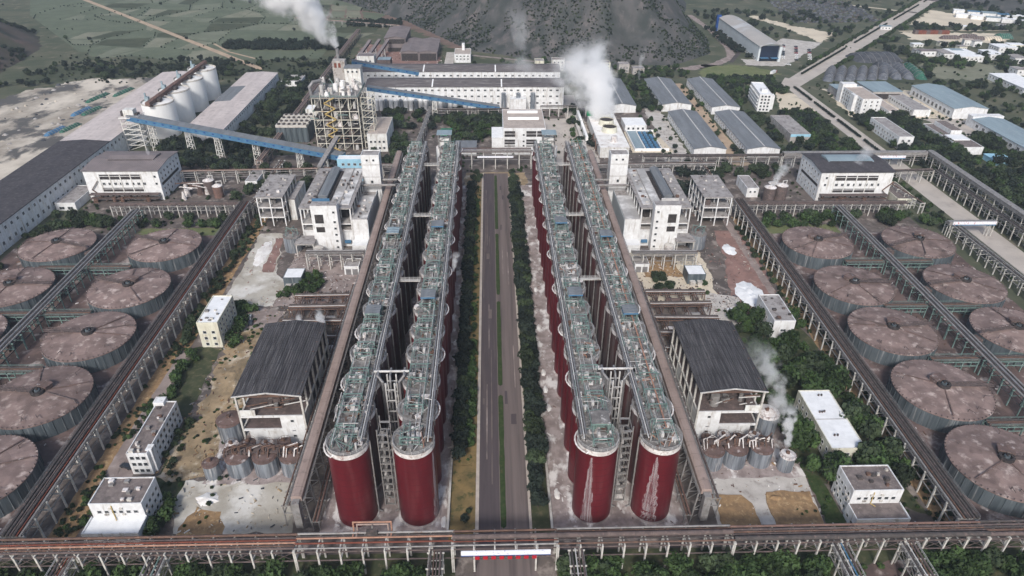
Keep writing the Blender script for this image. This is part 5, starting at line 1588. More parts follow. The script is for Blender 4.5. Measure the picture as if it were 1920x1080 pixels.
# --- long warehouse on the far left, silos, white warehouse, blue conveyor
t = gable('long_warehouse', 'very long low warehouse with dark then pale roof at the left edge', -314, 300, -278.5, 684, 15, 1.2, 'white_wall', 'roof_pale_sheet', 'warehouse', None, .5)
for s in (0, 1):
    e = [(-.55, 14.96), (17.75, 16.5), (17.75, 16.62), (-.55, 15.4)]
    if s:
        e = [(35.5 - u, z) for u, z in e]
    m = MB(); m.extrude(e, 1, -.7, 195); m.build('dark_roof_sheet', 'roof_black', t)
windows(t, 'x+', 35.5, 55, 380, 54, (11.6,), 1.9, 1.8)
windows(t, 'x+', 35.5, 55, 150, 16, (4.4,), 1.9, 2.2)
for k in range(28):
    pbox(t, 'pilaster', 'old_white_wall', 35.5, 54 + k * 12, 0, 35.75, 54.5 + k * 12, 14.4)
for k in range(4):
    y = 553 + 33.5 * k
    t = thing('white_silo', f'tall white silo with round dusty top, {nth(k + 1)} from the front in the silo row', 'silo', (-264, y, 0), 0, 'white silos')
    m = MB(); m.cyl(0, 0, .1, 26.5, 12.2, 48, top=False); m.build('shell', 'silo_white', t)
    m = MB(); m.cyl(0, 0, 26.5, 28.0, 11.6, 48, 4); m.build('roof', 'dust_white', t)
    m = MB(); m.ring(0, 0, 26.3, 27.5, 11.9, 12.3, 48); m.build('rim', 'pale_concrete', t)
    m = MB(); m.box(-9, -1.6, 27, -6, 1.6, 30.5); m.tube((-8.4, 0, 30), (-8.4, 0, 33.5), .8, 10); m.build('dust_collector', 'roof_steel_blue', t)
t = thing('silo_gallery', 'rusty brown conveyor gallery running over the white silos', 'gallery', (-264, 536, 28), 0)
m = MB(); m.extrude([(-1.8, .4), (1.8, .4), (1.8, 3.0), (0, 3.6), (-1.8, 3.0)], 1, 0, 128); m.build('gallery_box', 'conv_rust', t)
for k in range(9):
    pbox(t, 'leg', 'rust', -1.6, 4 + k * 14.6, -1.4, 1.6, 4.6 + k * 14.6, .39)
for k in range(4):
    pbox(t, 'motor', 'pipe_dark', 1.9, 12 + k * 33, -.2, 4.6, 17 + k * 33, 2.2)
t = gable('white_warehouse', 'long white warehouse with pale roof right of the silos', -240, 533, -209.5, 700, 10.5, 1.0, 'white_wall', 'roof_pale_sheet', 'warehouse', None, .5)
windows(t, 'x+', 30.5, 4, 160, 30, (8.0,), 1.7, 1.6)
m = MB(); m.extrude([(-.3, 10.55), (14, 11.42), (14, 11.72), (-.3, 10.87)], 1, 72, 118); m.build('dark_roof_patch', 'roof_grey_corr', t)
t = flat('small_annex', 'small grey roofed annex behind the white warehouse', -205, 690, -186, 712, 5, 'white_wall', 'roof_concrete', .3)
# silo head tower: white lattice with machinery on top
def lattice(t, x, y, w, d, h, nseg, mt='lattice_white', s=.5):
    for sx in (x - w / 2, x + w / 2):
        for sy in (y - d / 2, y + d / 2):
            pbox(t, 'leg', mt, sx - s / 2, sy - s / 2, 0, sx + s / 2, sy + s / 2, h)
    for k in range(nseg):
        z0, z1 = h * k / nseg, h * (k + 1) / nseg
        m = MB()
        for sy in (y - d / 2, y + d / 2):
            m.bar((x - w / 2, sy, z1), (x + w / 2, sy, z1), s * .9)
            m.bar((x - w / 2, sy, z0), (x + w / 2, sy, z1), s * .6)
        for sx in (x - w / 2, x + w / 2):
            m.bar((sx, y - d / 2, z1), (sx, y + d / 2, z1), s * .9)
            m.bar((sx, y - d / 2, z1), (sx, y + d / 2, z0), s * .6)
        m.build('bracing', mt, t)
t = thing('transfer_tower', 'white lattice transfer tower with machinery at the head of the blue conveyor', 'tower', (-271, 521, 0))
lattice(t, 0, 0, 13, 9, 25, 6)
pbox(t, 'platform', 'dust_white', -7.5, -5.5, 25, 7.5, 5.5, 25.5)
pbox(t, 'hood', 'old_white_wall', -4, -3, 25.5, 3.5, 3, 31)
for k in range(6):
    rr = random.Random(k + 3)
    pbox(t, 'machine', rr.choice(('dirty_white', 'pipe_dark', 'steel_grey', 'roof_steel_blue')), -7 + k * 2.2, rr.uniform(-4, 1), 25.5, -5.4 + k * 2.2, rr.uniform(2, 4), 25.5 + rr.uniform(2, 8 if k == 1 else 4))
m = MB(); railing(m, [(-7.5, -5.5), (7.5, -5.5), (7.5, 5.5), (-7.5, 5.5), (-7.5, -5.5)], 25.5, 1.2, 2, .1); m.build('handrail', 'dirty_white', t)
# blue conveyor from the transfer tower down to the halls
def inclined(name, label, a, b, w=3.6, hh=3.2, side='blue_sheet', top='roof_grey_corr', legs=(), group=None, band=None):
    a, b = Vector(a), Vector(b)
    t = thing(name, label, 'conveyor', (a.x, a.y, 0), 0, group)
    d = b - a
    o = Vector((0, 0, a.z))
    n = Vector((-d.y, d.x, 0)).normalized()
    m = MB()
    m.bar(o, o + d, w, hh); m.build('gallery', side, t)
    m = MB(); m.bar(o + Vector((0, 0, hh / 2 + .16)), o + d + Vector((0, 0, hh / 2 + .16)), w + .7, .3); m.build('roof', top, t)
    k = int(d.length / 7)
    wm = MB()
    for i in range(k):
        p = o + d * ((i + .5) / k) + Vector((0, 0, .3))
        wm.bar(p - n * (w / 2 + .04) - d.normalized() * .8, p - n * (w / 2 + .04) + d.normalized() * .8, .1, 1.0)
    for i in range(k):
        p = o + d * ((i + .5) / k) + Vector((0, 0, .3))
        q = MB(); q.bar(p - d.normalized() * .8, p + d.normalized() * .8, w + .12, 1.0); q.build('window', 'deep_blue', t)
    for f in legs:
        p = o + d * f
        h = p.z - hh / 2
        m = MB()
        e = 1.6
        for sx in (-e, e):
            for sy in (-e, e):
                m.bar((p.x + sx * 1.3, p.y + sy * 1.3, 0), (p.x + sx, p.y + sy, h), .4)
        ns = max(2, int(h / 3.6))
        for q in range(ns):
            z0, z1 = h * q / ns, h * (q + 1) / ns
            for sy in (-e, e):
                m.bar((p.x - e * 1.15, p.y + sy * 1.1, z1), (p.x + e * 1.15, p.y + sy * 1.1, z1), .3)
                m.bar((p.x - e * 1.2, p.y + sy * 1.1, z0), (p.x + e * 1.15, p.y + sy * 1.1, z1), .22)
            for sx in (-e, e):
                m.bar((p.x + sx * 1.1, p.y - e * 1.1, z1), (p.x + sx * 1.1, p.y + e * 1.1, z1), .3)
        m.build('trestle', 'lattice_white', t)
    return t
inclined('blue_conveyor', 'long blue enclosed conveyor sloping from the silos to the process halls', (-272, 520, 25), (-104, 468, 13), 7.0, 3.8, legs=(.1, .28, .42, .6, .8), group='blue conveyors')
inclined('blue_conveyor', 'blue enclosed conveyor sloping down the front of the near white warehouse', (-104, 590, 27), (8, 599, 7), 5.5, 3.2, legs=(.5, .8), group='blue conveyors')
inclined('blue_conveyor', 'short blue enclosed conveyor over the far white warehouse', (-124, 640, 36), (-66, 652, 23), 5.5, 3.2, group='blue conveyors')
inclined('cross_conveyor', 'short grey conveyor crossing above the blue conveyor end', (-118, 452, 11), (-110, 482, 22), 2.6, 2.2, 'steel_grey', 'steel_grey', legs=(.3,))
t = flat('transfer_house', 'small pale blue transfer house with white roof beside the white lift tower', -106, 455, -82, 463, 16, 'pale_blue_sheet', 'roof_white', .3)
windows(t, 'y-', 0, 2, 22, 5, (12.6,), 1.8, 1.6)

# --- kiln tower
X0, Y0, X1, Y1 = -133, 516, -99, 552
t = frame('kiln_tower', 'tall open steel kiln tower full of vessels behind the left halls', X0, Y0, X1, Y1, (6, 12, 18, 24.5, 31, 41), 5, 4, 'tower_steel', 'dark_inside', 'steel_grey', .55, 'tower')  # floor slabs near black: shade of the voids put into their colour
w, d = X1 - X0, Y1 - Y0
for k in range(10):
    z0, z1 = k * 4.1, (k + 1) * 4.1
    m = MB(); a, b = (9, 17) if k % 2 else (17, 9)
    m.bar((a, -1.1, z0), (b, -1.1, z1), 1.4, .5); m.build('stair_flight', 'yellow_paint', t)
rr = random.Random(5)
for k in range(90):
    lv = (0, 6, 12, 18, 24.5, 31)[k % 6]
    m = MB(); m.cyl(rr.uniform(2, w - 2), rr.uniform(1.5, 14), lv, lv + rr.uniform(3, 5.4), rr.uniform(1, 2.6), 14, rr.uniform(.8, 2)); m.build('vessel', rr.choice(('dirty_white', 'steel_grey', 'steel_grey', 'mud_brown', 'pipe_grey', 'steel_pale')), t)
for k in range(30):
    x, y, h = rr.uniform(2, w - 3), rr.uniform(2, d - 2), rr.uniform(3, 9)
    m = MB(); m.cyl(x, y, 41, 41 + h, rr.uniform(.9, 2.2), 14, rr.uniform(.7, 1.8)); m.build('cyclone', rr.choice(('dirty_white', 'pipe_grey', 'steel_pale', 'silo_white')), t)
for k in range(14):
    p = Vector((rr.uniform(0, w), rr.uniform(0, d), 41 + rr.uniform(1, 5)))
    m = MB(); m.path([p, p + Vector((rr.uniform(-6, 6), 0, 0)), p + Vector((0, rr.uniform(-4, 6), rr.uniform(0, 5)))], .35, 8); m.build('duct', rr.choice(('steel_pale', 'green_steel', 'pipe_grey')), t)
m = MB(); railing(m, [(-.5, -.5), (w + .5, -.5), (w + .5, d + .5)], 41, 1.3, 2, .12); m.build('handrail', 'green_steel', t)
m = MB(); m.path([(-1, 6, 41), (-1.5, 6, 47), (1, 8, 50), (5, 12, 50)], 1.3, 12); m.build('bend_duct', 'pipe_grey', t)
for k in range(5):
    for j, (z0, z1) in enumerate(((0, 6), (6, 12), (12, 18), (18, 24.5), (24.5, 31), (31, 41))):
        if (k + j) % 3 != 1:
            m = MB(); m.bar((w * k / 5, -.2, z0), (w * (k + 1) / 5, -.2, z1), .22); m.build('brace', 'tower_steel', t)
for k in range(60):
    p = Vector((rr.uniform(0, w), rr.uniform(-1, 6), rr.uniform(1, 40)))
    q_ = p + (Vector((0, 0, rr.uniform(4, 12))) if k % 2 else Vector((rr.uniform(-8, 8), 0, 0)))
    ptube(t, 'pipe', rr.choice(('steel_pale', 'rust', 'pipe_grey', 'green_steel', 'tower_steel')), p, q_, rr.uniform(.15, .4), 8)
pbox(t, 'top_room', 'old_white_wall', w - 12, d - 12, 41, w, d - 2, 56)
windows(t, 'y-', d - 12, w - 11, w - 1, 3, (53.5,), 1.4, 1.4)
pbox(t, 'top_room_roof', 'roof_grey_corr', w - 12.5, d - 12.5, 56.003, w + .5, d - 1.5, 56.5)
pbox(t, 'top_shed', 'concrete', w - 22, d - 6, 41, w - 12.4, d + 2, 60)
for k in range(2):
    pbox(t, 'door', 'rust_red', w - 20.5 + k * 3, d - 6.1, 55, w - 18.6 + k * 3, d - 5.9, 58.5)
m = MB(); m.cyl(15, d + 4, 0, 67, 1.6, 20, 1.2); m.build('stack', 'pipe_grey', t)
for z in (20, 45):
    pbox(t, 'stack_tie', 'tower_steel', 14.4, d + .3, z, 15.6, d + 2.6, z + .5)
lattice(t, w + 6, 10, 8, 14, 40, 8, 'tower_steel', .45)
# filter house left of the kiln tower
t = thing('filter_house', 'grey ribbed filter house left of the kiln tower', 'filter house', (-169, 531, 0))
for k in range(6):
    m = MB(); m.cyl(2.2 + 4.2 * k, 4, .1, 12, 2.25, 16); m.build('filter_cell', 'galvanised', t)
pbox(t, 'casing', 'galvanised', .4, 3, 0, 24.8, 16, 11.6)
for k in range(4):
    pbox(t, 'head_box', 'pale_concrete', .6, 1.8 + k * 8, 12.1, 24.6, 6.4 + k * 8, 14)
    for q in range(6):
        pbox(t, 'fan', 'pipe_dark', 2 + q * 4, 2.8 + k * 8, 14, 3.8 + q * 4, 5.0 + k * 8, 15)
pbox(t, 'rear_casing', 'galvanised', .6, 16.2, 0, 24.6, 33, 12)
t = flat('fan_house', 'white fan house beside the filter house', -152, 566, -138, 578, 16, 'old_white_wall', 'roof_white', .3)
t = flat('cooler_block', 'rusty pale block at the right foot of the kiln tower', -94, 512, -79, 552, 14, 'old_white_wall', 'roof_tan', .3)
windows(t, 'y-', 0, 1, 14, 4, (3, 8), 1.6, 1.6)
# --- long white warehouses behind
for nm, x0, x1, y0, y1, rf in (('near', -110, 66, 617.5, 646, 'roof_old_tile'), ('far', -128, 67, 668, 697, 'roof_old_tile')):
    t = gable('white_store', f'{nm} one of the two long white warehouses with dark weathered roofs', x0, y0, x1, y1, 20, 2.4, 'white_wall', rf, 'warehouse', 'long white warehouses', .6, axis=0)
    L = x1 - x0
    windows(t, 'y-', 0, 3, L - 3, 29, (16.4,) if nm == 'far' else (17, 11.6), 2.2, 1.4)
    if nm == 'near':
        windows(t, 'y-', 0, 3, L - 3, 29, (5.6,), 2.0, 1.4)
        for k in range(20):
            m = MB(); m.cyl(4 + k * 4.4, -3.2, .1, 9.2, 1.9, 16, 1.9); m.cyl(4 + k * 4.4, -3.2, 9.2, 10.4, 1.9, 16, .4); m.build('filter_drum', 'silo_white' if k % 3 else 'silver', t)
        pbox(t, 'low_store', 'white_wall', 128, -10, 0, 142, -.01, 12)
        for k in range(3):
            m = MB(); m.cyl(122 + k * 13, -5, .1, 16, 2.2, 16, 2.0); m.build('standpipe', 'silver', t)
    for k in (.33, .68):
        for z in (0,):
            m = MB(); m.extrude([(-.6, 20.2), (14.3, 22.75), (14.3, 23.0), (-.6, 20.5)], 0, L * k, L * k + 1.2); m.build('fire_parapet', 'silo_white', t)
    for k in range(12):
        pbox(t, 'pilaster', 'old_white_wall', 2 + k * (L - 4) / 11, -.25, 0, 2.5 + k * (L - 4) / 11, -.005, 19.4)

# --- brown roofed sheds behind the warehouses
t = gable('ore_shed', 'tall mauve roofed ore shed on the left of the brown sheds', -121, 832, -97, 892, 15, 2, 'roof_mauve', 'roof_mauve', 'shed', 'brown roofed ore sheds', .8)
pbox(t, 'opening', 'dark_inside', 1, -.2, 9, 23, .1, 14)
pbox(t, 'opening', 'dark_inside', 3, -.2, 0, 22, .1, 4.5)
for k in range(2):
    x0 = -98.5 + k * 20.2
    t = gable('ore_shed', f'{("left", "right")[k]} one of the paired low brown roofed ore sheds', x0, 790, x0 + 19.8, 854, 9.5, 1.6, 'roof_mauve', 'roof_mauve', 'shed', 'brown roofed ore sheds', .6)
    pbox(t, 'opening', 'dark_inside', .9, -.2, 0, 18.9, .1, 8)
for k, (x, y, lb) in enumerate(((-146, 778, 'leftmost sloping ore chute beside the long rack'), (-136, 782, 'second sloping ore chute beside the long rack'), (-126, 780, 'third sloping ore chute, nearest the ore sheds'))):
    inclined('ore_chute', lb, (x, y, 3), (x + 10, y + 46, 14), 2.8, 2.4, 'conv_rust', 'roof_mauve', legs=(.6,), group='sloping ore chutes')
t = flat('crusher_house', 'small dirty white crusher house behind the kiln tower', -140, 752, -122, 766, 14, 'old_white_wall', 'roof_mauve', .3)
windows(t, 'y-', 0, 2, 16, 3, (9,), 1.8, 1.6)
t = flat('screen_house', 'grey roofed screening house behind the far white warehouse', -118, 744, -104, 758, 12, 'mud_brown', 'roof_steel_blue', .2)
t = flat('pump_office', 'small white office with a tower behind the far white warehouse', -39, 782, -21, 808, 9, 'white_wall', 'roof_tan', .4)
pbox(t, 'stair_tower', 'white_wall', 8, 18, 0, 11, 24, 16)
windows(t, 'y-', 0, 1, 17, 4, (4, 7), 1.8, 1.2)
# hamlet houses at the foot of the hill
rr = random.Random(21)
for k, (x, y) in enumerate(((48, 752), (66, 750), (82, 754), (100, 744), (118, 742), (136, 740), (150, 734), (60, 734), (90, 732))):
    w, d, h = rr.uniform(9, 14), rr.uniform(8, 11), rr.uniform(6, 11)
    t = flat('village_house', f'{nth(k + 1)} small pale village house from the left at the foot of the hill', x, y, x + w, y + d, h, rr.choice(('old_white_wall', 'cream_wall', 'concrete')), rr.choice(('roof_concrete', 'roof_tan', 'roof_brown')), .4, 'house', 'village houses at the hill foot')
    windows(t, 'y-', 0, .8, w - .8, 3, tuple(z for z in (2, 5.2, 8.4) if z < h - 1), 1.4, 1.4)

# --- tan roofed hall at the head of the avenue, and things around it
X0, Y0 = 9.6, 504
t = flat('turbine_hall', 'pale hall with tan roof and two skylights at the head of the avenue', X0, Y0, X0 + 32, Y0 + 46, 21, 'white_wall', 'roof_tan', .3)
for y in (20, 36):
    m = MB(); m.extrude([(y, 21.1), (y + 3, 21.1), (y + 2.2, 22.6), (y + .8, 22.6)], 0, 4, 28); m.build('skylight', 'silo_white', t)
    pbox(t, 'skylight_slot', 'dark_inside', 4.2, y + 2.75, 21.3, 27.8, y + 3.1, 22.2)
for z0, z1 in ((14.6, 19), (8.6, 12.4), (6.6, 7.8)):
    for a, b in ((1, 9), (17.5, 25), (25.6, 31.4)) if z0 > 10 else ((1, 9), (17.5, 25)):
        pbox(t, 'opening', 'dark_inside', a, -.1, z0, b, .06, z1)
        pbox(t, 'opening_rail', 'white_wall', a, -.2, (z0 + z1) / 2 - .15, b, -.11, (z0 + z1) / 2 + .15)
windows(t, 'y-', 0, 14, 17, 1, (16, 11, 7.5), 1.4, 1.2)
windows(t, 'y-', 0, 1, 24, 6, (3.6,), 2.2, 1.2)
pbox(t, 'side_wing', 'white_wall', -8.6, 2, 0, -.01, 26, 13)
pbox(t, 'side_wing_roof', 'roof_white', -8.7, 1.9, 13.003, -.02, 26.1, 13.3)
t = flat('blue_band_shed', 'small grey roofed shed with a blue band behind the left tank rows', -26.8, 503, -10.8, 519, 6, 'white_wall', 'roof_grey_corr', 0)
pbox(t, 'blue_band', 'deep_blue', -.3, -.45, 3.6, 16.3, -.02, 6.0)
for side, x in (('left', -31), ('right', 39.5)):
    t = thing('head_tank', f'white cone-topped tank at the back end of the {side} inner tank row', 'tank', (x, 452, 0), 0, 'white head tanks')
    m = MB(); m.cyl(0, 0, .1, 26, 6, 32, top=False); m.build('shell', 'silo_white', t)
    m = MB(); m.cyl(0, 0, 26, 29, 6.1, 32, 1); m.build('roof', 'dirty_white', t)
    t = thing('steel_headgear', f'tall grey steel head frame over the {side} white head tank', 'frame', (x, 452, 0), 0, 'head frames over the tanks')
    lattice(t, 0, 0, 8, 7, 36, 8, 'steel_grey', .5)
    pbox(t, 'roof', 'roof_steel_blue', -5, -4.5, 36, 5, 4.5, 36.5)
    pbox(t, 'cabin', 'old_white_wall', -3.2, -3, 27, 3.2, 3, 33)
for x, y, lb in ((-60, 493, 'green-topped small tank house in the trees behind the left tanks'), (-40, 540, 'green machine hut between the trees behind the left tanks'), (60, 500, 'white roofed hut right of the tan roofed hall')):
    t = flat('yard_hut', lb, x, y, x + 9, y + 8, 6, 'concrete' if 'white' in lb else 'green_sheet', 'roof_white' if 'white' in lb else 'tarp_green', .2, group='small yard huts')

# --- cooling towers and basin behind the right hall
t = thing('cooling_block', 'stained white cooling block with two round fan stacks', 'cooling tower', (83, 498, 0))
pbox(t, 'basin_wall', 'old_white_wall', 0, 0, 0, 22, 80, 8)
pbox(t, 'deck', 'dust_white', -.3, -.3, 8.003, 22.3, 80.3, 8.4)
for k, y in enumerate((36, 53, 70)):
    m = MB(); m.cyl(12, y, 8.4, 12.6, 6.4, 32, 5.6, top=False); m.cyl(12, y, 8.5, 12.0, 5.2, 32, 5.2, 'dark_inside'); m.build('fan_stack', 'cream_wall', t)
m = MB(); m.cyl(12, 12, 8.4, 13, 2.6, 18, 2.2); m.build('vat', 'dirty_white', t)
m = MB()
for k in range(5):
    m.bar((-1.2, 8 + k * 6, .2 if k % 2 else 7.8), (-1.2, 14 + k * 6, 7.8 if k % 2 else .2), .8, .3)
m.build('zigzag_stair', 'rust', t)
pbox(t, 'green_hood', 'green_sheet', -1, 74, 8.4, 5, 79, 11)
pbox(t, 'pipe_trench', 'pale_concrete', -11, 0, 0, -8.4, 92, 3)
pbox(t, 'trench_wall', 'silo_white', -7.4, 30, 0, -5.4, 98, 6)
t = flat('pump_house', 'white pump house behind the blue aeration basin', 112, 557, 130, 577, 5, 'white_wall', 'roof_white', .3)
windows(t, 'y-', 0, 1, 17, 4, (2.4,), 1.6, 2.0)
t = thing('aeration_basin', 'white concrete basin with blue aerators behind the cooling block', 'basin', (112, 511, 0))
for a in ((0, 0, 27, .5), (0, 43, 24, .5), (0, .5, .5, 42.5), (8.2, .5, .5, 42.5), (21, .5, .5, 42.5)):
    pbox(t, 'basin_wall', 'silo_white', a[0], a[1], 0, a[0] + a[2], a[1] + a[3], 2.4)
pbox(t, 'water', 'roof_steel_blue', .5, .5, .1, 8.2, 43, 1.5)
pbox(t, 'water', 'glass_dark', 8.7, .5, .1, 21, 43, 1.2)
for i in range(3):
    for j in range(7):
        pbox(t, 'aerator', 'blue_sheet', 9.6 + i * 3.9, 2.5 + j * 5.8, 1.2, 12.2 + i * 3.9, 5.2 + j * 5.8, 2.2)

# --- grey gable warehouses
for k, (x0, x1, y0, y1, lb) in enumerate(((104.8, 130, 606.4, 693, 'long grey gable warehouse beside the cooling steam'), (154, 180.5, 609.5, 693, 'far left grey gable warehouse of the block of four'), (197, 222, 601.5, 693, 'far right grey gable warehouse of the block of four'),
                                        (155, 179.6, 499, 589.5, 'near left grey gable warehouse of the block of four'), (195.8, 221, 498.6, 588, 'near right grey gable warehouse of the block of four'))):
    t = gable('grey_warehouse', lb, x0, y0, x1, y1, 6.4, 2.0, 'white_wall', 'roof_grey_corr', 'warehouse', 'grey gable warehouses', .5, ridge='steel_pale')
    windows(t, 'x-', 0, 3, y1 - y0 - 3, 15, (4.0,), 2.0, 1.6)
    windows(t, 'x-', 0, 3, y1 - y0 - 3, 15, (1.5,), 1.6, 1.2)

# --- blue-fronted hangar
t = thing('hangar', 'huge pale hangar with curved roof and dark blue glazed front', 'hangar', (301, 790, 0))
w, L, h = 26, 160, 16
prof = [(0, 0), (w, 0), (w, h)] + [(w - w * k / 10, h + 3.2 * math.sin(math.pi * k / 10)) for k in range(1, 10)] + [(0, h)]
m = MB(); m.extrude(prof, 1, 0, L); m.build('wall', 'hangar_wall', t)
m = MB()
rp = [(w + .6 - (w + 1.2) * k / 12, h + .1 + 3.3 * math.sin(math.pi * k / 12)) for k in range(13)]
m.extrude(rp + [(u, z + .35) for u, z in reversed(rp)], 1, -3.5, L + .4); m.build('roof', 'hangar_roof', t)
pbox(t, 'glazed_front', 'navy_glass', 2, -.3, .2, w - 4, .1, h + .8)
pbox(t, 'front_canopy', 'blue_sheet', 2, -5, 4.0, 11, -.32, 4.5)
pbox(t, 'front_canopy', 'blue_sheet', 14, -6, 4.0, 22, -.32, 4.5)
pbox(t, 'back_wing', 'deep_blue', -2.6, L - 1, 0, 3, L + 3, h + 3.5)
pbox(t, 'front_pier', 'hangar_wall', w - 3.9, -2.8, 0, w - 1, -.02, h + .4)
windows(t, 'x-', 0, 4, L - 4, 26, (1.8,), 3.2, 2.0)
for k in range(12):
    pass
# --- apartment block and other buildings along the side road
t = flat('apartment_block', 'white five-storey apartment block beside the parking lot', 241, 610, 252, 650, 15, 'white_wall', 'roof_white', .6, rz=-.12)
windows(t, 'x-', 0, 1.5, 38.5, 10, (1.8, 4.8, 7.8, 10.8, 13.6), 1.8, 1.6)
windows(t, 'y-', 0, 1, 10, 3, (1.8, 4.8, 7.8, 10.8, 13.6), 1.6, 1.6)
for z in (3.2, 6.2, 9.2, 12.2):
    m = MB()
    for k in range(10):
        m.box(-1.1, 2 + k * 3.75, z - .15, -.01, 4.4 + k * 3.75, z + .85)
    m.build('balconies', 'white_wall', t)
pbox(t, 'roof_hut', 'white_wall', 3, 8, 15.1, 8, 14, 17.6)
pbox(t, 'side_wing', 'white_wall', 11.01, 6, 0, 15, 12, 13)
t = flat('grey_store', 'long low grey roofed store among trees beside the side road', 240.5, 529, 256.5, 577, 7, 'concrete', 'roof_concrete', .3)
pbox(t, 'front_band', 'pale_blue_sheet', -.1, -.2, 5, 16.1, -.01, 7.2)
t = flat('white_dormitory', 'white two-storey long block with grey roof right of the side road', 321.5, 516, 333.5, 564, 9, 'white_wall', 'roof_concrete', .6)
windows(t, 'x-', 0, 1.5, 46, 10, (2.2, 6.2), 1.8, 1.6)
windows(t, 'y-', 0, 1, 11, 2, (2.2, 6.2), 1.8, 1.6)
t = flat('admin_block', 'white four-storey administration block with tan roof', 329, 598, 346.5, 637, 14, 'white_wall', 'roof_tan', .8, group='works buildings')
windows(t, 'x-', 0, 1.5, 38, 9, (2, 5.4, 8.8, 12), 1.8, 1.8)
windows(t, 'y-', 0, 1, 16.5, 3, (2, 5.4, 8.8, 12), 1.2, 1.4)
pbox(t, 'entrance_bay', 'white_wall', -3, 10, 0, -.01, 18, 14.8)
pbox(t, 'rear_tower', 'white_wall', -1, 39.01, 0, 12, 47, 17)
t = flat('blue_roof_hall', 'flat blue roofed hall behind the administration block', 360, 640, 388, 674, 9, 'concrete', 'roof_steel_blue', 0, group='works buildings')
pbox(t, 'opening', 'dark_inside', 2, -.15, 2, 26, .05, 7)
t = flat('blue_roof_annex', 'lower pale blue roofed annex left of the blue roofed hall', 332, 648, 359, 672, 7, 'concrete', 'roof_steel_blue', 0, group='works buildings')
t = flat('grey_workshop', 'long grey roofed workshop with a white front in the works yard', 375.5, 594, 391, 648, 6, 'white_wall', 'roof_concrete', .3, group='works buildings')
windows(t, 'x-', 0, 2, 52, 12, (4.0,), 2.4, 1.4)
t = flat('tan_workshop', 'narrow tan roofed workshop beside the administration block', 352, 592, 362, 628, 5.5, 'white_wall', 'roof_tan', .3, group='works buildings')
windows(t, 'x-', 0, 2, 34, 7, (3.2,), 2.0, 1.8)
t = gable('large_workshop', 'large pale walled workshop with blue-grey ribbed roof', 407.6, 588, 438, 660, 9, 2, 'white_wall', 'roof_steel_blue', 'warehouse', None, .5)
windows(t, 'x-', 0, 3, 69, 10, (3.6,), 3.2, 3.4)
t = gable('pale_blue_warehouse', 'long warehouse with pale blue roof at the right edge', 411, 452, 438, 566, 7, 2, 'white_wall', 'roof_steel_blue', 'warehouse', None, .5)
windows(t, 'x-', 0, 3, 110, 12, (3.6,), 3.2, 2.4)
pbox(t, 'end_block', 'white_wall', 0, 114.01, 0, 27, 121, 9.4)
t = flat('white_canteen', 'white low building with stepped dark roofs near the works yard', 364.5, 502, 382, 558, 5.6, 'white_wall', 'roof_brown', .5, group='works buildings')
windows(t, 'x-', 0, 2, 54, 12, (3.2,), 2.0, 1.6)
pbox(t, 'upper_storey', 'white_wall', 8, 30, 5.5, 17, 54, 9)
pbox(t, 'upper_roof', 'roof_brown', 8.3, 30.3, 9.003, 16.7, 53.7, 9.1)
pbox(t, 'white_terrace', 'roof_white', 2, 16, 5.7, 16, 28, 6.4)
t = flat('blue_hut', 'small bright blue roofed hut near the covered gallery', 377, 480, 391, 493, 4, 'pale_blue_sheet', 'pale_blue_sheet', 0)
# --- tarpaulin covered stockpiles
def pile(label, x, y, L, w, h, rz, mt, group):
    t = thing('stockpile', label, 'stockpile', (x, y, 0), rz, group)
    m = MB()
    nx, ny = 16, 8
    rr = random.Random(int(x * 7 + y))
    P = {}
    for i in range(nx + 1):
        for j in range(ny + 1):
            u, v = i / nx, j / ny
            e = min(1, min(u, 1 - u) * 5)
            zz = h * math.sin(math.pi * v) ** .8 * (math.sin(e * math.pi / 2)) + (rr.random() * .35 if 0 < i < nx and 0 < j < ny else 0)
            P[i, j] = (u * L, (v - .5) * w * (.75 + .25 * math.sin(e * math.pi / 2)), max(zz, .0) + .02)
    for i in range(nx):
        for j in range(ny):
            m.quad([P[i, j], P[i + 1, j], P[i + 1, j + 1], P[i, j + 1]], None, True)
    m.build('tarpaulin', mt, t)
    for i in range(2, nx - 1, 2):
        rp = MB()
        for j in range(ny):
            a, b = Vector(P[i, j]), Vector(P[i, j + 1])
            rp.bar(a + Vector((0, 0, .1)), b + Vector((0, 0, .1)), .35, .25)
        rp.build('rope', 'pipe_grey', t)
for k in range(6):
    x = 346 + k * 12.2
    pile(f'{nth(k + 1)} long tarpaulin covered stockpile from the left in the pile yard', x, 706 + k * 1.5, 58 - k * 1.5, 11, 6, rad(62), 'tarp_grey', 'tarpaulin stockpiles')
for k in range(3):
    pile(f'{nth(k + 1)} right-leaning tarpaulin stockpile in the pile yard', 424 + k * 13, 714 - k * .5, 60, 12, 6, rad(80 - k * 0), 'tarp_grey' if k < 2 else 'tarp_green', 'right-leaning stockpiles')
pile('wide dark stockpile closing the back of the pile yard', 412, 800, 58, 40, 7, rad(4), 'coal', None)
pile('second dark stockpile in the middle of the pile yard', 425, 772, 34, 24, 5, rad(-20), 'coal', None)
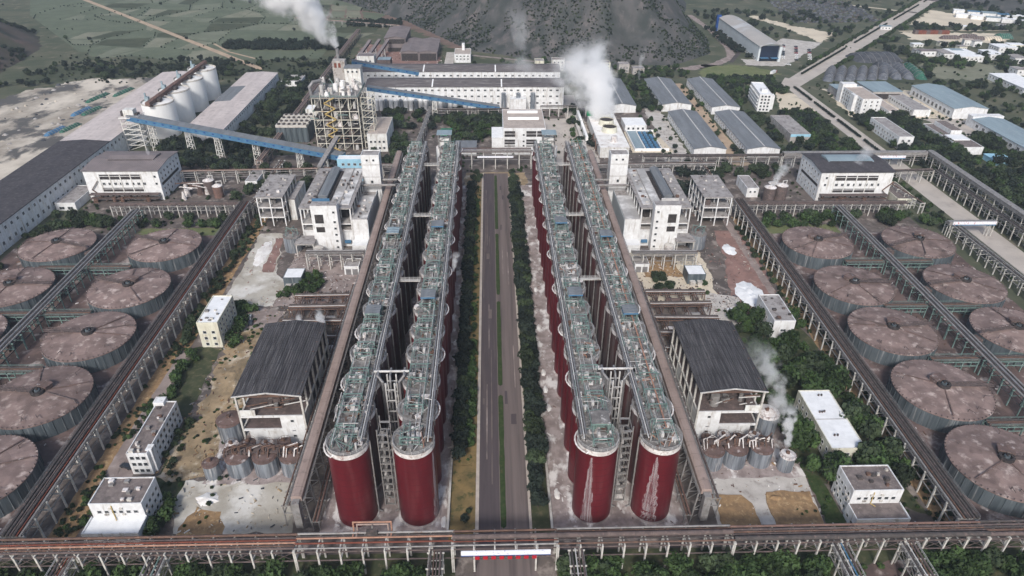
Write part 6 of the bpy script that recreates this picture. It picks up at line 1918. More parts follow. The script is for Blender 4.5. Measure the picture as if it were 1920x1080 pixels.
# --- far right: yards, small houses, blue sheds
rr = random.Random(31)
for k in range(7):
    x, y = 690 + k * 15, 1072 - k * 11
    t = flat('blue_shed', f'{nth(k + 1)} blue roofed shed from the left in the far settlement', x, y, x + rr.uniform(14, 24), y + rr.uniform(10, 18), 5, 'white_wall', rr.choice(('blue_sheet', 'roof_steel_blue', 'blue_sheet', 'roof_white')), 0, 'shed', 'blue sheds of the far settlement', rz=-.4)
for k in range(6):
    x, y = 676 + k * 15, 1042 - k * 12
    t = flat('white_shed', f'{nth(k + 1)} white roofed shed from the left before the far blue sheds', x, y, x + rr.uniform(12, 22), y + rr.uniform(8, 14), 5, 'white_wall', rr.choice(('roof_white', 'roof_white', 'roof_steel_blue')), 0, 'shed', 'white sheds of the far settlement', rz=-.4)
for k, (x, y, w, d, rf) in enumerate(((532, 786, 26, 38, 'roof_white'), (520, 800, 12, 22, 'roof_concrete'), (572, 796, 16, 24, 'roof_white'), (590, 780, 14, 18, 'roof_concrete'), (520, 660, 26, 56, 'roof_white'), (604, 830, 22, 20, 'roof_white'), (560, 730, 18, 14, 'roof_concrete'), (500, 812, 18, 10, 'roof_mauve'))):
    t = flat('far_house', f'{nth(k + 1)} pale flat building from the front in the settlement beyond the meadow' if k else 'broad white roofed building beyond the dry meadow', x, y, x + w, y + d, 6, 'white_wall', rf, 0, 'house', 'pale buildings beyond the meadow')
    windows(t, 'y-', 0, 1, w - 1, max(2, int(w / 5)), (3.4,), 1.8, 1.6)
    windows(t, 'x-', 0, 1, d - 1, max(2, int(d / 5)), (3.4,), 1.8, 1.6)
rr = random.Random(64)
for k in range(18):
    x, y = 500 + k * 13.5 + rr.uniform(-4, 4), rr.choice((848, 862, 838, 955, 964, 820)) + rr.uniform(-6, 6)
    w, d = rr.uniform(9, 18), rr.uniform(7, 12)
    t = flat('roadside_house', f'{nth(k + 1)} small pale house from the left around the sand yard', x, y, x + w, y + d, rr.uniform(3.5, 7), rr.choice(('white_wall', 'old_white_wall', 'cream_wall')), rr.choice(('roof_white', 'roof_concrete', 'roof_tan', 'roof_steel_blue')), 0, 'house', 'small houses around the sand yard', rz=rr.uniform(-.3, .1))
    windows(t, 'y-', 0, 1, w - 1, 3, (2.0,), 1.6, 1.3)
t = thing('container_stack', 'long stack of dark red containers in the sand yard', 'containers', (556, 930, 0))
for k in range(9):
    pbox(t, 'container', 'rust_red' if k % 3 else 'mud_brown', k * 5.2, 0, 0, k * 5.2 + 5, 6, 4.5)
for k, (x, y) in enumerate(((575, 905), (604, 912), (606, 900))):
    pile(f'{nth(k + 1)} dark heap from the left in the sand yard', x, y, 26, 9, 4, 0, 'mud_brown', 'dark heaps in the sand yard')
pile('green covered heap in the sand yard', 652, 912, 22, 16, 5, 0, 'tarp_green', None)
pile('pale sand heap in the sand yard', 628, 902, 26, 18, 4, 0, 'sand_pale', None)
# memorial rows of the far cemetery: low grey slabs that nobody could count
m = MB()
for k in range(900):
    u, v = rr.random(), rr.random()
    x = 424 + u * 130 + v * 20; y = 1000 + v * 165 + u * 8
    if x > 565 or (x - 424) * .9 > (y - 930) + 40:
        continue
    s = rr.uniform(1, 2.4)
    m.box(x - s, y - .9, 0, x + s, y + .9, rr.uniform(.8, 2.0), rr.choice(('tarp_grey', 'tarp_grey', 'coal', 'coal', 'pipe_dark')))
tag(m.build('rubble_slabs', 'tarp_grey'), 'field of small grey stone slabs at the top edge', 'stone slabs', kind='stuff')

# --- left wasteland: green covered barges of scrap
for k, (x, y, L, mt, lb) in enumerate(((-352, 655, 30, 'tarp_green', 'green tarpaulin heap farthest back beside the long warehouse'), (-368, 636, 32, 'tarp_green', 'long green tarpaulin heap beside the long warehouse'), (-354, 600, 26, 'tarp_green', 'dark green heap in the middle of the wasteland edge'),
                                     (-362, 598, 26, 'blue_sheet', 'blue and green covered heap in the middle of the wasteland edge'), (-350, 556, 24, 'tarp_green', 'green covered heap nearest the dark roof'), (-358, 548, 24, 'blue_sheet', 'blue covered heap nearest the dark roof'))):
    pile(lb, x, y, L, 5.5, 2.2, rad(78), mt, 'covered heaps on the wasteland')
m = MB()
for k in range(90):
    x, y = -335 - rr.random() * 90, 480 + rr.random() * 215
    s = rr.uniform(.6, 2.6)
    m.cyl(x, y, 0, rr.uniform(.3, 1.6), s, 7, s * rr.uniform(.2, .6), rr.choice(('waste_pale', 'waste_pale', 'coal', 'concrete')))
tag(m.build('waste_rubble', 'dust_white'), 'scattered pale rubble heaps on the left wasteland', 'rubble', kind='stuff')

# --- small yard buildings between the halls and the sheds
for side, x0, rf in (('left', -109.4, 'roof_white'), ('right', 104.8, 'roof_white')):
    t = flat('switch_house', f'small grey switch house with white roof in the {side} process yard', x0, 314.2, x0 + 9.6, 324, 6, 'galvanised', rf, .2, group='switch houses')
    for k in range(2):
        pbox(t, 'transformer', 'pale_concrete', 1.2 + k * 4, -2.2, 0, 4 + k * 4, -.02, 2.6)
    x1 = -80 if side == 'left' else 78.6
    t = flat('white_garage', f'white garage with two bays below the {side} hall gantry', x1, 327, x1 + 8, 336, 5, 'white_wall', 'roof_concrete', .3, group='white garages')
    for k in range(2):
        pbox(t, 'bay_door', 'pipe_grey', .8 + k * 3.6, -.12, .1, 3.6 + k * 3.6, .02, 3.6)
for x0, y0, lb in ((172, 425, 'small white block between the dark vessels and the right concrete frame'), (-166, 440, 'long pale block in the trees behind the left concrete frame')):
    t = flat('pale_block', lb, x0, y0, x0 + 8, y0 + 22, 6.5, 'white_wall', 'roof_concrete', .3)
    windows(t, 'y-', 0, 1, 7, 2, (4,), 1.2, 1.2)

# --- pipe yards north of the sheds
for side, xa, xb in (('left', -99, -70), ('right', 79, 109)):
    for k, y in enumerate((250, 262, 274, 286, 298)):
        rack('yard_rack', f'{nth(k + 1)} low rusty pipe rack from the black-roofed shed in the {side} pipe yard', (xa, y), (xb, y + RND.uniform(-1, 1)), RND.uniform(5, 7.5), 3.4, 6,
             [(-1.2, .4, .3, 'rust'), (-.3, .35, .22, 'steel_pale'), (.5, .35, .25, 'mud_brown'), (1.3, .4, .3, 'pipe_dark')], post='rust', postw=.35, girder='rust', group=f'low pipe racks in the {side} pipe yard', mid=False, deck='mud_brown' if k % 2 else None)
    for k in range(4):
        x = xa + 4 + k * 7
        rack('yard_spine', f'{nth(k + 1)} lengthwise rack from the left in the {side} pipe yard', (x, 247), (x, 303), 4.2, 2.2, 8, [(-.6, .4, .3, 'mud_brown'), (.5, .4, .25, 'rust')], post='mud_brown', postw=.3, girder='rust', group=f'lengthwise racks in the {side} pipe yard', mid=False)
    for k, (dx, y, mt) in enumerate(((7, 268, 'dirty_white'), (20, 280, 'steel_grey'), (13, 293, 'mud_heap'), (24, 256, 'dirty_white'))):
        t = thing('lying_vessel', f'{nth(k + 1)} lying round-ended vessel among the pipes of the {side} pipe yard', 'vessel', (xa + dx, y, 0), 0, f'lying vessels in the {side} pipe yard')
        m = MB(); m.tube((-3, 0, 3.4), (3, 0, 3.4), 1.5, 16); m.tube((3, 0, 3.4), (3.9, 0, 3.4), 1.5, 16, None, .7); m.tube((-3, 0, 3.4), (-3.9, 0, 3.4), 1.5, 16, None, .7); m.build('drum', mt, t)
        for s in (-2, 2):
            pbox(t, 'saddle', 'concrete', s - .4, -1.1, 0, s + .4, 1.1, 2.4)

# --- heaps
def mound(name, label, x, y, rx, ry, h, mt, cat='heap', group=None, seed=1):
    rr = random.Random(seed)
    m = MB()
    n, k = 26, 6
    P = []
    jit = [.95 + .28 * mnoise.noise(Vector((2.2 * math.cos(6.283 * i / n) + seed, 2.2 * math.sin(6.283 * i / n), 0))) for i in range(n)]
    for j in range(k + 1):
        f = 1 - j / k
        ring = []
        for i in range(n):
            a = 2 * math.pi * i / n
            ring.append((rx * f * jit[i] * math.cos(a), ry * f * jit[i] * math.sin(a), h * math.sin((1 - f) * math.pi / 2) * (.85 + .5 * mnoise.noise(Vector((rx * f * math.cos(a) * .35, ry * f * math.sin(a) * .35, seed))) if 0 < j else 0) + .02))
        P.append(ring)
    for j in range(k):
        for i in range(n):
            m.quad([P[j][i], P[j][(i + 1) % n], P[j + 1][(i + 1) % n], P[j + 1][i]], None, True)
    return tag(m.build(name, mt, None, (x, y, .15)), label, cat, group)
mound('dust_heap', 'large bright white heap on the red soil of the right yard', 135.5, 304, 7.5, 13, 1.6, 'roof_white', seed=3)
mound('dust_heap', 'small white heap at the back of the red right yard', 139, 352, 4, 7, 1.2, 'roof_white', seed=4)
mound('dirt_heap', 'low straw coloured soil heap at the back of the right soil bed', 101, 168, 3.2, 2.0, 1.2, 'orange_dirt', seed=6)
mound('dirt_heap', 'orange dirt bank in the left dirt yard', -112, 240, 6, 16, 1.8, 'tan_dirt', seed=7)
mound('dust_heap', 'pale slurry cake heap on the slurry pad', -101.5, 172, 4.2, 3.4, 1.2, 'dust_white', seed=8)
mound('dust_heap', 'white dust heap along the left dust yard', -131, 352, 4, 16, 1.0, 'dust_white', seed=9)
for k in range(14):
    rr = random.Random(k + 70)
    x = rr.choice((-17.6, -17.9, 22.0, 22.6, -60, 65)) if k > 3 else (-17.8, 22.2, 64, -58)[k]
    y = 160 + k * 11.5
    mound('crust_heap', f'{nth(k + 1)} low white crust heap from the front along the tank aprons', x + .6, y, 1.3, 3.2, .7, 'dust_white', group='white crust heaps on the aprons', seed=k + 30)

# --- vehicles
def car(label, x, y, rz, mt, L=4.5, group='parked cars'):
    t = thing('parked_car', label, 'car', (x, y, .22), rz, group)
    m = MB(); m.extrude([(-L / 2, .35), (L / 2, .35), (L / 2, .85), (L * .28, 1.0), (L * .14, 1.45), (-L * .28, 1.45), (-L * .42, 1.0), (-L / 2, .95)], 0 if False else 0, -.88, .88)
    # profile runs along local Y because extrude sweeps X
    m.build('body', mt, t)
    pbox(t, 'windscreen', 'glass_dark', -.8, L * .13, 1.0, .8, L * .27, 1.34)
    pbox(t, 'side_glass', 'glass_dark', -.9, -L * .3, 1.0, .9, L * .1, 1.36)
    for sx in (-.8, .8):
        for sy in (-L * .3, L * .3):
            q = MB(); q.tube((sx - .12, sy, .33), (sx + .12, sy, .33), .33, 12); q.build('wheel', 'rubber', t)
    return t
car('dark car parked before the long left office', -136.5, 187.8, 1.2, 'car_dark', 5)
car('white van parked beside the long left office', -135.5, 205, 0, 'car_white', 5)
car('white car parked in the right process yard', 121, 288, 1.4, 'car_white')
car('dark car parked behind the left black-roofed shed', -117.5, 281, .2, 'car_dark')
car('white car parked behind the left black-roofed shed', -119.5, 286, .2, 'car_white')
rr = random.Random(77)
for k in range(26):
    i, j = k % 9, k // 9
    car(f'{nth(k + 1)} small car counted from the front of the hangar car park', 334 + i * 3.0 + j * 13, 800 + i * 8.0 - j * 7, .9, rr.choice(('car_white', 'car_dark', 'car_white', 'car_red')), 4.4, 'cars in the hangar car park')
car('white car waiting at the hangar entrance road', 330, 772, .8, 'car_white', 6)
t = thing('parked_truck', 'long pale truck at the road junction', 'truck', (300, 735, .1), rad(-42))
pbox(t, 'trailer', 'car_white', -1.3, -6, 1.1, 1.3, 4, 3.8)
pbox(t, 'cab', 'car_red', -1.25, 4.2, .6, 1.25, 6.6, 3.2)
for s in (-4.5, -3, 5.4):
    for sx in (-1.1, 1.1):
        q = MB(); q.tube((sx - .2, s, .55), (sx + .2, s, .55), .55, 12); q.build('wheel', 'rubber', t)

# --- loose debris lying about in the yards: far too many bits to count
m = MB()
rr = random.Random(123)
for (n, x0, y0, x1, y1, ms) in ((700, -126, 182, -98, 295, ('tan_dirt', 'tan_dirt', 'rust', 'concrete', 'orange_dirt')), (160, -112, 157, -70, 182, ('pad_white', 'tan_dirt', 'pad_white', 'coal')), (500, -112, 296, -68, 352, ('rust', 'dirty_white', 'concrete', 'pipe_dark')),
                                (500, 76, 296, 122, 352, ('rust', 'dirty_white', 'concrete', 'pipe_dark')), (160, 76, 156, 116, 200, ('dust_white', 'orange_dirt', 'rust', 'concrete')), (260, 124, 284, 153, 376, ('pad_white', 'red_soil', 'rust', 'red_soil')),
                                (200, -138, 297, -109, 376, ('pad_white', 'red_soil', 'concrete')), (700, -60, 156, -16, 445, ('dust_white', 'dirty_white', 'rust', 'tank_apron')), (700, 21, 156, 66, 445, ('dust_white', 'dirty_white', 'rust', 'tank_apron')),
                                (600, -270, 152, -162, 372, ('mud_heap', 'rust', 'dirty_white', 'pipe_dark')), (600, 166, 152, 270, 372, ('mud_heap', 'rust', 'dirty_white', 'pipe_dark')), (300, 104, 270, 128, 306, ('rust', 'dirty_white', 'car_dark')),
                                (500, 42, 484, 150, 560, ('rust', 'dirty_white', 'concrete', 'pipe_dark')), (400, 330, 590, 440, 670, ('rust', 'dirty_white', 'concrete', 'pipe_dark')), (500, -150, 740, -50, 830, ('rust', 'red_soil', 'mud_brown', 'dirty_white'))):
    for k in range(n):
        x, y, s = rr.uniform(x0, x1), rr.uniform(y0, y1), rr.uniform(.08, .34) * rr.uniform(.5, 1.5)
        a = rr.random() * 3
        d = Vector((math.cos(a), math.sin(a), 0)) * s * rr.uniform(.8, 2.6)
        m.bar(Vector((x, y, .3)) - d, Vector((x, y, .3 + rr.uniform(0, .5) * s)) + d, s, s * rr.uniform(.5, 1.6), rr.choice(ms))
tag(m.build('yard_debris', 'concrete'), 'loose rubble, scrap and spilled lumps lying about the yards', 'debris', kind='stuff')
# ------------------------------------------------------------------ trees and shrubs
def crown_mesh(name, mt, seed, clumps=16, per=46, leaf=.19, flat=.85):
    rr = random.Random(seed)
    m = MB()
    cs = []
    for k in range(clumps):
        while True:
            p = Vector((rr.uniform(-1, 1), rr.uniform(-1, 1), rr.uniform(-.8, 1)))
            if .35 < p.length < .95:
                break
        cs.append((Vector((p.x * .72, p.y * .72, p.z * .62 * flat)), rr.uniform(.3, .48)))
    cs.append((Vector((0, 0, 0)), .55))
    for c, r in cs:
        for q in range(per):
            d = Vector((rr.gauss(0, 1), rr.gauss(0, 1), rr.gauss(.25, 1))).normalized()
            p = c + d * r * rr.uniform(.65, 1.05)
            n = (d + Vector((rr.gauss(0, .45), rr.gauss(0, .45), rr.gauss(.2, .45)))).normalized()
            u = n.orthogonal().normalized()
            a = rr.random() * 6.28
            u = Matrix.Rotation(a, 3, n) @ u
            v = n.cross(u)
            s = leaf * rr.uniform(.6, 1.25)
            m.quad([p - u * s, p + v * s * .6, p + u * s, p - v * s * .6])
    return m.mesh(name, mt)


CROWN = {'green': [crown_mesh('crown', 'leaf_green', 3), crown_mesh('crown', 'leaf_green', 4, 16, 30)],
         'dark': [crown_mesh('crown', 'leaf_dark', 5), crown_mesh('crown', 'leaf_dark', 6, 10, 44)],
         'mid': [crown_mesh('crown', 'leaf_mid', 7), crown_mesh('crown', 'leaf_mid', 8, 17, 30)]}
m = MB()
m.tube((0, 0, 0), (.02, .01, .55), .075, 7, None, .05)
for a in (.3, 2.3, 4.4):
    m.tube((.02, .01, .5), (.32 * math.cos(a), .32 * math.sin(a), .95), .04, 5, None, .015)
TRUNK = m.mesh('trunk', 'bark')

PLANT = []          # (x, y, ground z, crown radius, kind, cluster)


def plant(x, y, r, kind, cl, z=0.1):
    PLANT.append((x, y, z, r, kind, cl))


rt = random.Random(99)
# avenue rows
y = 188.0
while y < 446:
    plant(-13.0 + rt.uniform(-.6, .6), y, rt.uniform(2.9, 3.8), 'dark' if rt.random() < .75 else 'mid', 'aL1'); y += rt.uniform(3.6, 4.6)
y = 196.0
while y < 446:
    if y < 262 or rt.random() < .55:
        plant(-9.2 + rt.uniform(-.5, .6), y, rt.uniform(2.1, 3.0) if y < 262 else rt.uniform(1.3, 2.2), 'green', 'aL2')
    y += rt.uniform(3.6, 5.0)
y = 166.0
while y < 446:
    plant(15.2 + rt.uniform(-.5, .5), y, rt.uniform(2.9, 3.8), 'mid' if rt.random() < .4 else 'dark', 'aR1'); y += rt.uniform(3.8, 4.8)
y = 190.0
while y < 446:
    plant(18.2 + rt.uniform(-.4, .4), y, rt.uniform(2.6, 3.4), 'dark' if rt.random() < .7 else 'mid', 'aR2'); y += rt.uniform(3.9, 5.0)
plant(-10, 160.5, 1.7, 'dark', 'aL2'); plant(-8.6, 164, 1.2, 'mid', 'aL2')
for x, y in ((-9.5, 452), (-8, 458), (-12, 456), (14, 452), (16, 458), (18, 455), (-10.5, 466), (15, 466)):
    plant(x, y, 2.6, 'mid', 'ah')
# front belt (dense clipped thickets)
for x0, x1, n in ((-158, -138, 20), (-128, -108, 26), (-97, -66, 40), (-61, -42, 28), (-34, -22, 16), (20.5, 23.4, 4), (29.5, 41, 16), (44.5, 62, 26), (66, 95, 40), (98, 106, 12), (136, 149, 18), (152, 182, 32)):
    for k in range(n):
        plant(rt.uniform(x0, x1), rt.uniform(130.5, 139.8), rt.uniform(2.4, 3.6), 'green' if rt.random() < .8 else 'mid', 'fr')
# right yard grove
for k in range(110):
    x, y = rt.uniform(106, 151), rt.uniform(172, 288)
    if 124 < x < 141 and 181 < y < 219 or 120 < x < 142 and y < 176 or 131 < x < 148 and 262 < y < 291 or x < 112 and y < 215 or x < 118 and y > 255:
        continue
    plant(x, y, rt.uniform(2.6, 4.6), 'green' if rt.random() < .7 else 'mid', 'rg')
for k in range(46):
    x, y = rt.choice(((rt.uniform(141.5, 151), rt.uniform(172, 262)), (rt.uniform(113, 124), rt.uniform(186, 240)), (rt.uniform(122, 144), rt.uniform(173, 182)), (rt.uniform(118, 146), rt.uniform(221, 260))))
    plant(x, y, rt.uniform(3.2, 5.2), 'green' if rt.random() < .75 else 'mid', 'rg')
# left yards
for pts, kind, cl, r0, r1 in (([(-136 + rt.uniform(-2, 3), 216 + i * 3.6) for i in range(12)], 'green', 'lg', 1.8, 3.0),
                              ([(-122 + rt.uniform(-2, 3), 184 + i * 3.0) for i in range(10)], 'mid', 'lg', 1.2, 2.2),
                              ([(-113 + rt.uniform(-3, 3), 156 + i * 3.2) for i in range(6)], 'green', 'lg', 1.8, 2.8),
                              ([(-139 + rt.uniform(-2, 2), 162 + i * 4) for i in range(5)], 'green', 'lg', 1.8, 2.6),
                              ([(-145 + rt.uniform(-2.2, 2.2), 260 + i * 4.4) for i in range(32)], 'mid', 'lb', 1.5, 2.8),
                              ([(-122 + rt.uniform(-4, 3), 262 + i * 3.0) for i in range(12)], 'green', 'lg', 2.0, 3.4),
                              ([(-130 + rt.uniform(-4, 12), 288 + rt.uniform(0, 9)) for i in range(9)], 'green', 'lg', 2.0, 3.2),
                              ([(-98 + rt.uniform(-3, 8), 306 + rt.uniform(0, 18)) for i in range(11)], 'green', 'ly', 2.2, 3.6),
                              ([(-108 + rt.uniform(-3, 8), 304 + rt.uniform(0, 6)) for i in range(6)], 'green', 'ly', 1.8, 2.8),
                              ([(90 + rt.uniform(-4, 5), 306 + rt.uniform(0, 16)) for i in range(9)], 'mid', 'ry', 2.0, 3.2),
                              ([(112 + rt.uniform(-3, 3), 300 + rt.uniform(0, 30)) for i in range(6)], 'green', 'ry', 1.2, 2.0),
                              ([(151 + rt.uniform(-1.5, 1.5), 300 + i * 7) for i in range(12)], 'mid', 'ry', 1.4, 2.4)):
    for x, y in pts:
        plant(x, y, rt.uniform(r0, r1), kind, cl)
# belts in front of the evaporation halls
for k in range(34):
    plant(rt.uniform(-262, -154), rt.uniform(380, 397), rt.uniform(2.4, 4.0), 'mid' if k % 3 else 'green', 'jl')
for k in range(48):
    plant(rt.uniform(162, 282), rt.uniform(378, 395), rt.uniform(2.4, 4.2), 'green' if k % 3 else 'mid', 'jr')
for k in range(40):
    plant(rt.uniform(-168, -112), rt.uniform(424, 476), rt.uniform(2.6, 4.4), 'mid', 'bk')
for k in range(26):
    plant(rt.uniform(118, 160), rt.uniform(422, 462), rt.uniform(3, 5.4), 'dark', 'bkr')
for k in range(30):
    plant(rt.uniform(150, 214), rt.uniform(456, 476), rt.uniform(2.4, 4.2), 'mid', 'bkr')
for k in range(20):
    plant(rt.uniform(-275, -268) if k % 2 else rt.uniform(-276, -262), rt.uniform(300, 404), rt.uniform(2, 3.2), 'mid', 'jl')


def scatter(n, x0, y0, x1, y1, r0, r1, kind, cl='far', ok=None):
    for k in range(n):
        x, y = rt.uniform(x0, x1), rt.uniform(y0, y1)
        if ok and not ok(x, y):
            continue
        plant(x, y, rt.uniform(r0, r1), kind if isinstance(kind, str) else rt.choice(kind), cl)


GM = ('mid', 'mid', 'green', 'dark')
scatter(170, -256, 470, -172, 532, 2.4, 4.2, ('mid', 'dark'))
scatter(150, -206, 534, -174, 720, 2.6, 4.4, ('mid', 'mid', 'dark'))
scatter(60, -160, 560, -136, 720, 2.4, 4, GM)
scatter(110, -92, 556, 12, 606, 2.6, 4.4, GM, ok=lambda x, y: not (-60 < x < -50) and not (-46 < x < -36 and y < 575))
scatter(60, -92, 478, -62, 545, 2.6, 4.2, GM, ok=lambda x, y: x > -77 or y < 508)
scatter(60, -32, 525, 6, 590, 2.6, 4.2, GM)
scatter(24, 66, 520, 82, 620, 2.4, 3.6, GM)
scatter(60, 132, 606, 153, 720, 2.4, 4, GM)
scatter(40, 181, 500, 195, 700, 1.8, 3.0, GM, ok=lambda x, y: rt.random() < .6)
scatter(110, 222, 492, 262, 700, 2.6, 4.4, GM, ok=lambda x, y: not (239 < x < 258 and 527 < y < 652))
scatter(130, 256, 484, 287, 600, 2.8, 4.4, GM)
scatter(30, 262, 660, 292, 705, 2.6, 4, GM)
scatter(120, 222, 696, 290, 716, 2.2, 3.6, GM)
scatter(26, 130, 480, 152, 600, 1.4, 2.4, GM)
# right of the side road
scatter(240, 319, 478, 366, 592, 2.6, 4.6, GM, ok=lambda x, y: not (320 < x < 335 and 514 < y < 566))
scatter(600, 330, 300, 470, 480, 2.8, 5.0, ('mid', 'dark', 'dark', 'mid', 'green'), ok=lambda x, y: x > 332)
scatter(70, 283, 300, 290, 480, 1.5, 2.4, GM)
scatter(90, 317, 330, 328, 470, 1.6, 2.8, ('mid', 'dark'))
scatter(60, 384, 490, 412, 545, 2.4, 3.8, GM)
scatter(420, 438, 480, 620, 800, 2.4, 4.6, GM, ok=lambda x, y: mnoise.noise(Vector((x * .02, y * .02, 1))) > -.05 and not (518 < x < 550 and 655 < y < 720))
scatter(520, 470, 780, 760, 960, 2.6, 4.6, GM, ok=lambda x, y: mnoise.noise(Vector((x * .02, y * .02, 5))) > .0 and not (530 < x < 690 and 870 < y < 945))
scatter(520, 560, 930, 900, 1240, 2.8, 5.0, ('mid', 'dark'), ok=lambda x, y: not (570 < x < 730 and 975 < y < 1100) and not (540 < x < 690 and y < 946) and abs((x - 320) - (y - 720) * .843) > 16 and x > 320 + (y - 720) * .843)
for k in range(150):          # lines along the main road
    t_ = rt.random()
    for s in (-1, 1):
        x, y = 345 + t_ * 370, 742 + t_ * 438
        plant(x + s * 13.5 * .76 + rt.uniform(-2, 2) + (0 if s < 0 else 2), y - s * 13.5 * .65, rt.uniform(1.8, 3.0), rt.choice(('mid', 'green')), 'far')
for k in range(260):           # median hedge of the main road
    t_ = k / 260
    if int(t_ * 16) % 5 == 4:
        continue
    plant(330 + t_ * 390, 733 + t_ * 460, 1.4, 'dark', 'far')
for k in range(95):
    if k % 24 < 21:
        plant(303.3 + rt.uniform(-.3, .3), 490 + k * 2.1, 1.3, 'dark', 'far')
scatter(260, 300, 830, 470, 1080, 2.4, 4.2, ('mid', 'dark'), ok=lambda x, y: not (299 < x < 331 and y < 955) and x < 320 + (y - 720) * .843 - 30 and not (330 < x < 415 and y < 905) and not (372 < x < 452 and mnoise.noise(Vector((x * .03, y * .03, 2))) < .1) )
scatter(240, 400, 1000, 700, 1190, 2.0, 3.6, ('mid', 'dark'), ok=lambda x, y: x < 320 + (y - 720) * .843 - 14 and (mnoise.noise(Vector((x * .02, y * .02, 8))) > .08))
scatter(60, 286, 800, 300, 960, 2.2, 3.4, 'dark')
# left: belt between wasteland and fields, hedges, copse
scatter(520, -480, 640, -150, 790, 2.2, 4.0, ('dark', 'mid', 'dark'), ok=lambda x, y: y > 722 + max(0, (-330 - x)) * -.30 and not inside((x, y), [(-340, 440), (-316, 440), (-316, 716), (-345, 722), (-415, 712), (-440, 672), (-462, 640), (-400, 520)]) and abs((x + 242) + (y - 754) * .93) > 7 and mnoise.noise(Vector((x * .02, y * .03, 4))) > -.12)
scatter(300, -312, 838, -172, 892, 2.6, 4.2, 'dark', ok=lambda x, y: y < 880 + (x + 200) * .05)
scatter(130, -190, 960, -118, 1000, 2.4, 3.8, 'dark', ok=lambda x, y: y > 940 - (x + 118) * .45)
scatter(90, -760, 800, -200, 1240, 1.5, 2.8, ('mid', 'dark'), ok=lambda x, y: mnoise.noise(Vector((x * .012, y * .012, 6))) > .15)
for i in range(cols + 1):     # bund hedges between parcels
    for j in range(rows):
        if rt.random() < .5:
            a, b = pt[i][j], pt[i][j + 1]
            for q in range(6):
                f = (q + rt.random()) / 6
                plant(a[0] + (b[0] - a[0]) * f, a[1] + (b[1] - a[1]) * f, rt.uniform(.6, 1.1), 'dark', 'far')
for i in range(cols):
    for j in range(rows + 1):
        if rt.random() < .35:
            a, b = pt[i][j], pt[i + 1][j]
            for q in range(6):
                f = (q + rt.random()) / 6
                plant(a[0] + (b[0] - a[0]) * f, a[1] + (b[1] - a[1]) * f, rt.uniform(.6, 1.1), 'dark', 'far')
scatter(140, -40, 700, 160, 790, 2.0, 3.6, GM, ok=lambda x, y: y > 706 and karst_h(x, y) < .1 and not (-55 < x < -18))
scatter(50, 155, 716, 215, 762, 2, 3.4, GM)

# the 300 that show largest stand as single trees, the rest is one mass
fwd = Vector((math.sin(yaw) * math.cos(pitch), math.cos(yaw) * math.cos(pitch), -math.sin(pitch)))
rgt = Vector((math.cos(yaw), -math.sin(yaw), 0))
upv = rgt.cross(fwd)


def screen(x, y, z):
    d = Vector((x, y, z - CAM_H))
    c = d.dot(fwd)
    return (960 + 1300 * d.dot(rgt) / c, 540 - 1300 * d.dot(upv) / c, 1300 / c)


sc_list = []
for i, p in enumerate(PLANT):
    u, v, s = screen(p[0], p[1], p[2] + p[3])
    if -25 < u < 1945 and -25 < v < 1105:
        sc_list.append((-p[3] * s, i))
sc_list.sort()
single = {i for _, i in sc_list[:300]}
CL = {'aL1': ('dark dense tree', 'in the outer row left of the avenue', 'trees along the avenue'), 'aL2': ('green bushy tree', 'in the kerb row left of the avenue', 'trees along the avenue'),
      'aR1': ('dark dense tree', 'in the kerb row right of the avenue', 'trees along the avenue'), 'aR2': ('dark dense tree', 'in the outer row right of the avenue', 'trees along the avenue'),
      'ah': ('round tree', 'at the head of the avenue', 'trees along the avenue'), 'fr': ('bright green bushy tree', 'in the belt below the front gantry', 'trees below the front gantry'),
      'rg': ('green tree', 'in the right grove', 'trees of the right grove'), 'lg': ('green tree', 'around the left offices', 'trees around the left offices'),
      'lb': ('low tree', 'along the bank beside the left gantry', 'trees along the left bank'), 'ly': ('green tree', 'in the left process yard', 'trees in the left process yard'),
      'ry': ('green tree', 'in the right process yard', 'trees in the right process yard'), 'jl': ('bushy tree', 'before the left evaporation hall', 'trees before the evaporation halls'),
      'jr': ('bushy tree', 'before the right evaporation hall', 'trees before the evaporation halls'), 'bk': ('dark tree', 'behind the left concrete frame', 'trees behind the halls'),
      'bkr': ('dark tree', 'behind the right concrete frame', 'trees behind the halls'), 'far': ('tree', 'beyond the plant', 'trees beyond the plant')}
ORD = {'fr': 'left', 'jl': 'left', 'jr': 'left'}
cnt = {}
keyed = sorted(single, key=lambda i: (PLANT[i][5], PLANT[i][0] if PLANT[i][5] in ORD else PLANT[i][1]))
SRC = {}
for i in keyed:
    x, y, z, r, kind, cl = PLANT[i]
    cnt[cl] = cnt.get(cl, 0) + 1
    nm, ph, gr = CL[cl]
    frm = 'left' if cl in ORD else 'front'
    t = thing('tree', f'{nth(cnt[cl])} {nm} from the {frm} {ph}', 'tree', (x, y, z), 0, gr)
    v = rt.randrange(2)
    hgt = r * (1.35 + .3 * rt.random())
    link('trunk', TRUNK, t, (0, 0, 0), rt.random() * 6.28, (r, r, hgt))
    c = link('crown', CROWN[kind][v], t, (0, 0, hgt), rt.random() * 6.28, (r * rt.uniform(.95, 1.15), r * rt.uniform(.95, 1.15), r * rt.uniform(.95, 1.3)))
    SRC[kind, v] = c


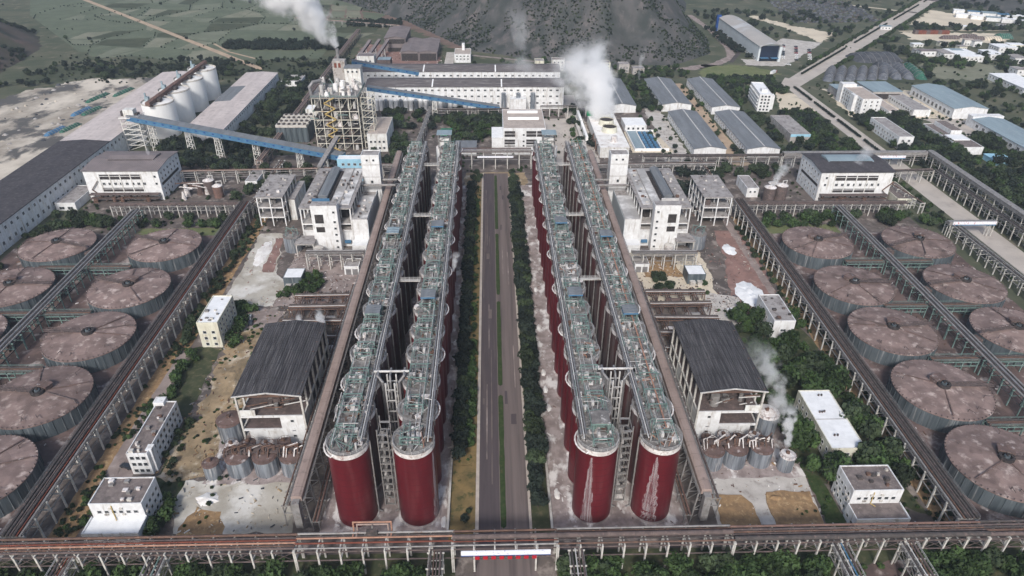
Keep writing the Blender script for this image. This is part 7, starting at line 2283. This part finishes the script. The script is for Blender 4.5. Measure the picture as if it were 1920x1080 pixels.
def mass(name, label, cat, items, sources):
    """one object that instances crowns on its points"""
    me = bpy.data.meshes.new(name)
    me.from_pydata([(p[0], p[1], p[2] + p[3] * .95) for p in items], [], [])
    for nm, dt, vals in (('size', 'FLOAT', [p[3] for p in items]), ('spin', 'FLOAT', [rt.random() * 6.28 for p in items]), ('pick', 'INT', [p[4] for p in items])):
        at = me.attributes.new(nm, dt, 'POINT')
        at.data.foreach_set('value', vals)
    o = link(name, me)
    ng = bpy.data.node_groups.new(name, 'GeometryNodeTree')
    ng.interface.new_socket('Geometry', in_out='INPUT', socket_type='NodeSocketGeometry')
    ng.interface.new_socket('Geometry', in_out='OUTPUT', socket_type='NodeSocketGeometry')
    N, L = ng.nodes, ng.links
    gi, go = N.new('NodeGroupInput'), N.new('NodeGroupOutput')
    ip = N.new('GeometryNodeInstanceOnPoints')
    jn = N.new('GeometryNodeJoinGeometry')
    for s in reversed(sources):
        oi = N.new('GeometryNodeObjectInfo')
        oi.inputs['Object'].default_value = s
        oi.inputs['As Instance'].default_value = True
        oi.transform_space = 'ORIGINAL'
        L.new(oi.outputs['Geometry'], jn.inputs[0])
    ip.inputs['Pick Instance'].default_value = True

    def attr(nm, dt):
        a = N.new('GeometryNodeInputNamedAttribute')
        a.data_type = dt
        a.inputs['Name'].default_value = nm
        return a.outputs['Attribute']
    L.new(gi.outputs[0], ip.inputs['Points'])
    L.new(jn.outputs[0], ip.inputs['Instance'])
    L.new(attr('pick', 'INT'), ip.inputs['Instance Index'])
    cx = N.new('ShaderNodeCombineXYZ')
    L.new(attr('spin', 'FLOAT'), cx.inputs['Z'])
    L.new(cx.outputs[0], ip.inputs['Rotation'])
    L.new(attr('size', 'FLOAT'), ip.inputs['Scale'])
    L.new(ip.outputs[0], go.inputs[0])
    o.modifiers.new('scatter', 'NODES').node_group = ng
    return tag(o, label, cat, kind='stuff')


KEYS = [('green', 0), ('green', 1), ('dark', 0), ('dark', 1), ('mid', 0), ('mid', 1)]
srcs = [SRC[k] for k in KEYS]
rest = []
for i, p in enumerate(PLANT):
    if i not in single:
        u, v, s = screen(p[0], p[1], p[2] + p[3])
        if -150 < u < 2070 and -150 < v < 1200:
            rest.append((p[0], p[1], p[2], p[3], KEYS.index((p[4], rt.randrange(2)))))
mass('tree_mass', 'the many small trees and bushes standing all round the plant', 'trees', rest, srcs)
# scrub on the hills
sh = []
for k in range(42000):
    x, y = rt.uniform(-310, 330), rt.uniform(770, 1300)
    z = karst_h(x, y)
    if z > .3 and mnoise.noise(Vector((x * .016, y * .016, 11))) + .5 * mnoise.noise(Vector((x * .06, y * .06, 17))) > -.12:
        sh.append((x, y, z - .4, rt.uniform(.5, 1.5), rt.choice((2, 3, 4, 5, 4, 5))))
for k in range(5200):
    x, y = rt.uniform(-900, -480), rt.uniform(600, 1100)
    z = left_h(x, y)
    if z > .3 and mnoise.noise(Vector((x * .012, y * .012, 13))) > -.08:
        sh.append((x, y, z - .5, rt.uniform(1.2, 3.2), rt.choice((2, 3, 2, 3, 4))))
for k in range(2200):
    x, y = rt.uniform(560, 1200), rt.uniform(1000, 1480)
    z = far_h(x, y)
    if z > .3:
        sh.append((x, y, z - .5, rt.uniform(2.0, 4.2), rt.choice((2, 3, 4))))
mass('hill_scrub', 'dense dark scrub covering the hill slopes', 'scrub', sh, srcs)
# undergrowth: low shrubs and weeds in the yards and verges
ug = []
for (n, x0, y0, x1, y1, r0, r1, ks) in ((420, -149, 152, -140, 398, .5, 1.3, (0, 4, 5)), (420, 152, 153, 161, 396, .5, 1.2, (0, 4, 5)), (300, -15, 186, -7, 444, .4, .9, (0, 4)), (260, -125, 158, -98, 292, .4, 1.1, (0, 4)),
                                         (500, 106, 160, 152, 290, .6, 1.4, (0, 1, 4)), (420, -190, 112, -14, 140, .6, 1.3, (0, 1)), (380, 20, 112, 185, 140, .6, 1.3, (0, 1)), (200, 13.4, 156, 19, 444, .4, .9, (2, 4)),
                                         (700, 150, 425, 300, 720, .6, 1.4, (0, 4, 5)), (900, 312, 290, 480, 700, .7, 1.8, (2, 4, 5)), (500, -262, 374, -110, 530, .6, 1.5, (4, 5)), (500, -95, 470, 80, 610, .6, 1.4, (0, 4)),
                                         (900, -470, 700, -150, 800, .8, 1.8, (2, 4)), (700, 430, 480, 720, 860, .8, 1.8, (4, 5, 0))):
    for k in range(n):
        x, y = rt.uniform(x0, x1), rt.uniform(y0, y1)
        if (mnoise.noise(Vector((x * .06, y * .06, 21))) > -.05 and not (290 < x < 316) and not (123 < x < 141 and 180 < y < 220) and not (120 < x < 142 and y < 172 and y > 150) and not (-6 < x < 13)):
            ug.append((x, y, -.2, rt.uniform(r0, r1), rt.choice(ks)))
mass('undergrowth', 'low weeds and shrubs along the banks, verges and belts', 'undergrowth', ug, srcs)
# ------------------------------------------------------------------ steam and haze
def plume(name, label, base, top, r0, r1, dens, bend=(0, 0, 0), nscale=.09, soft=.6, group=None, seed=0.0, tail=1.0, lumps=.18, cut=.42):
    """steam: a closed hull swept along a bent axis, filled with a broken-up volume"""
    base, top, bend = Vector(base), Vector(top), Vector(bend)
    L = (top - base)
    ns, na = 22, 20
    rr = random.Random(int(seed * 100) + 3)
    ctr = [L * (k / ns) + bend * math.sin(math.pi * k / ns) for k in range(ns + 1)]
    rad_ = [(r0 + (r1 - r0) * (k / ns) ** .75) for k in range(ns + 1)]
    m = MB()
    rings = []
    for k in range(ns + 1):
        d = (ctr[min(ns, k + 1)] - ctr[max(0, k - 1)]).normalized()
        u = d.orthogonal().normalized() if abs(d.x) > .99 else d.cross(Vector((1, 0, 0))).normalized()
        w = d.cross(u)
        e = 1.0 if k < ns - 2 else (1 - ((k - ns + 3) / 3.2) ** 2) ** .5
        rings.append([ctr[k] + (u * math.cos(a) + w * math.sin(a)) * rad_[k] * max(e, .15) for a in [2 * math.pi * q / na for q in range(na)]])
    vs_ = [tuple(p) for r in rings for p in r]
    fs = []
    for k in range(ns):
        for q in range(na):
            fs.append((k * na + q, k * na + (q + 1) % na, (k + 1) * na + (q + 1) % na, (k + 1) * na + q))
    fs.append(tuple(reversed(range(na))))
    fs.append(tuple(ns * na + q for q in range(na)))
    me = bpy.data.meshes.new(name)
    me.from_pydata(vs_, [], fs)
    # density per axis point is read from the distance to the bent axis
    mt = bpy.data.materials.new(name)
    mt.use_nodes = True
    t = mt.node_tree
    N, Lk = t.nodes, t.links
    N.remove(N['Principled BSDF'])
    tc = N.new('ShaderNodeTexCoord')
    P = tc.outputs['Object']

    def vm(op, a, b=None):
        n = N.new('ShaderNodeVectorMath')
        n.operation = op
        for s, x in zip(n.inputs, (a, b)):
            if x is None:
                continue
            if isinstance(x, (Vector, tuple)):
                s.default_value = tuple(x)
            else:
                Lk.new(x, s)
        return n

    def sm(op, a, b=None, clamp=False):
        n = N.new('ShaderNodeMath')
        n.operation = op
        n.use_clamp = clamp
        for s, x in zip(n.inputs, (a, b)):
            if x is None:
                continue
            if isinstance(x, (int, float)):
                s.default_value = x
            else:
                Lk.new(x, s)
        return n.outputs[0]
    # lumpy domain: shift the sample point with noise so the outline billows
    nz = N.new('ShaderNodeTexNoise')
    nz.inputs['Scale'].default_value = nscale
    nz.inputs['Detail'].default_value = 8
    nz.inputs['Roughness'].default_value = .6
    off = vm('ADD', P, (seed * 31, seed * 17, seed * 7))
    Lk.new(off.outputs[0], nz.inputs['Vector'])
    tpar = sm('DIVIDE', vm('DOT_PRODUCT', P, L).outputs['Value'], L.length_squared)
    tcl = sm('MINIMUM', sm('MAXIMUM', tpar, 0.0), 1.0)
    ax = vm('SCALE', tuple(L)); ax.inputs['Vector'].default_value = tuple(L); Lk.new(tcl, ax.inputs['Scale'])
    sn = sm('SINE', sm('MULTIPLY', tcl, math.pi))
    bd = vm('SCALE', tuple(bend)); bd.inputs['Vector'].default_value = tuple(bend); Lk.new(sn, bd.inputs['Scale'])
    c = vm('ADD', ax.outputs[0], bd.outputs[0])
    dist = vm('LENGTH', vm('SUBTRACT', P, c.outputs[0]).outputs[0]).outputs['Value']
    rr_ = sm('ADD', sm('MULTIPLY', sm('POWER', tcl, .75), r1 - r0), r0)
    rho = sm('DIVIDE', dist, rr_)
    edge = sm('SUBTRACT', 1.0, rho)
    body = sm('ADD', edge, sm('MULTIPLY', sm('SUBTRACT', nz.outputs[0], .5), 4.2))
    fin = N.new('ShaderNodeMapRange')
    fin.interpolation_type = 'SMOOTHSTEP'
    fin.inputs['From Min'].default_value = cut - lumps
    fin.inputs['From Max'].default_value = cut + soft
    Lk.new(body, fin.inputs['Value'])
    guard = N.new('ShaderNodeMapRange')
    guard.interpolation_type = 'SMOOTHSTEP'
    guard.inputs['From Min'].default_value = .02
    guard.inputs['From Max'].default_value = .25
    Lk.new(edge, guard.inputs['Value'])
    endf = N.new('ShaderNodeMapRange'); endf.interpolation_type = 'SMOOTHSTEP'; endf.inputs['From Min'].default_value = 1.0; endf.inputs['From Max'].default_value = .62
    Lk.new(sm('ADD', tpar, sm('MULTIPLY', sm('SUBTRACT', nz.outputs[0], .5), .35)), endf.inputs['Value'])
    fade = sm('SUBTRACT', 1.0, sm('MULTIPLY', sm('POWER', tcl, 1.6), tail))
    den = sm('MULTIPLY', sm('MULTIPLY', fin.outputs[0], guard.outputs[0]), sm('MULTIPLY', sm('MULTIPLY', sm('MAXIMUM', fade, .0), endf.outputs[0]), dens))
    pv = N.new('ShaderNodeVolumePrincipled')
    pv.inputs['Color'].default_value = (.995, .995, .998, 1)
    pv.inputs['Anisotropy'].default_value = .0
    Lk.new(den, pv.inputs['Density'])
    Lk.new(pv.outputs[0], N['Material Output'].inputs['Volume'])
    me.materials.append(mt)
    o = link(name, me, None, base)
    return tag(o, label, 'steam', group, 'stuff')


plume('steam_plume', 'big white steam plume blowing up and left from the kiln stack', (-118, 556, 68), (-184, 556, 138), 3.5, 40, .45, (8, 0, 2), .055, .8, seed=1, tail=.35, cut=.22)
plume('cooling_steam', 'dense white steam cloud over the cooling block', (95, 560, 10), (68, 592, 62), 12, 36, .24, (5, 0, -4), .06, .9, seed=2, tail=.55, cut=.2)
plume('shed_steam', 'white steam drifting between the right black-roofed shed and grove', (110, 196, 10), (106, 234, 24), 2.4, 9, .24, (5, 0, 0), .22, .5, seed=3, tail=.7, cut=.45)
plume('pump_steam', 'small steam puffs over the outer right silver tank', (110, 184, 8), (116, 201, 17), 1.2, 4.4, .8, (-1, 0, 0), .4, .5, seed=4, tail=.7, cut=.4)
plume('yard_steam', 'small white steam jet in the left pipe yard', (-74.5, 253, 5), (-82, 274, 14), 1.0, 3.0, 1.6, (0, 0, 1), .4, .5, seed=5, tail=.6, cut=.35)
plume('yard_wisp', 'thin steam wisp in the middle of the left pipe yard', (-88, 262, 5), (-92, 276, 10), 1.0, 2.6, .9, (0, 0, 1), .4, .5, seed=6, tail=.7, cut=.4)
plume('tank_steam', 'white steam puff beside the inner left tank row', (-18, 279, 30), (-16, 285, 38), .8, 2.4, .8, (0, 0, 0), .4, .5, seed=7, tail=.6, cut=.3)
plume('roof_steam', 'faint steam rising from the left evaporation hall roof', (-226, 440, 22), (-229, 446, 42), 1.0, 4.5, .14, (1, 0, 0), .2, .5, seed=8, tail=.8, cut=.35)
plume('roof_steam', 'faint steam drifting over the right evaporation hall roof', (244, 430, 22), (256, 434, 32), 4, 6, .12, (0, 0, 1), .15, .5, seed=9, tail=.6, cut=.35)
plume('vessel_steam', 'white steam around the dark vessels on the right', (186, 420, 11), (200, 426, 26), 2.0, 6, .3, (0, 0, 2), .2, .5, seed=10, tail=.7, cut=.35)
plume('hill_smoke', 'thin grey smoke drifting up before the hill', (30, 740, 2), (22, 752, 70), 5, 18, .03, (8, 0, 0), .05, .5, seed=11, tail=.5, cut=.3)
plume('drift_steam', 'thin veil of steam drifting left over the white warehouses', (68, 600, 26), (0, 616, 40), 8, 12, .05, (0, 0, 4), .05, .5, seed=12, tail=.9, cut=.3)
plume('lane_smoke', 'thin smoke rising behind the grey warehouses', (151, 702, 2), (160, 720, 34), 1.2, 4.5, .12, (-3, 0, 0), .15, .5, seed=13, tail=.5, cut=.3)

m = MB(); m.box(-G3 - 20, -640, -4.5, G3 + 20, G3 + 20, 212)
hz = bpy.data.materials.new('haze')
hz.use_nodes = True
hz.node_tree.nodes.remove(hz.node_tree.nodes['Principled BSDF'])
pv = hz.node_tree.nodes.new('ShaderNodeVolumePrincipled')
pv.inputs['Color'].default_value = (.72, .85, 1.0, 1)
pv.inputs['Density'].default_value = HAZE = 0.00008
hz.node_tree.links.new(pv.outputs[0], hz.node_tree.nodes['Material Output'].inputs['Volume'])
MATS['haze'] = hz
tag(m.build('haze', 'haze'), 'pale bluish haze in the air over the whole plant', 'haze', kind='stuff')
